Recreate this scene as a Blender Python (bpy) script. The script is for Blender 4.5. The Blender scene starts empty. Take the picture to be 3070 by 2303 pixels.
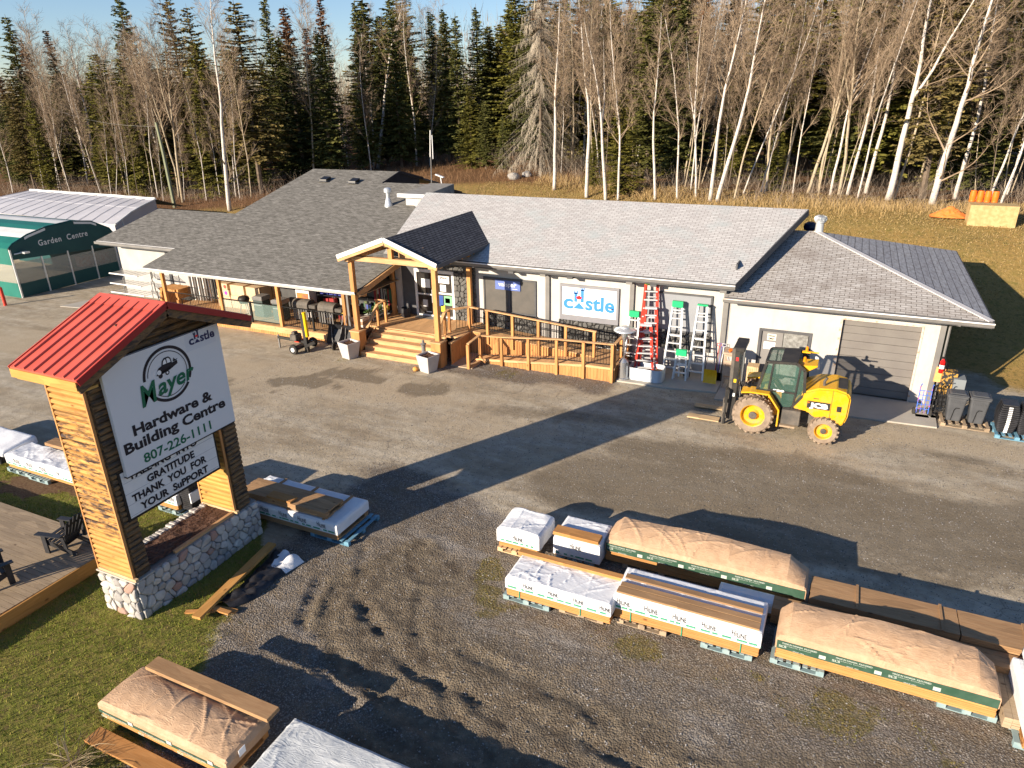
import bpy, bmesh, math, random
import numpy as np
from mathutils import Vector, Matrix, noise
R_ = random.Random(7)
PI = math.pi
scn = bpy.context.scene
COL = scn.collection

# ------------------------------------------------------------------ camera
cam_d = bpy.data.cameras.new('camera'); cam_o = bpy.data.objects.new('camera', cam_d); COL.objects.link(cam_o)
cR = Vector((0.90620, 0.42243, -0.01858)).normalized(); cF = Vector((-0.39677, 0.83433, -0.38271)).normalized()
cU = cR.cross(cF).normalized(); cR = cF.cross(cU).normalized()
mw = Matrix((cR, cU, -cF)).transposed().to_4x4(); mw.translation = Vector((-2.863, -26.634, 10.470))
cam_o.matrix_world = mw
cam_d.sensor_width = 36; cam_d.lens = 24.79; cam_d.clip_start = 0.1; cam_d.clip_end = 2000
scn.camera = cam_o
scn.render.resolution_x = 1024; scn.render.resolution_y = 768

# ------------------------------------------------------------------ light
SUN_EL = math.radians(17.3); SUN_AZ = math.radians(209.3)      # clockwise from +Y, where the sun stands
w = bpy.data.worlds.new('World'); scn.world = w; w.use_nodes = True
nt = w.node_tree; bg = nt.nodes['Background']
sky = nt.nodes.new('ShaderNodeTexSky'); sky.sky_type = 'NISHITA'; sky.sun_disc = False
sky.sun_elevation = SUN_EL; sky.sun_rotation = SUN_AZ; sky.altitude = 300; sky.air_density = 1.0; sky.dust_density = 0.0; sky.ozone_density = 3.0
_mx = nt.nodes.new('ShaderNodeMix'); _mx.data_type = 'RGBA'; _mx.blend_type = 'MULTIPLY'; _mx.inputs[0].default_value = 1; _mx.inputs[7].default_value = (1.0, 1.0, 1.10, 1); nt.links.new(sky.outputs[0], _mx.inputs[6]); nt.links.new(_mx.outputs[2], bg.inputs[0]); bg.inputs[1].default_value = 0.068
sd = bpy.data.lights.new('sun', 'SUN'); so = bpy.data.objects.new('sun', sd); COL.objects.link(so)
sd.energy = 5.0; sd.angle = math.radians(0.5); sd.color = (1.0, 0.86, 0.68)
sv = Vector((math.sin(SUN_AZ) * math.cos(SUN_EL), math.cos(SUN_AZ) * math.cos(SUN_EL), math.sin(SUN_EL)))
so.rotation_euler = sv.to_track_quat('Z', 'Y').to_euler()
scn.view_settings.view_transform = 'Standard'; scn.view_settings.look = 'None'
scn.view_settings.exposure = 1.08; scn.view_settings.gamma = 1.0
scn.cycles.max_bounces = 6; scn.cycles.transparent_max_bounces = 8

# ------------------------------------------------------------------ helpers
ORG = {}
def link(o, parent=None):
    COL.objects.link(o)
    if parent is not None:
        o.parent = parent; ORG[o.name] = ORG[parent.name]
    else:
        ORG[o.name] = Matrix.Translation(o.location) @ o.rotation_euler.to_matrix().to_4x4()
    return o
def tag(o, label=None, cat=None, group=None, kind=None):
    if label: o['label'] = label
    if cat: o['category'] = cat
    if group: o['group'] = group
    if kind: o['kind'] = kind
    return o
def thing(name, label, cat, loc=(0, 0, 0), rz=0.0, group=None):
    o = bpy.data.objects.new(name, None); o.location = loc; o.rotation_euler = (0, 0, rz); o.empty_display_size = .2
    link(o); return tag(o, label, cat, group)
def clone(root, loc, rz=None, sc=None, label=None, name=None, group=None):
    r = root.copy(); COL.objects.link(r); r.location = loc
    if rz is not None: r.rotation_euler = (0, 0, rz)
    if sc is not None: r.scale = sc if hasattr(sc, '__len__') else (sc, sc, sc)
    if label: r['label'] = label
    if group: r['group'] = group
    for ch in list(root.children):
        c = ch.copy(); COL.objects.link(c); c.parent = r
        for g in ch.children:
            d = g.copy(); COL.objects.link(d); d.parent = c
    return r
class MB:
    def __init__(s): s.v = []; s.f = []; s.m = []; s.c = None
    def add(s, vs, fs, m=0):
        n = len(s.v); s.v += [tuple(x) for x in vs]; s.f += [tuple(i + n for i in f) for f in fs]; s.m += [m] * len(fs); return s
    def box(s, x0, x1, y0, y1, z0, z1, m=0, M=None):
        vs = [Vector((x, y, z)) for x in (x0, x1) for y in (y0, y1) for z in (z0, z1)]
        if M is not None: vs = [M @ v for v in vs]
        return s.add(vs, [(0, 1, 3, 2), (4, 6, 7, 5), (0, 4, 5, 1), (2, 3, 7, 6), (0, 2, 6, 4), (1, 5, 7, 3)], m)
    def bar(s, a, b, wd, ht, m=0, up=(0, 0, 1)):
        a = Vector(a); b = Vector(b); d = b - a; L = d.length; d.normalize(); up = Vector(up)
        if abs(d.dot(up)) > .98: up = Vector((0, 1, 0))
        sx = d.cross(up).normalized(); uz = sx.cross(d).normalized()
        M = Matrix((d, sx, uz)).transposed().to_4x4(); M.translation = a
        return s.box(0, L, -wd / 2, wd / 2, -ht / 2, ht / 2, m, M)
    def tube(s, a, b, r0, r1=None, n=8, m=0, cap=True):
        r1 = r0 if r1 is None else r1; a = Vector(a); b = Vector(b); d = (b - a).normalized()
        u = d.orthogonal().normalized(); w_ = d.cross(u); vs = []
        for p, r in ((a, r0), (b, r1)):
            for i in range(n):
                t = 2 * PI * i / n; vs.append(p + (u * math.cos(t) + w_ * math.sin(t)) * r)
        fs = [(i, (i + 1) % n, n + (i + 1) % n, n + i) for i in range(n)]
        if cap: fs += [tuple(range(n - 1, -1, -1)), tuple(range(n, 2 * n))]
        return s.add(vs, fs, m)
    def path(s, pts, r, n=6, m=0):
        pts = [Vector(p) for p in pts]; rs = r if hasattr(r, '__len__') else [r] * len(pts); vs = []; u = None
        for i, p in enumerate(pts):
            d = (pts[min(i + 1, len(pts) - 1)] - pts[max(i - 1, 0)]).normalized()
            u = d.orthogonal().normalized() if u is None else (u - d * u.dot(d)).normalized()
            w_ = d.cross(u)
            vs += [p + (u * math.cos(2 * PI * k / n) + w_ * math.sin(2 * PI * k / n)) * rs[i] for k in range(n)]
        fs = [(i * n + k, i * n + (k + 1) % n, (i + 1) * n + (k + 1) % n, (i + 1) * n + k) for i in range(len(pts) - 1) for k in range(n)]
        fs += [tuple(range(n - 1, -1, -1)), tuple(range((len(pts) - 1) * n, len(pts) * n))]
        return s.add(vs, fs, m)
    def prism(s, poly, a, b, axis='y', m=0):
        """poly: 2-D outline; extruded between a and b along the axis (x: poly=(y,z), y: poly=(x,z), z: poly=(x,y))"""
        def P(p, t): return {'x': (t, p[0], p[1]), 'y': (p[0], t, p[1]), 'z': (p[0], p[1], t)}[axis]
        n = len(poly); vs = [P(p, a) for p in poly] + [P(p, b) for p in poly]
        return s.add(vs, [tuple(range(n)), tuple(range(2 * n - 1, n - 1, -1))] + [(i, n + i, n + (i + 1) % n, (i + 1) % n) for i in range(n)], m)
    def lathe(s, prof, c=(0, 0, 0), n=20, m=0, axis='z', cap=True):
        vs = []
        for r, h in prof:
            for i in range(n):
                t = 2 * PI * i / n; x, y = r * math.cos(t), r * math.sin(t)
                vs.append({'z': (c[0] + x, c[1] + y, c[2] + h), 'y': (c[0] + x, c[1] + h, c[2] + y), 'x': (c[0] + h, c[1] + x, c[2] + y)}[axis])
        k = len(prof); fs = [(j * n + i, j * n + (i + 1) % n, (j + 1) * n + (i + 1) % n, (j + 1) * n + i) for j in range(k - 1) for i in range(n)]
        if cap: fs += [tuple(range(n - 1, -1, -1)), tuple(range((k - 1) * n, k * n))]
        return s.add(vs, fs, m)
    def build(s, name, mats, parent=None, bevel=0, smooth=False, local=False, label=None, uv=None, seg=1):
        me = bpy.data.meshes.new(name); vs = s.v
        if parent is not None and not local:
            Mi = ORG[parent.name].inverted(); vs = [tuple(Mi @ Vector(v)) for v in vs]
        me.from_pydata(vs, [], s.f)
        mats = mats if isinstance(mats, (list, tuple)) else [mats]
        for m in mats: me.materials.append(m)
        if len(mats) > 1: me.polygons.foreach_set('material_index', s.m)
        if s.c is not None:
            at = me.attributes.new('tint', 'FLOAT', 'FACE'); at.data.foreach_set('value', s.c)
        bm = bmesh.new(); bm.from_mesh(me)
        bmesh.ops.recalc_face_normals(bm, faces=bm.faces)
        if bevel: 
            bmesh.ops.bevel(bm, geom=[e for e in bm.edges if len(e.link_faces) == 2 and e.calc_face_angle(0) > .5], offset=bevel, segments=seg, affect='EDGES', clamp_overlap=True)
        bm.to_mesh(me); bm.free()
        if smooth: me.polygons.foreach_set('use_smooth', [True] * len(me.polygons))
        if uv is not None:
            l = me.uv_layers.new(name='UVMap'); 
            vw = [ORG[parent.name] @ v.co if (parent is not None) else v.co for v in me.vertices]
            for lp in me.loops: l.data[lp.index].uv = uv(vw[lp.vertex_index])
        me.update()
        o = bpy.data.objects.new(name, me); link(o, parent)
        if label: o['label'] = label
        return o
def bx(name, m, parent, x0, x1, y0, y1, z0, z1, bevel=0, label=None):
    return MB().box(x0, x1, y0, y1, z0, z1).build(name, m, parent, bevel, label=label)

_FONT_CACHE = {}
def text_mb(txt, size, width=None, bold=0.0, shear=0.0, depth=0.004, spacing=1.0, mb=None, M=None, m=0, align='LEFT'):
    """turn letters into mesh; local: x right, y up, z out; M maps to the place"""
    cu = bpy.data.curves.new('t', 'FONT'); cu.body = txt; cu.size = 1; cu.offset = bold; cu.shear = shear; cu.extrude = 0; cu.space_character = spacing; cu.resolution_u = 3
    o = bpy.data.objects.new('t', cu); COL.objects.link(o); dg = bpy.context.evaluated_depsgraph_get(); dg.update()
    me = bpy.data.meshes.new_from_object(o.evaluated_get(dg)); vs = [v.co.copy() for v in me.vertices]; fs = [tuple(p.vertices) for p in me.polygons]
    bpy.data.objects.remove(o); bpy.data.curves.remove(cu); bpy.data.meshes.remove(me)
    x0 = min(v.x for v in vs); x1 = max(v.x for v in vs)
    sy = size / .729; sx = (width / (x1 - x0)) if width else sy
    dx = {'LEFT': 0, 'CENTER': -(x1 - x0) * sx / 2, 'RIGHT': -(x1 - x0) * sx}[align]
    mb = mb or MB(); vs = [Vector(((v.x - x0) * sx + dx, v.y * sy, depth)) for v in vs]
    if M is not None: vs = [M @ v for v in vs]
    return mb.add(vs, fs, m)
def frame(o, xd, yd):
    xd = Vector(xd).normalized(); yd = Vector(yd).normalized(); z = xd.cross(yd)
    M = Matrix((xd, yd, z)).transposed().to_4x4(); M.translation = Vector(o); return M
def poly_mb(pts, M, depth=.004, mb=None, m=0):
    mb = mb or MB(); return mb.add([M @ Vector((p[0], p[1], depth)) for p in pts], [tuple(range(len(pts)))], m)
def arc(cx, cy, r, a0, a1, n=24): return [(cx + r * math.cos(math.radians(a0 + (a1 - a0) * i / n)), cy + r * math.sin(math.radians(a0 + (a1 - a0) * i / n))) for i in range(n + 1)]
def ring_mb(cx, cy, r0, r1, a0, a1, M, depth=.004, mb=None, m=0, n=40):
    mb = mb or MB(); A = arc(cx, cy, r0, a0, a1, n); B = arc(cx, cy, r1, a0, a1, n)
    return mb.add([M @ Vector((p[0], p[1], depth)) for p in A + B], [(i, i + 1, n + 2 + i, n + 1 + i) for i in range(n)], m)

# ------------------------------------------------------------------ materials
class NT:
    def __init__(s, name):
        s.mat = bpy.data.materials.new(name); s.mat.use_nodes = True; s.t = s.mat.node_tree; s.b = s.t.nodes['Principled BSDF']; s._tc = None
    def n(s, typ, **kw):
        nd = s.t.nodes.new('ShaderNode' + typ)
        for k, v in kw.items():
            if k == 'ins':
                for a, b in v.items():
                    i = nd.inputs[a]
                    if isinstance(b, bpy.types.NodeSocket): s.t.links.new(b, i)
                    else: i.default_value = (*b, 1) if (hasattr(b, '__len__') and len(b) == 3 and i.type == 'RGBA') else b
            else: setattr(nd, k, v)
        return nd
    def co(s, kind='Object', st=(1, 1, 1)):
        if s._tc is None: s._tc = s.n('TexCoord')
        if tuple(st) == (1, 1, 1): return s._tc.outputs[kind]
        return s.n('Mapping', ins={'Vector': s._tc.outputs[kind], 'Scale': st}).outputs[0]
    def noise(s, sc=5, det=4, ro=.6, st=(1, 1, 1), kind='Object', dist=0):
        return s.n('TexNoise', ins={'Vector': s.co(kind, st), 'Scale': sc, 'Detail': det, 'Roughness': ro, 'Distortion': dist}).outputs[0]
    def ramp(s, f, a=.35, b=.65, ca=(0, 0, 0), cb=(1, 1, 1)):
        r = s.n('ValToRGB', ins={'Fac': f}); r.color_ramp.elements[0].position = a; r.color_ramp.elements[1].position = b
        r.color_ramp.elements[0].color = (*ca, 1); r.color_ramp.elements[1].color = (*cb, 1); return r.outputs[0]
    def mix(s, f, a, b, mode='MIX'):
        nd = s.n('Mix', data_type='RGBA', blend_type=mode)
        for i, v in ((0, f), (6, a), (7, b)):
            if isinstance(v, bpy.types.NodeSocket): s.t.links.new(v, nd.inputs[i])
            else: nd.inputs[i].default_value = (*v, 1) if hasattr(v, '__len__') else v
        return nd.outputs[2]
    def math(s, op, a, b=0.0, c=None):
        nd = s.n('Math', operation=op)
        for i, v in enumerate((a, b) if c is None else (a, b, c)):
            if isinstance(v, bpy.types.NodeSocket): s.t.links.new(v, nd.inputs[i])
            else: nd.inputs[i].default_value = v
        return nd.outputs[0]
    def attr(s, name, out=0): return s.n('Attribute', attribute_name=name).outputs[out]
    def bump(s, h, st=.3, d=.02):
        b = s.n('Bump', ins={'Height': h, 'Strength': st, 'Distance': d}); s.t.links.new(b.outputs[0], s.b.inputs['Normal']); return s
    def out(s, col, ro=.8, spec=.3, metal=0):
        for k, v in (('Base Color', col), ('Roughness', ro), ('Specular IOR Level', spec), ('Metallic', metal)):
            i = s.b.inputs[k]
            if isinstance(v, bpy.types.NodeSocket): s.t.links.new(v, i)
            else: i.default_value = (*v, 1) if k == 'Base Color' else v
        return s.mat
def mat(name, c, c2=None, sc=4, det=4, st=(1, 1, 1), rng=(.35, .65), ro=.75, spec=.3, metal=0, bump=0, bsc=None, bd=.01):
    N = NT(name); col = c
    if c2 is not None: col = N.ramp(N.noise(sc, det, .6, st), rng[0], rng[1], c, c2)
    if bump: N.bump(N.noise(bsc or sc * 4, 4, .6, st), bump, bd)
    return N.out(col, ro, spec, metal)
def wood(name, c, c2, axis=0, dark=None, tint=0.0, ro=.75, knots=True, zband=False):
    N = NT(name); st = [9, 9, 9]; st[axis] = .7
    g = N.noise(3.2, 5, .65, tuple(st)); col = N.ramp(g, .3, .7, c, c2)
    if dark:
        s2 = [5, 5, 5]; s2[axis] = 1.2
        df = N.ramp(N.noise(2.0, 5, .75, tuple(s2)), .46, .58)
        if zband: zz = N.n('SeparateXYZ', ins={0: N.co()}).outputs[2]; df = N.math('MULTIPLY', df, N.math('MULTIPLY', N.ramp(N.math('MULTIPLY', zz, .15), .24, .34), N.ramp(N.math('MULTIPLY', zz, .15), .66, .76, (1, 1, 1), (.12, .12, .12))))
        col = N.mix(df, col, dark)
    if knots:
        s3 = [3, 3, 3]; s3[axis] = 1.6
        v = N.n('TexVoronoi', ins={'Vector': N.co('Object', tuple(s3)), 'Scale': 1.1, 'Randomness': 1.0})
        col = N.mix(N.ramp(v.outputs[0], .05, .12, (.75, .75, .75), (0, 0, 0)), col, (c[0] * .3, c[1] * .25, c[2] * .25))
    ri = N.n('ObjectInfo').outputs[5]; sv = [.6, .6, .6]; sv[axis] = .15; va = N.n('TexVoronoi', ins={'Vector': N.co('Object', tuple(sv)), 'Scale': 9.0}).outputs[1]
    col = N.mix(.55, col, N.ramp(va, .1, .9, (.62, .60, .58), (1.15, 1.12, 1.08)), 'MULTIPLY'); col = N.mix(.5, col, N.ramp(ri, 0, 1, (.72, .70, .70), (1.12, 1.12, 1.12)), 'MULTIPLY')
    N.bump(g, .25, .004); return N.out(col, ro, .25)
m_ced = wood('cedar_x', (.52, .29, .13), (.66, .42, .22), 0)
m_cedy = wood('cedar_y', (.52, .29, .13), (.66, .42, .22), 1)
m_cedz = wood('cedar_z', (.50, .23, .08), (.62, .32, .12), 2)
m_pine = wood('pale_pine', (.58, .40, .22), (.68, .50, .29), 0)
m_piney = wood('pale_pine_y', (.58, .40, .22), (.68, .50, .29), 1)
m_lum = wood('lumber_brown', (.33, .19, .095), (.43, .27, .14), 0)
m_lumo = wood('lumber_orange', (.46, .215, .065), (.58, .30, .11), 0)
m_lumoy = wood('lumber_orange_y', (.50, .25, .07), (.62, .34, .11), 1)
m_deckg = wood('weathered_deck', (.31, .235, .155), (.42, .33, .225), 0)
m_palg = wood('grey_pallet_wood', (.33, .25, .17), (.45, .35, .24), 1)
m_log = wood('log_honey', (.44, .225, .06), (.58, .32, .10), 0, dark=(.06, .04, .035), zband=True)
m_logs = wood('log_weathered', (.16, .095, .045), (.24, .15, .07), 1, dark=(.07, .055, .045))
m_logi = wood('log_inner', (.50, .28, .07), (.60, .36, .10), 0)
N = NT('pale_stucco'); _s = N.mix(N.ramp(N.noise(1.1, 6, .65), .3, .7), (.43, .415, .395), (.51, .49, .465)); _z = N.n('SeparateXYZ', ins={0: N.co()}).outputs[2]
_s = N.mix(N.math('MULTIPLY', N.ramp(N.noise(1.6, 6, .7, (1, 1, .25)), .5, .68), .35), _s, (.33, .30, .26)); N.bump(N.noise(60, 4), .15, .004); m_stucco = N.out(_s, .85, .2)
m_trim = mat('charcoal_trim', (.075, .075, .08), (.10, .10, .105), 2)
m_slate = mat('slate_panel', (.20, .20, .22), (.23, .23, .25), 1.5, ro=.5)
m_gdoor = mat('grey_door_paint', (.16, .145, .135), (.19, .175, .16), 1.2, ro=.5)
m_white = mat('white_panel', (.80, .80, .80), ro=.35)
m_black = mat('black_paint', (.012, .012, .013), ro=.4)
m_blackp = mat('black_plastic', (.02, .02, .022), (.035, .035, .04), 6, ro=.45)
m_dglass = mat('dark_window', (.022, .020, .019), (.05, .045, .04), .8, ro=.08, spec=.6)
m_gut = mat('gutter_grey', (.16, .155, .15), (.21, .20, .19), 1.5, ro=.45)
m_copper = mat('gutter_lip', (.50, .36, .30), (.66, .60, .55), 1.2, ro=.4)
m_alu = mat('aluminium', (.62, .64, .66), (.72, .74, .76), 5, ro=.35, metal=.6)
m_galv = mat('galvanised', (.55, .57, .58), (.68, .70, .71), 3, ro=.4, metal=.5)
m_conc = mat('concrete', (.36, .33, .285), (.44, .41, .355), 1.1, 7, rng=(.3, .7), bump=.2, bsc=30)
m_fas = mat('white_fascia', (.70, .68, .66), (.78, .76, .74), 2)
m_rubber = mat('tyre_rubber', (.025, .024, .023), (.05, .045, .04), 8, ro=.9)
m_soil = mat('dark_soil', (.045, .022, .014), (.12, .06, .035), 14, 6, bump=.9, bsc=14, bd=.05)

def shingle(name, ca, cb, mort, bw, bh, ms, stain=None, streak=0, bumpd=.02, ms_smooth=.1):
    N = NT(name); uv = N.co('UV')
    b = N.n('TexBrick', offset=.5, ins={'Vector': uv, 'Color1': ca, 'Color2': cb, 'Mortar': mort, 'Scale': 1.0, 'Mortar Size': ms, 'Mortar Smooth': ms_smooth, 'Bias': 0.0, 'Brick Width': bw, 'Row Height': bh})
    col = b.outputs[0]
    v = N.n('TexNoise', ins={'Vector': uv, 'Scale': .55, 'Detail': 5.0, 'Roughness': .65}).outputs[0]
    if stain: col = N.mix(N.ramp(v, .5, .72, (0, 0, 0), (.75, .75, .75)), col, stain)
    if streak:
        u2 = N.n('Mapping', ins={'Vector': uv, 'Scale': (1.0, 3.2, 1)}).outputs[0]
        s = N.n('TexNoise', ins={'Vector': u2, 'Scale': 2.6, 'Detail': 5.0, 'Roughness': .7}).outputs[0]
        col = N.mix(N.ramp(s, .40, .62), col, streak, 'MULTIPLY')
    g = N.n('TexNoise', ins={'Vector': uv, 'Scale': 45.0, 'Detail': 2.0}).outputs[0]
    col = N.mix(.25, col, N.ramp(g, .3, .7, (.5, .5, .5), (1, 1, 1)), 'MULTIPLY')
    N.bump(b.outputs[1], -.6, bumpd); return N.out(col, .95, .1)
m_roofl = shingle('pale_shingle', (.46, .44, .43), (.57, .555, .54), (.24, .22, .21), .32, .145, .012, (.40, .45, .45))
m_roofg = shingle('garage_shingle', (.44, .42, .40), (.54, .52, .50), (.16, .145, .135), .32, .145, .012, (.24, .205, .185), (.68, .645, .615))
m_roofd = shingle('dark_shingle', (.195, .185, .165), (.285, .27, .245), (.12, .115, .105), .33, .14, .008, None, (.55, .55, .55))
m_roofp = shingle('portico_shingle', (.105, .105, .115), (.15, .15, .16), (.025, .024, .026), .30, .14, .018, None, (.7, .7, .72))
def stone_mat(name, a, b, gap):
    N = NT(name); v = N.n('TexVoronoi', feature='DISTANCE_TO_EDGE', ins={'Vector': N.co('Object'), 'Scale': 4.6}); c = N.n('TexVoronoi', ins={'Vector': N.co('Object'), 'Scale': 4.6})
    col = N.mix(N.ramp(v.outputs[0], .02, .07), gap, N.ramp(N.math('MULTIPLY', c.outputs[1], 1.0), .1, .9, a, b)); N.bump(N.ramp(v.outputs[0], .0, .22), .9, .08); return N.out(col, .8, .3)
m_stoned = stone_mat('painted_stone', (.085, .083, .08), (.15, .147, .14), (.02, .02, .02))

# ------------------------------------------------------------------ ground
def lerp_pts(x, xs, ys): return np.interp(x, xs, ys)
def sstep(a, b, x): t = np.clip((x - a) / (b - a), 0, 1); return t * t * (3 - 2 * t)
def hgt(x, y):
    A = lerp_pts(x, [-90, -58, -42, -28, 0, 30], [1.0, 1.6, 2.9, 4.0, 3.6, 3.2])
    y0 = lerp_pts(x, [-90, -44, -30, 2, 30], [-2, 4.0, 6.0, 3.0, 0.0]); y1 = lerp_pts(x, [-90, -44, -28, 2, 30], [24, 24, 31, 21, 20])
    return A * sstep(y0, y1, y) + .035 * np.clip(y - 30, 0, 120)
def axis(lo, hi, flo, fhi, fs, cs):
    a = list(np.arange(flo, fhi, fs)); s = fs
    while a[-1] < hi: s = min(s * 1.12, cs); a.append(a[-1] + s)
    s = fs
    while a[0] > lo: s = min(s * 1.12, cs); a.insert(0, a[0] - s)
    return np.array(a)
gx = axis(-260, 170, -24, 4.5, .085, 8); gy = axis(-60, 330, -23.5, -8, .085, 8)
X, Y = np.meshgrid(gx, gy, indexing='ij')
rs = np.random.RandomState(3)
def fbm(X, Y, sc, seed, octs=4, ro=.5):
    out = np.zeros_like(X); amp = 1; tot = 0
    for o in range(octs):
        r = np.random.RandomState(seed + o); g = r.rand(256, 256); u = X / sc * 2 ** o + 500; v = Y / sc * 2 ** o + 500
        i = np.floor(u).astype(int); j = np.floor(v).astype(int); fu = u - i; fv = v - j; fu = fu * fu * (3 - 2 * fu); fv = fv * fv * (3 - 2 * fv)
        G = lambda a, b: g[a % 256, b % 256]
        out += amp * ((G(i, j) * (1 - fu) + G(i + 1, j) * fu) * (1 - fv) + (G(i, j + 1) * (1 - fu) + G(i + 1, j + 1) * fu) * fv); tot += amp; amp *= ro
    return out / tot
def blob(cx, cy, rx, ry, ang=0, soft=.35):
    a = math.radians(ang); dx = X - cx; dy = Y - cy; u = (dx * math.cos(a) + dy * math.sin(a)) / rx; v = (-dx * math.sin(a) + dy * math.cos(a)) / ry
    return 1 - sstep(1 - soft, 1 + soft, np.sqrt(u * u + v * v) * (1 + (n1 - .5) * 1.3 + (n2 - .5) * 1.5 + (n3 - .5) * .8))
def dist_line(pts):
    d = np.full_like(X, 1e9)
    for (ax, ay), (bx_, by) in zip(pts[:-1], pts[1:]):
        ex, ey = bx_ - ax, by - ay; t = np.clip(((X - ax) * ex + (Y - ay) * ey) / (ex * ex + ey * ey), 0, 1)
        d = np.minimum(d, np.hypot(X - ax - t * ex, Y - ay - t * ey))
    return d
n1 = fbm(X, Y, 3.0, 11); n2 = fbm(X, Y, .9, 31); n3 = fbm(X, Y, .3, 51); n4 = fbm(X, Y, 8, 71)
wob = (n1 - .5) * 2.6 + (n2 - .5) * 1.2
# front lawn round the road sign
lawn_edge = np.interp(Y, [-26, -21, -19.1, -17.5, -16, -15.2, -14.2], [-12.6, -13.15, -13.7, -14.2, -14.6, -15.0, -17])
lawn_top = np.interp(X, [-60, -30, -26, -20, -15.5, -14], [-17.5, -16.3, -15.3, -14.9, -14.7, -15.4])
lawn = sstep(-.5, .5, lawn_edge - X + wob * .75) * sstep(-.3, .3, lawn_top - Y + wob * .25)
field = np.maximum(sstep(1.0, 4.0, Y + wob) * sstep(-.5, .5, X - 3.2 + wob * .4 + sstep(3, 7, Y) * 30), sstep(5.0, 8.0, Y + wob)) * (1 - sstep(-46, -49, X) * sstep(9, 5, Y))
wood_y = np.interp(X, [-90, -60, -45, -30, -10, 2, 10, 30], [12, 17, 19, 27, 22, 22.5, 22, 21])
litter = sstep(-1.5, 1.5, Y - wood_y + wob * 1.5)
gravel = np.clip(sstep(-11.2, -13.2, Y + (X + 9) * .18 + wob * .9) * sstep(-16, -14.5, X + wob) * (1 - lawn) + sstep(-3.9, -3.0, Y + wob * .5) * sstep(-22, -19, X) * sstep(-9.4, -10.6, X) * .95, 0, 1)
mud = np.maximum.reduce([sstep(1.0, .35, dist_line([(-11.2, -14.6), (-11.9, -16.0), (-12.0, -17.4), (-10.9, -18.0), (-9.3, -18.6), (-6.5, -18.6), (-3.0, -17.6), (1.5, -16.4)]) + wob * .45) * .9,
                         sstep(1.5, .3, dist_line([(-10.0, -20.5), (-7.0, -19.6), (-3.5, -18.4), (2, -17.4)]) + wob * .4) * .9,
                         sstep(2.1, .7, dist_line([(-11.5, -16.4), (-9.5, -17.6), (-6, -18.4), (-2, -18.0), (4, -17.2)]) + wob * .7) * .85, .7 * blob(-10.2, -15.2, 1.2, .8, 20)])
mud = np.clip(mud * (1 - lawn * .7), 0, 1)
tan = np.clip(np.maximum.reduce([sstep(.9, .3, dist_line([(-3.6, -5.3), (-2.3, -4.4), (-.5, -3.1), (1.6, -3.0), (6, -3.6)]) + wob * .4), .7 * sstep(.5, .1, dist_line([(-1.5, -5.5), (.6, -5.9), (3, -6.6)]) + wob * .35),
        .8 * blob(-17.5, -6.2, 3.6, 1.5, 8), .7 * blob(-24, -7.0, 5, 2.2, 10), .75 * blob(-34, -7, 8, 3, 12), .6 * blob(-13.0, -7.2, 2.2, 1.6, 20), .5 * blob(-9.5, -8.8, 2.2, .8, 20), .6 * blob(-6, -9.5, 2, .7, 10)]) + (n1 - .5) * .5, 0, 1) * (1 - lawn) * (1 - gravel)
damp = np.clip(np.maximum.reduce([blob(-16.6, -5.6, 1.3, .7, 10), blob(-19.6, -5.5, 1.4, .45, 5), blob(-21.6, -6.8, 1.5, .5, 15), .8 * sstep(1.4, .5, dist_line([(-8.0, -7.2), (-3, -6.8), (2, -7.4), (6, -8)]) + wob * .5), .8 * blob(-26.5, -8.5, 3, .9, 15), .7 * blob(-31, -5.6, 5, .6, 8), .95 * sstep(2.6, 1.0, dist_line([(-8.5, -9.6), (-4, -8.6), (2, -8.2), (8, -8.2)]) + wob * .7), .6 * blob(-11.5, -5.8, 2.6, .6, 12), .75 * blob(-3, -10.2, 4.5, 1.2, 3), .6 * blob(1.2, -4.0, 1.6, .35, -12)]) + (n2 - .5) * .5, 0, 1) * (1 - lawn)
weeds = np.clip(sstep(.55, .72, n2) * np.maximum.reduce([sstep(.55, .1, dist_line([(-9.7, -13.6), (-8.7, -15.7), (-5.5, -15.6), (-3, -15.4), (.5, -15.3), (3, -15.2)]) + (n1 - .5) * .5), blob(-9.9, -13.7, .5, .8), .7 * blob(-13.6, -18, .8, 3.4), .8 * blob(-13.5, -15.6, 1.0, .6), .6 * blob(0, -15.9, 3.5, .7)]), 0, 1)
weeds = np.maximum(weeds, .75 * sstep(.48, .62, n2) * np.maximum(sstep(1.0, .3, dist_line([(-14.2, -15.6), (-13.7, -17.4), (-13.3, -19.4)]) + wob * .3), np.maximum(sstep(.9, .2, np.abs(Y + 15.6 + wob * .3)) * sstep(-3.5, -2, X), sstep(.5, .1, dist_line([(-8.6, -15.6), (-3, -15.3)]) + (n1 - .5)))))
weeds = np.maximum(weeds, .9 * sstep(.5, .62, n2) * np.maximum(blob(-17.4, -4.0, .7, .25), np.maximum(blob(-15, -2.7, 1.6, .2, -3), blob(-21.2, -4.0, .6, .25))))
bare = np.maximum(blob(-23.3, -16.25, 1.0, .38, 5), .75 * blob(-22.2, -15.9, .9, .3, 5)) * lawn
Z = hgt(X, Y)
micro = (fbm(X, Y, .22, 91, 3, .6) - .5)
Z = Z + micro * (.018 * (1 - lawn) + .03 * gravel + .03 * lawn) * (Y < 2)
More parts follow.
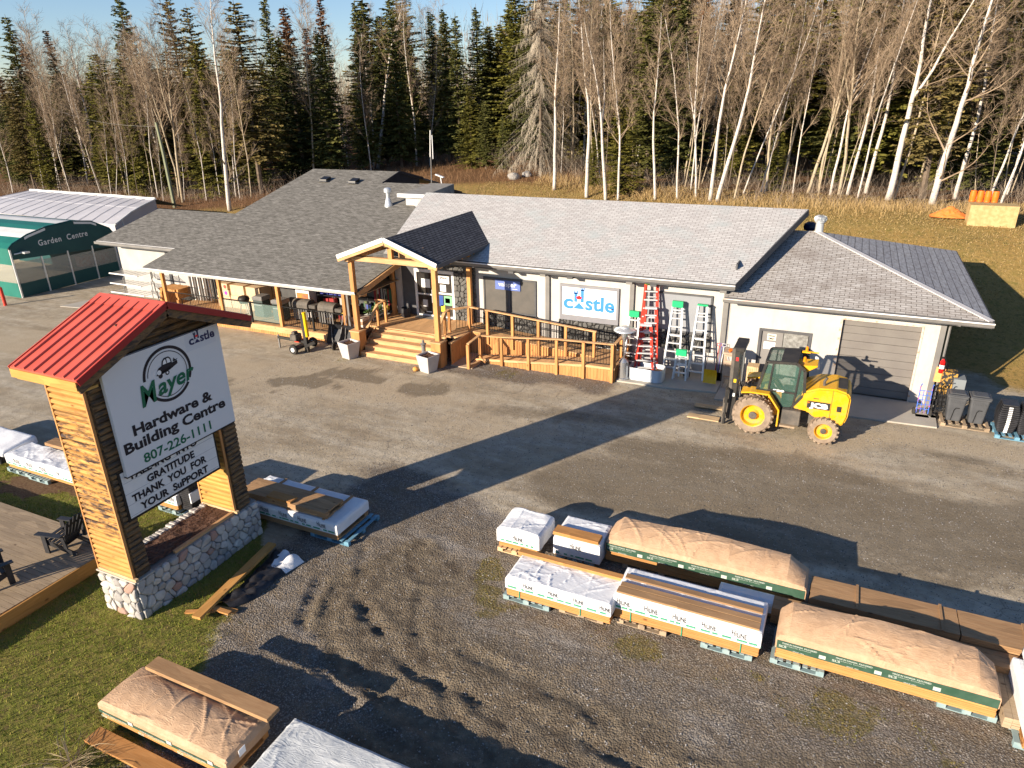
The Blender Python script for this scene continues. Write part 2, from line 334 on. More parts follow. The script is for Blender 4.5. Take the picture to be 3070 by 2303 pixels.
# wheel ruts pressed into the mud, with the lug marks of the tyres
def rut(pts, wdt, dep, lug=.17):
    d = np.full_like(X, 1e9); S = np.zeros_like(X); acc = 0
    for (ax, ay), (bx_, by) in zip(pts[:-1], pts[1:]):
        ex, ey = bx_ - ax, by - ay; L = math.hypot(ex, ey); t = np.clip(((X - ax) * ex + (Y - ay) * ey) / (L * L), 0, 1); dd = np.hypot(X - ax - t * ex, Y - ay - t * ey); k = dd < d; d = np.where(k, dd, d); S = np.where(k, acc + t * L, S); acc += L
    prof = np.exp(-(d / wdt) ** 4); rim = np.exp(-((d - wdt * 1.45) / (wdt * .45)) ** 2)
    brk = np.clip((fbm(X, Y, .8, int(wdt * 1000 + abs(pts[0][0]) * 10), 3) - .24) * 5, 0, 1.1); d2 = d + (n3 - .5) * .05
    prof = np.exp(-(d2 / wdt) ** 4); rim = np.exp(-((d2 - wdt * 1.45) / (wdt * .4)) ** 2)
    return brk * (-dep * .8 * prof + dep * .55 * rim * (.6 + .8 * n3) + (prof + rim * .3) * dep * .42 * np.sin(2 * PI * (S + d * .9) / lug))
tracks = [([(-11.3, -14.2), (-11.9, -15.4), (-12.2, -16.8), (-11.6, -17.8), (-10.2, -18.5), (-8.0, -19.0), (-5, -19.2)], .18, .030), ([(-10.6, -14.5), (-11.2, -15.6), (-11.4, -16.6), (-10.9, -17.2), (-9.6, -17.8), (-7.2, -18.2), (-4, -18.0), (0, -17.2), (3.5, -16.6)], .18, .030),
          ([(-9.5, -20.6), (-7.5, -19.6), (-5, -18.6), (-2, -17.9), (2.5, -17.3)], .16, .028), ([(-12.8, -16.4), (-12.3, -17.6), (-11.3, -18.4), (-9.8, -19.1), (-8.6, -19.5)], .17, .04), ([(-6.8, -19.9), (-4.5, -18.3), (-3.4, -16.9), (-3.0, -16.2)], .18, .03), ([(-10.4, -15.8), (-9.6, -17.2), (-7.9, -18.6), (-6.2, -20.2)], .16, .028), ([(-12.6, -14.9), (-11.6, -16.6), (-9.2, -17.9), (-5.8, -17.9), (-2.6, -18.9)], .16, .028), ([(-8.6, -17.0), (-6.0, -17.3), (-3.6, -18.6), (-1.6, -19.6)], .17, .03)]
for t_ in tracks: Z = Z + rut(*t_) * (Y < -12)
Z += mud * ((n3 - .5) * .035 + (fbm(X, Y, .16, 131, 3, .6) - .5) * .05) * (Y < -12)
nxg, nyg = len(gx), len(gy)
co = np.stack([X, Y, Z], -1).reshape(-1, 3)
idx = np.arange(nxg * nyg).reshape(nxg, nyg); q = np.stack([idx[:-1, :-1], idx[1:, :-1], idx[1:, 1:], idx[:-1, 1:]], -1).reshape(-1, 4)
me = bpy.data.meshes.new('ground'); me.vertices.add(len(co)); me.vertices.foreach_set('co', co.ravel()); me.loops.add(q.size); me.loops.foreach_set('vertex_index', q.ravel()); me.polygons.add(len(q))
me.polygons.foreach_set('loop_start', np.arange(0, q.size, 4)); me.polygons.foreach_set('loop_total', np.full(len(q), 4)); me.update(calc_edges=True); me.polygons.foreach_set('use_smooth', [True] * len(q))
for nm, arr in (('lawn', lawn), ('field', field), ('litter', litter), ('gravel', gravel), ('mud', mud), ('tan', tan), ('damp', damp), ('weeds', weeds), ('bare', bare)):
    at = me.attributes.new(nm, 'FLOAT', 'POINT'); at.data.foreach_set('value', arr.ravel().astype(np.float32))
N = NT('yard_ground')
nA = N.noise(.35, 6, .6); nB = N.noise(2.2, 6, .65); nC = N.noise(14, 5, .7); nD = N.noise(60, 3, .7); vor = N.n('TexVoronoi', ins={'Vector': N.co(), 'Scale': 26.0}); vor2 = N.n('TexVoronoi', ins={'Vector': N.co(), 'Scale': 11.0})
nS = N.noise(.9, 6, .7, (.35, 1.3, 1)); nM = N.noise(5.5, 5, .7)
lot = N.mix(N.ramp(nA, .35, .65), (.35, .28, .19), (.49, .41, .295)); lot = N.mix(N.ramp(nS, .45, .62, (0, 0, 0), (.75, .75, .75)), lot, (.58, .51, .40)); lot = N.mix(N.ramp(nS, .30, .42, (.8, .8, .8), (0, 0, 0)), lot, (.24, .185, .12)); lot = N.mix(N.ramp(nM, .52, .68, (0, 0, 0), (.45, .45, .45)), lot, (.25, .20, .135)); lot = N.mix(N.ramp(nB, .35, .7, (0, 0, 0), (.5, .5, .5)), lot, (.19, .165, .13))
lot = N.mix(N.math('MULTIPLY', N.ramp(nD, .62, .7), .5), lot, (.62, .57, .50)); lot = N.mix(N.math('MULTIPLY', N.ramp(nD, .30, .36, (1, 1, 1), (0, 0, 0)), .6), lot, (.12, .10, .08))
cr = N.n('TexVoronoi', feature='DISTANCE_TO_EDGE', ins={'Vector': N.mix(.12, N.co(), N.n('TexNoise', ins={'Vector': N.co(), 'Scale': 1.3}).outputs[1]), 'Scale': .8})
lot = N.mix(N.math('MULTIPLY', N.ramp(cr.outputs[0], .0, .012, (1, 1, 1), (0, 0, 0)), N.ramp(nA, .5, .6, (.0, .0, .0), (.45, .45, .45))), lot, (.11, .09, .07))
def edge(a, k=.35): return N.math('SMOOTHSTEP' if False else 'ADD', N.attr(a, 2), N.math('MULTIPLY', N.math('SUBTRACT', nC, .5), k))
def msk(a, lo=.35, hi=.65, k=.5, mx=1.0): return N.ramp(N.math('ADD', N.attr(a, 2), N.math('ADD', N.math('MULTIPLY', N.math('SUBTRACT', nC, .5), k), N.math('MULTIPLY', N.math('SUBTRACT', nM, .5), k * 1.6))), lo, hi, (0, 0, 0), (mx, mx, mx))
col = N.mix(msk('tan', .2, .9, .4, .9), lot, N.mix(N.ramp(nC, .35, .65), (.40, .32, .22), (.50, .41, .29)))
grav = N.mix(N.ramp(vor.outputs[0], .1, .6), N.ramp(vor.outputs[1], .2, .9, (.44, .395, .34), (.155, .13, .108)), (.13, .108, .085)); grav = N.mix(N.ramp(nB, .42, .68, (0, 0, 0), (.75, .75, .75)), grav, (.22, .165, .105)); grav = N.mix(N.ramp(nM, .55, .66, (0, 0, 0), (.7, .7, .7)), grav, (.13, .10, .075)); grav = N.mix(N.ramp(nS, .52, .66, (0, 0, 0), (.5, .5, .5)), grav, (.36, .33, .30)); grav = N.mix(N.math('MULTIPLY', N.ramp(nD, .6, .66), .7), grav, (.60, .57, .54))
col = N.mix(msk('gravel', .3, .7), col, grav)
mudc = N.mix(N.ramp(nB, .35, .65), (.11, .085, .06), (.21, .17, .12)); mudc = N.mix(N.ramp(nM, .54, .64, (0, 0, 0), (.7, .7, .7)), mudc, (.27, .22, .16)); mudc = N.mix(N.math('MULTIPLY', N.ramp(nD, .64, .7), .5), mudc, (.22, .19, .16))
col = N.mix(msk('mud', .35, .7), col, mudc)
col = N.mix(msk('damp', .25, .75, .5, .72), col, N.mix(nM, (.10, .078, .052), (.20, .16, .11)))
wd = N.ramp(nC, .35, .65, (.22, .15, .035), (.10, .10, .025))
col = N.mix(msk('weeds', .45, .75, .9, .6), col, wd)
gr = N.mix(N.ramp(nB, .3, .7), (.12, .15, .02), (.24, .24, .045)); gr = N.mix(N.ramp(nC, .35, .7, (0, 0, 0), (.7, .7, .7)), gr, (.20, .155, .055)); gr = N.mix(N.ramp(nM, .5, .62, (0, 0, 0), (.65, .65, .65)), gr, (.22, .15, .07)); gr = N.mix(N.ramp(nS, .52, .66, (0, 0, 0), (.6, .6, .6)), gr, (.26, .21, .06))
col = N.mix(msk('lawn', .35, .6), col, gr)
col = N.mix(msk('bare', .3, .6), col, N.mix(N.ramp(nC, .4, .6), (.10, .055, .03), (.18, .12, .07)))
fd = N.mix(N.ramp(nA, .35, .65), (.33, .20, .055), (.22, .165, .045)); fd = N.mix(N.ramp(nC, .3, .7, (0, 0, 0), (.8, .8, .8)), fd, (.42, .28, .11)); fd = N.mix(N.ramp(nM, .5, .62, (0, 0, 0), (.7, .7, .7)), fd, (.16, .13, .045)); fd = N.mix(N.ramp(nB, .5, .7, (0, 0, 0), (.6, .6, .6)), fd, (.15, .14, .03))
col = N.mix(msk('field', .3, .7), col, fd)
lt = N.mix(N.ramp(nB, .35, .65), (.16, .07, .028), (.26, .14, .06)); lt = N.mix(N.ramp(nC, .45, .6), lt, (.05, .035, .02))
col = N.mix(msk('litter', .3, .7), col, lt)
hh = N.math('ADD', N.math('MULTIPLY', nC, .7), N.math('MULTIPLY', nD, .5)); hh = N.math('SUBTRACT', hh, N.math('MULTIPLY', N.math('MULTIPLY', vor.outputs[0], N.attr('gravel', 2)), .8))
N.bump(hh, .8, .045); m_ground = N.out(col, .95, .15)
me.materials.append(m_ground)
og = bpy.data.objects.new('ground', me); link(og); tag(og, kind='structure')
def hz(x, y): return float(hgt(np.array([float(x)]), np.array([float(y)]))[0])
def apron(name, poly, z, m):
    o = MB().prism(poly, -.2, z, 'z').build(name, m); tag(o, kind='structure'); return o
apron('concrete_apron', [(-6.3, -2.35), (.80, -1.95), (.84, -.02), (-6.3, -.02)], .05, m_conc)
apron('patio_slab', [(-10.1, -2.05), (-8, -2.0), (-6.32, -1.75), (-6.32, -.02), (-10.1, -.02)], .06, m_conc)
apron('concrete_pad', [(-41.5, -3.2), (-38.4, -2.8), (-38.4, -1.2), (-41.0, -1.2)], .03, m_conc)
# ------------------------------------------------------------------ buildings
def roof(name, poly, zf, th, mt, ms, parent, uv):
    n = len(poly); mb = MB(); vs = [(x, y, zf(x, y)) for x, y in poly] + [(x, y, zf(x, y) - th) for x, y in poly]
    mb.add(vs, [tuple(range(n))], 0); mb.f += [tuple(range(2 * n - 1, n - 1, -1))] + [(i, n + i, n + (i + 1) % n, (i + 1) % n) for i in range(n)]; mb.m += [1] * (n + 1)
    return mb.build(name, [mt, ms], parent, uv=uv)
def uvf(s): k = math.sqrt(1 + s * s); return lambda v: (v.x, v.y * k)
def window(parent, x0, x1, z0, z1, m_pane, y=0, fw=.07, mull=None, m_fr=m_trim, name='window'):
    fr = MB()
    fr.box(x0, x1, y - .06, y, z1 - fw, z1).box(x0, x1, y - .06, y, z0, z0 + fw).box(x0, x0 + fw, y - .06, y, z0 + fw, z1 - fw).box(x1 - fw, x1, y - .06, y, z0 + fw, z1 - fw)
    if mull: fr.box(mull - .05, mull + .05, y - .06, y, z0 + fw, z1 - fw)
    f = fr.build(name, m_fr, parent)
    MB().box(x0 + fw, x1 - fw, y - .03, y - .005, z0 + fw, z1 - fw).build('pane', m_pane, f); return f
def stones(W, H, n, seed, aspect=1.0):
    """irregular stone outlines filling a W x H face: Voronoi cells of jittered points, relaxed once"""
    rr = random.Random(seed); nx = max(1, round(math.sqrt(n * W / H))); ny = max(1, round(n / nx)); P = []
    for j in range(ny):
        for i in range(nx): P.append([(i + .5 + rr.uniform(-.5, .5) + (.5 if j % 2 else 0)) * W / nx, (j + .5 + rr.uniform(-.5, .5)) * H / ny])
    def cells():
        out = []
        for i, p in enumerate(P):
            poly = [(0, 0), (W, 0), (W, H), (0, H)]
            for j, q in enumerate(P):
                if i == j or abs(p[0] - q[0]) > 1.2 or abs(p[1] - q[1]) > 1.2: continue
                mx, my = (p[0] + q[0]) / 2, (p[1] + q[1]) / 2; nxv, nyv = q[0] - p[0], q[1] - p[1]; new = []
                for k in range(len(poly)):
                    a = poly[k]; b = poly[(k + 1) % len(poly)]; da = (a[0] - mx) * nxv + (a[1] - my) * nyv; db = (b[0] - mx) * nxv + (b[1] - my) * nyv
                    if da <= 0: new.append(a)
                    if (da < 0) != (db < 0) and da != db: t = da / (da - db); new.append((a[0] + (b[0] - a[0]) * t, a[1] + (b[1] - a[1]) * t))
                poly = new
                if len(poly) < 3: break
            if len(poly) >= 3: out.append((i, poly))
        return out
    for i, c in cells(): P[i] = [sum(a[0] for a in c) / len(c) * .3 + P[i][0] * .7, sum(a[1] for a in c) / len(c) * .3 + P[i][1] * .7]
    return [c for _, c in cells()]
def stone_wall(name, m, parent, M, W, H, n, seed, th=.05, gap=.014):
    mb = MB(); tint = []; rr = random.Random(seed + 1)
    for c in stones(W, H, n, seed):
        cx = sum(a[0] for a in c) / len(c); cy = sum(a[1] for a in c) / len(c)
        # round the corners
        r = []
        for k in range(len(c)):
            a = c[k]; b = c[(k + 1) % len(c)]
            r += [(a[0] * .78 + b[0] * .22, a[1] * .78 + b[1] * .22), (a[0] * .22 + b[0] * .78, a[1] * .22 + b[1] * .78)]
        size = math.sqrt(abs(sum(r[k][0] * r[(k + 1) % len(r)][1] - r[(k + 1) % len(r)][0] * r[k][1] for k in range(len(r))) / 2)) + 1e-6
        if size < .03: continue
        g = gap / size; hgt_ = th * rr.uniform(.7, 1.15); tx, ty = rr.uniform(-.12, .12), rr.uniform(-.12, .12)
        rings = []
        for sc, z in ((1 - g, 0), (1 - g, hgt_ * .55), (1 - g - .10, hgt_ * .92), (.55, hgt_ * 1.08)):
            rings.append([M @ Vector((cx + (p[0] - cx) * sc, cy + (p[1] - cy) * sc, z + ((p[0] - cx) * tx + (p[1] - cy) * ty) * (z > hgt_ * .6))) for p in r])
        k = len(r); n0 = len(mb.v); mb.v += [tuple(v) for ring in rings for v in ring]; t = rr.random()
        for a in range(3):
            for i in range(k): mb.f.append((n0 + a * k + i, n0 + a * k + (i + 1) % k, n0 + (a + 1) * k + (i + 1) % k, n0 + (a + 1) * k + i)); mb.m.append(0); tint.append(t)
        mb.f.append(tuple(n0 + 3 * k + i for i in range(k))); mb.m.append(0); tint.append(t)
    mb.c = tint; return mb.build(name, m, parent)

SL = .2905; zL = lambda x, y: 3.90 + SL * (y + .69)
zLb = lambda x, y: 3.90 + SL * (5.6 + .69) - SL * (y - 5.6)
zD = lambda x, y: 2.78 + .25 * (y + 3.1)
# --- main store
st = thing('store_building', 'long pale grey shop with a light shingle roof, dark framed windows and a castle board', 'building', (-13, 4, 0))
bx('wall', m_stucco, st, -21.0, -6.36, 0, 11.9, -.1, 3.78)
roof('roof', [(-21.45, -.69), (-6.19, -.69), (-4.37, 5.6), (-22.9, 5.6)], zL, .12, m_roofl, m_trim, st, uvf(SL))
roof('roof', [(-22.9, 5.605), (-4.37, 5.605), (-5.6, 12.3), (-21.6, 12.3)], zLb, .12, m_roofl, m_trim, st, uvf(SL))
bx('wall', m_trim, st, -6.355, -6.30, .3, 11.5, 3.2, 4.4)
MB().prism([(-.1, 3.3), (11.5, 3.3), (5.6, 5.45)], -6.40, -6.30, 'x').build('gable_wall', m_trim, st)
f = MB().bar((-6.19, -.66, 3.77), (-4.37, 5.6, 5.60), .05, .26).build('rake_board', m_trim, st)
bx('soffit', m_trim, st, -21.2, -6.3, -.66, -.01, 3.66, 3.70)
bx('fascia', m_trim, st, -21.4, -6.19, -.72, -.67, 3.64, 3.86)
g_ = MB().prism([(-.86, 3.86), (-.73, 3.86), (-.73, 3.72), (-.82, 3.72)], -21.0, -6.16, 'x').build('gutter', m_gut, st)
bx('lip', m_fas, g_, -21.0, -6.16, -.875, -.855, 3.845, 3.885)
for x0, x1 in ((-13.86, -13.68), (-10.24, -10.07), (-6.62, -6.43)): bx('pilaster', m_gut, st, x0, x1, -.09, 0, .0, 3.66)
for x in (-13.77, -10.15, -6.6): bx('bracket', m_gut, st, x - .12, x + .12, -.60, -.09, 3.50, 3.64)
for x in (-15.2, -12.6, -9.2): bx('bracket', m_trim, st, x - .12, x + .12, -.60, -.02, 3.50, 3.64)
wv = window(st, -16.79, -14.30, 1.58, 3.12, mat('window_screen', (.085, .08, .073), (.11, .10, .09), 2, ro=.5), mull=-15.55)
lb = bx('poster', mat('blue_vinyl', (.12, .17, .42), ro=.4), wv, -16.2, -15.02, -.075, -.062, 2.62, 3.04)
text_mb('valspar', .19, .86, bold=.012, M=frame((-15.62, -.076, 2.78), (1, 0, 0), (0, 0, 1)), align='CENTER').build('lettering', m_white, wv)
bx('small_line', m_white, wv, -15.40, -15.15, -.081, -.077, 2.685, 2.70)
sg = MB().box(-13.21, -10.68, -.08, 0, 3.03, 3.14).box(-13.21, -10.68, -.08, 0, 1.62, 1.84).box(-13.21, -13.14, -.08, 0, 1.84, 3.03).box(-10.78, -10.68, -.08, 0, 1.84, 3.03).build('sign_frame', m_slate, st)
bx('sign_panel', m_white, sg, -13.14, -10.78, -.05, -.01, 1.84, 3.03)
m_cblue = mat('sign_blue', (.045, .22, .62), ro=.4); m_cred = mat('sign_red', (.75, .02, .02), ro=.4); m_navy = mat('sign_navy', (.012, .02, .09), ro=.4); m_green = mat('sign_green', (.0, .12, .06), ro=.4)
LEAF = [(0, 1), (.17, .68), (.36, .78), (.27, .32), (.5, .55), (.57, .42), (.9, .47), (.78, .2), (.95, .1), (.5, -.25), (.55, -.42), (.07, -.34), (.06, -.75), (-.06, -.75), (-.07, -.34), (-.55, -.42), (-.5, -.25), (-.95, .1), (-.78, .2), (-.9, .47), (-.57, .42), (-.5, .55), (-.27, .32), (-.36, .78), (-.17, .68)]
def castle_logo(F, W, mb_m, red_m, parent):
    """F: frame at the lower left of the word; W: its whole width"""
    u = W / 10.0; mb = MB()
    text_mb('c', u * 2.75, 1.95 * u, bold=.03, M=F, mb=mb)
    text_mb('stle', u * 2.75, 5.7 * u, bold=.03, M=F @ Matrix.Translation((4.35 * u, 0, 0)), mb=mb)
    def tower(x, h): 
        for a, b, c, d in ((0, .6, 1.3, h), (-.12, .10, h, h + .55), (.22, .42, h, h + .35), (.52, .74, h, h + .55)): mb.add([F @ Vector(((x + p) * u, q_ * u, .004)) for p, q_ in ((a, c), (b, c), (b, d), (a, d))], [(0, 1, 2, 3)])
        mb.add([F @ Vector(((x + p) * u, q_ * u, .004)) for p, q_ in ((-.12, h - .15), (.74, h - .15), (.74, h + .1), (-.12, h + .1))], [(0, 1, 2, 3)])
    tower(2.15, 3.0); tower(3.45, 3.7)
    mb.add([F @ Vector((a * u, b * u, .006)) for a, b in ((1.95, 0), (4.3, 0), (3.12, 1.25))], [(0, 1, 2)])
    mb.build('lettering', mb_m, parent)
    poly_mb([(3.1 * u + a * .62 * u, 2.1 * u + b * .62 * u) for a, b in LEAF], F, .009).build('maple_leaf', red_m, parent)
castle_logo(frame((-13.06, -.052, 2.13), (1, 0, 0), (0, 0, 1)), 2.2, m_cblue, m_cred, sg)
window(st, -9.62, -7.02, 1.62, 3.20, mat('boarded_panel', (.24, .25, .275), (.27, .28, .30), 1, ro=.5), name='blocked_window')
for x0, x1, z0, z1 in ((-16.85, -14.25, .35, 1.57), (-13.25, -10.65, .6, 1.61), (-9.66, -6.98, .95, 1.61)): bx('stone_veneer', m_stoned, st, x0, x1, -.10, 0, z0, z1, .01)
m_sd2 = NT('painted_stone_face'); m_sd2 = m_sd2.out(m_sd2.ramp(m_sd2.attr('tint', 2), 0, 1, (.085, .083, .08), (.135, .132, .125)), .8, .3)
bx('stone_backing', mat('mortar_dark', (.035, .035, .035)), st, -18.24, -17.22, -.06, 0, .95, 3.66)
stone_wall('stone_column', m_sd2, st, frame((-18.24, -.06, 1.0), (1, 0, 0), (0, 0, 1)), 1.0, 2.66, 62, 5, .07, .012)
stone_wall('stone_corner', m_sd2, st, frame((-17.22, -.13, 1.0), (0, 1, 0), (0, 0, 1)), .13, 2.66, 22, 8, .05, .008)
stone_wall('stone_lintel', m_sd2, st, frame((-20.3, -.06, 3.22), (1, 0, 0), (0, 0, 1)), 2.06, .42, 20, 6, .06, .012)
bx('wall_panel', m_trim, st, -21.0, -20.3, -.03, 0, .95, 3.66)
bx('pilaster', m_stucco, st, -21.3, -21.0, -.12, 0, .95, 3.66)
# entrance doors
dr = MB().box(-20.28, -18.24, -.10, -.01, 3.06, 3.20).box(-20.28, -20.17, -.10, -.01, 1.0, 3.06).box(-18.35, -18.24, -.10, -.01, 1.0, 3.06).box(-19.32, -19.22, -.10, -.01, 1.0, 3.06).box(-20.17, -18.35, -.10, -.01, 1.0, 1.10).box(-20.17, -19.32, -.10, -.01, 2.02, 2.08).box(-19.22, -18.35, -.10, -.01, 2.12, 2.20).build('entrance_door', m_fas, st)
bx('glass', m_dglass, dr, -20.17, -18.35, -.05, -.02, 1.10, 3.06)
for x0, x1, z0, z1, c in ((-19.95, -19.5, 2.35, 2.75, (.8, .82, .8)), (-19.92, -19.68, 1.45, 1.78, (.5, .5, .5)), (-19.05, -18.5, 2.62, 2.95, (.85, .8, .78)), (-18.98, -18.68, 2.25, 2.55, (.8, .8, .78)), (-19.15, -18.85, 1.55, 2.05, (.03, .08, .3)), (-18.8, -18.4, 1.62, 2.05, (.2, .5, .25)), (-18.75, -18.5, 1.72, 1.95, (.8, .85, .8)), (-18.98, -18.78, 1.30, 1.6, (.7, .6, .05)), (-19.75, -19.5, 1.2, 1.24, (.8, .8, .8))):
    bx('poster', mat('paper', c, ro=.6), dr, x0, x1, -.058, -.052, z0, z1)
text_mb('SPRING', .09, .42, bold=.03, M=frame((-18.775, -.059, 2.82), (1, 0, 0), (0, 0, 1)), align='CENTER').build('lettering', m_black, dr)
MB().path([(-19.36, -.10, 1.7), (-19.36, -.16, 1.7), (-19.36, -.16, 2.3), (-19.36, -.10, 2.3)], .015).build('handle', m_alu, dr)

# --- dark roofed wing
wg = thing('store_wing', 'left wing of the shop with a large dark shingle roof over a covered porch', 'building', (-30, 4, 0))
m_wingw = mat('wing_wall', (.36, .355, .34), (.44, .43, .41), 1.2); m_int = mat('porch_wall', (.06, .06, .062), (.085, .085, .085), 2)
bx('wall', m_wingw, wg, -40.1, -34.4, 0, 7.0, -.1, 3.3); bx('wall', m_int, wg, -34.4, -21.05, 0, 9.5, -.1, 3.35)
poly = [(-34.25, -3.1), (-21.30, -3.1), (-21.02, -.2), (-21.02, 3.0), (-24.0, 5.9), (-24.5, 8.7), (-27.7, 8.7), (-27.7, 10.45), (-34.25, 10.45), (-34.25, 3.4), (-40.35, 3.4), (-40.35, -.95), (-34.25, -.95)]
roof('roof', poly, zD, .10, m_roofd, m_trim, wg, uvf(.25))
for x0, x1, yr in ((-40.35, -34.3, 3.4), (-34.25, -27.7, 10.45), (-27.69, -24.5, 8.7)):
    zr = zD(0, yr); yb = yr + 4.5
    roof('roof', [(x0, yr + .004), (x1, yr + .004), (x1, yb), (x0, yb)], lambda x, y, zr=zr, yr=yr: zr - .25 * (y - yr), .10, m_roofd, m_trim, wg, uvf(.25))
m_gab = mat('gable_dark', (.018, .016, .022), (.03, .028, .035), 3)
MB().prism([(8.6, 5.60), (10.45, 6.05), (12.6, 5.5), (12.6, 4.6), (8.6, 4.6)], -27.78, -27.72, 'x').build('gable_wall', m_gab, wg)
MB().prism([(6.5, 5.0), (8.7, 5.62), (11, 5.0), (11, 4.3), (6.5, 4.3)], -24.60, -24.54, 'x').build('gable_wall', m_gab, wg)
MB().bar((-27.68, 8.55, 5.66), (-27.68, 10.45, 6.13), .05, .16).bar((-27.68, 10.45, 6.13), (-27.68, 13.0, 5.5), .05, .16).build('rake_board', m_gab, wg)
MB().bar((-24.48, 7.2, 5.32), (-24.48, 8.7, 5.69), .05, .16).bar((-24.48, 8.7, 5.69), (-24.48, 12.2, 4.82), .05, .16).build('rake_board', m_gab, wg)
q_ = MB().box(-24.3, -22.0, 5.75, 7.6, 4.9, 5.42).build('parapet_wall', m_stucco, wg); bx('cap', m_fas, wg, -24.7, -22.6, 5.55, 5.75, 5.42, 5.60); MB().prism([(5.75, 5.585), (8.7, 5.80), (8.7, 5.3), (5.75, 5.40)], -24.5, -23.0, 'x').build('cap_roof', mat('plain_dark_roofing', (.19, .18, .165), (.26, .25, .23), 3, ro=.95), wg)
bx('fascia', m_fas, wg, -34.27, -21.28, -3.15, -3.102, 2.60, 2.74)
gt = MB().prism([(-3.28, 2.76), (-3.155, 2.76), (-3.155, 2.64), (-3.24, 2.64)], -34.3, -21.25, 'x').build('gutter', mat('gutter_pale', (.42, .40, .38), (.5, .48, .46), 2, ro=.4), wg); bx('lip', m_fas, gt, -34.3, -21.25, -3.295, -3.275, 2.745, 2.79)
bx('soffit', m_pine, wg, -34.2, -21.1, -3.09, -.02, 2.585, 2.60)
bx('fascia', m_fas, wg, -40.37, -34.3, -1.0, -.952, 3.12, 3.28); bx('gutter', m_gut, wg, -40.4, -34.3, -1.12, -1.002, 3.14, 3.27)
MB().path([(-34.35, -1.05, 3.1), (-34.6, -.3, 2.9), (-34.6, -.12, .2)], .05).build('downspout', m_gut, wg)
bx('soffit', m_trim, wg, -40.3, -34.3, -.94, -.01, 3.05, 3.09)
bx('corner_board', m_trim, wg, -36.3, -36.1, -.06, 0, .0, 3.05)
MB().bar((-21.22, -3.1, 2.62), (-20.98, 0, 3.40), .09, .24).build('rake_beam', m_ced, wg)
# covered porch
pd = thing('covered_porch', 'raised cedar porch deck with square posts and railing under the dark roof', 'porch', (-28, -1.2, 0))
bx('deck', m_cedy, pd, -34.1, -21.9, -2.55, -.01, .36, .44); bx('rim_board', m_ced, pd, -34.1, -21.9, -2.60, -2.55, .16, .43)
mb = MB()
for i in range(84): mb.box(-34.08 + i * .145, -34.08 + i * .145 + .13, -2.575, -2.545, -.05, .155)
mb.build('skirt_boards', m_cedz, pd)
PX = (-33.8, -29.96, -26.29, -22.50)
for x in PX: bx('post', m_cedz, pd, x - .08, x + .08, -2.53, -2.37, .44, 2.40, .008)
bx('beam', m_ced, pd, -34.1, -21.3, -2.53, -2.37, 2.40, 2.575)
bx('end_post', m_cedz, pd, -22.05, -21.93, -2.50, -2.38, .44, 2.4)
def rail_panel(parent, a, b, z0, z1, m=m_black, gap=.11, r=.009, name='railing_panel', zb0=None):
    a = Vector(a); b = Vector(b); mb = MB(); n = max(2, int((b - a).length / gap))
    mb.bar(a + Vector((0, 0, z1)), b + Vector((0, 0, z1)), .04, .03); mb.bar(a + Vector((0, 0, z0)), b + Vector((0, 0, z0)), .03, .03)
    for i in range(1, n): p = a.lerp(b, i / n); mb.tube(p + Vector((0, 0, z0)), p + Vector((0, 0, z1)), r, n=5, cap=False)
    return mb.build(name, m, parent)
rail_panel(pd, (-33.7, -2.45, 0), (-30.05, -2.45, 0), .52, 1.42)
m_glass = NT('clear_glass'); m_glass.b.inputs['Base Color'].default_value = (.30, .42, .38, 1); m_glass.b.inputs['Alpha'].default_value = .20; m_glass.b.inputs['Roughness'].default_value = .05; m_glass = m_glass.mat
for x0, x1 in ((-29.86, -28.22), (-28.05, -26.42)):
    gp = bx('glass_panel', m_glass, pd, x0, x1, -2.455, -2.445, .56, 1.40); MB().box(x0 - .04, x1 + .04, -2.47, -2.43, 1.40, 1.43).box(x0 - .04, x1 + .04, -2.47, -2.43, .52, .55).build('rail', m_black, gp)
bx('rail_post', m_black, pd, -28.18, -28.09, -2.49, -2.41, .44, 1.46)
for x0, x1 in ((-26.18, -24.45), (-24.35, -22.62)): rail_panel(pd, (x0, -2.45, 0), (x1, -2.45, 0), .52, 1.42)
bx('rail_post', m_black, pd, -24.44, -24.36, -2.49, -2.41, .44, 1.46)
MB().box(-22.35, -22.25, -2.5, -2.4, .44, 2.4).build('post', m_gut, pd)

# --- garage
ga = thing('garage_building', 'pale grey garage with hipped shingle roof, grey overhead door and side door', 'building', (-2.5, 5, 0))
wl = MB().box(-6.35, -5.20, 0, .12, -.1, 3.3).box(-3.40, -2.56, 0, .12, -.1, 3.3).box(-5.20, -3.40, 0, .12, 2.15, 3.3).box(-2.56, .06, 0, .12, 2.86, 3.3).box(.06, .69, 0, .12, -.1, 3.3).box(.57, .69, .12, 10.2, -.1, 3.3).box(-6.35, .57, 10.1, 10.2, -.1, 3.3).build('wall', m_stucco, ga)
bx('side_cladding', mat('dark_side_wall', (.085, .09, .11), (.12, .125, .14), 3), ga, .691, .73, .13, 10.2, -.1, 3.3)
sG = .266; zg = 3.40; ax_, ay_ = -3.94, 5.1; az_ = zg + 5.77 * sG
roof('roof', [(-6.5, -.67), (1.83, -.67), (ax_, ay_), (-6.5, ay_)], lambda x, y: zg + sG * (y + .67), .10, m_roofg, m_trim, ga, uvf(sG))
k_ = math.sqrt(1 + sG * sG)
roof('roof', [(1.83, -.665), (1.83, 10.87), (ax_ + .003, ay_)], lambda x, y: zg + sG * (1.83 - x), .10, shingle('garage_side_shingle', (.46, .45, .45), (.53, .52, .51), (.20, .19, .19), 4.0, .28, .016, None, (.66, .63, .61)), m_trim, ga, lambda v: (v.y, v.x * k_))
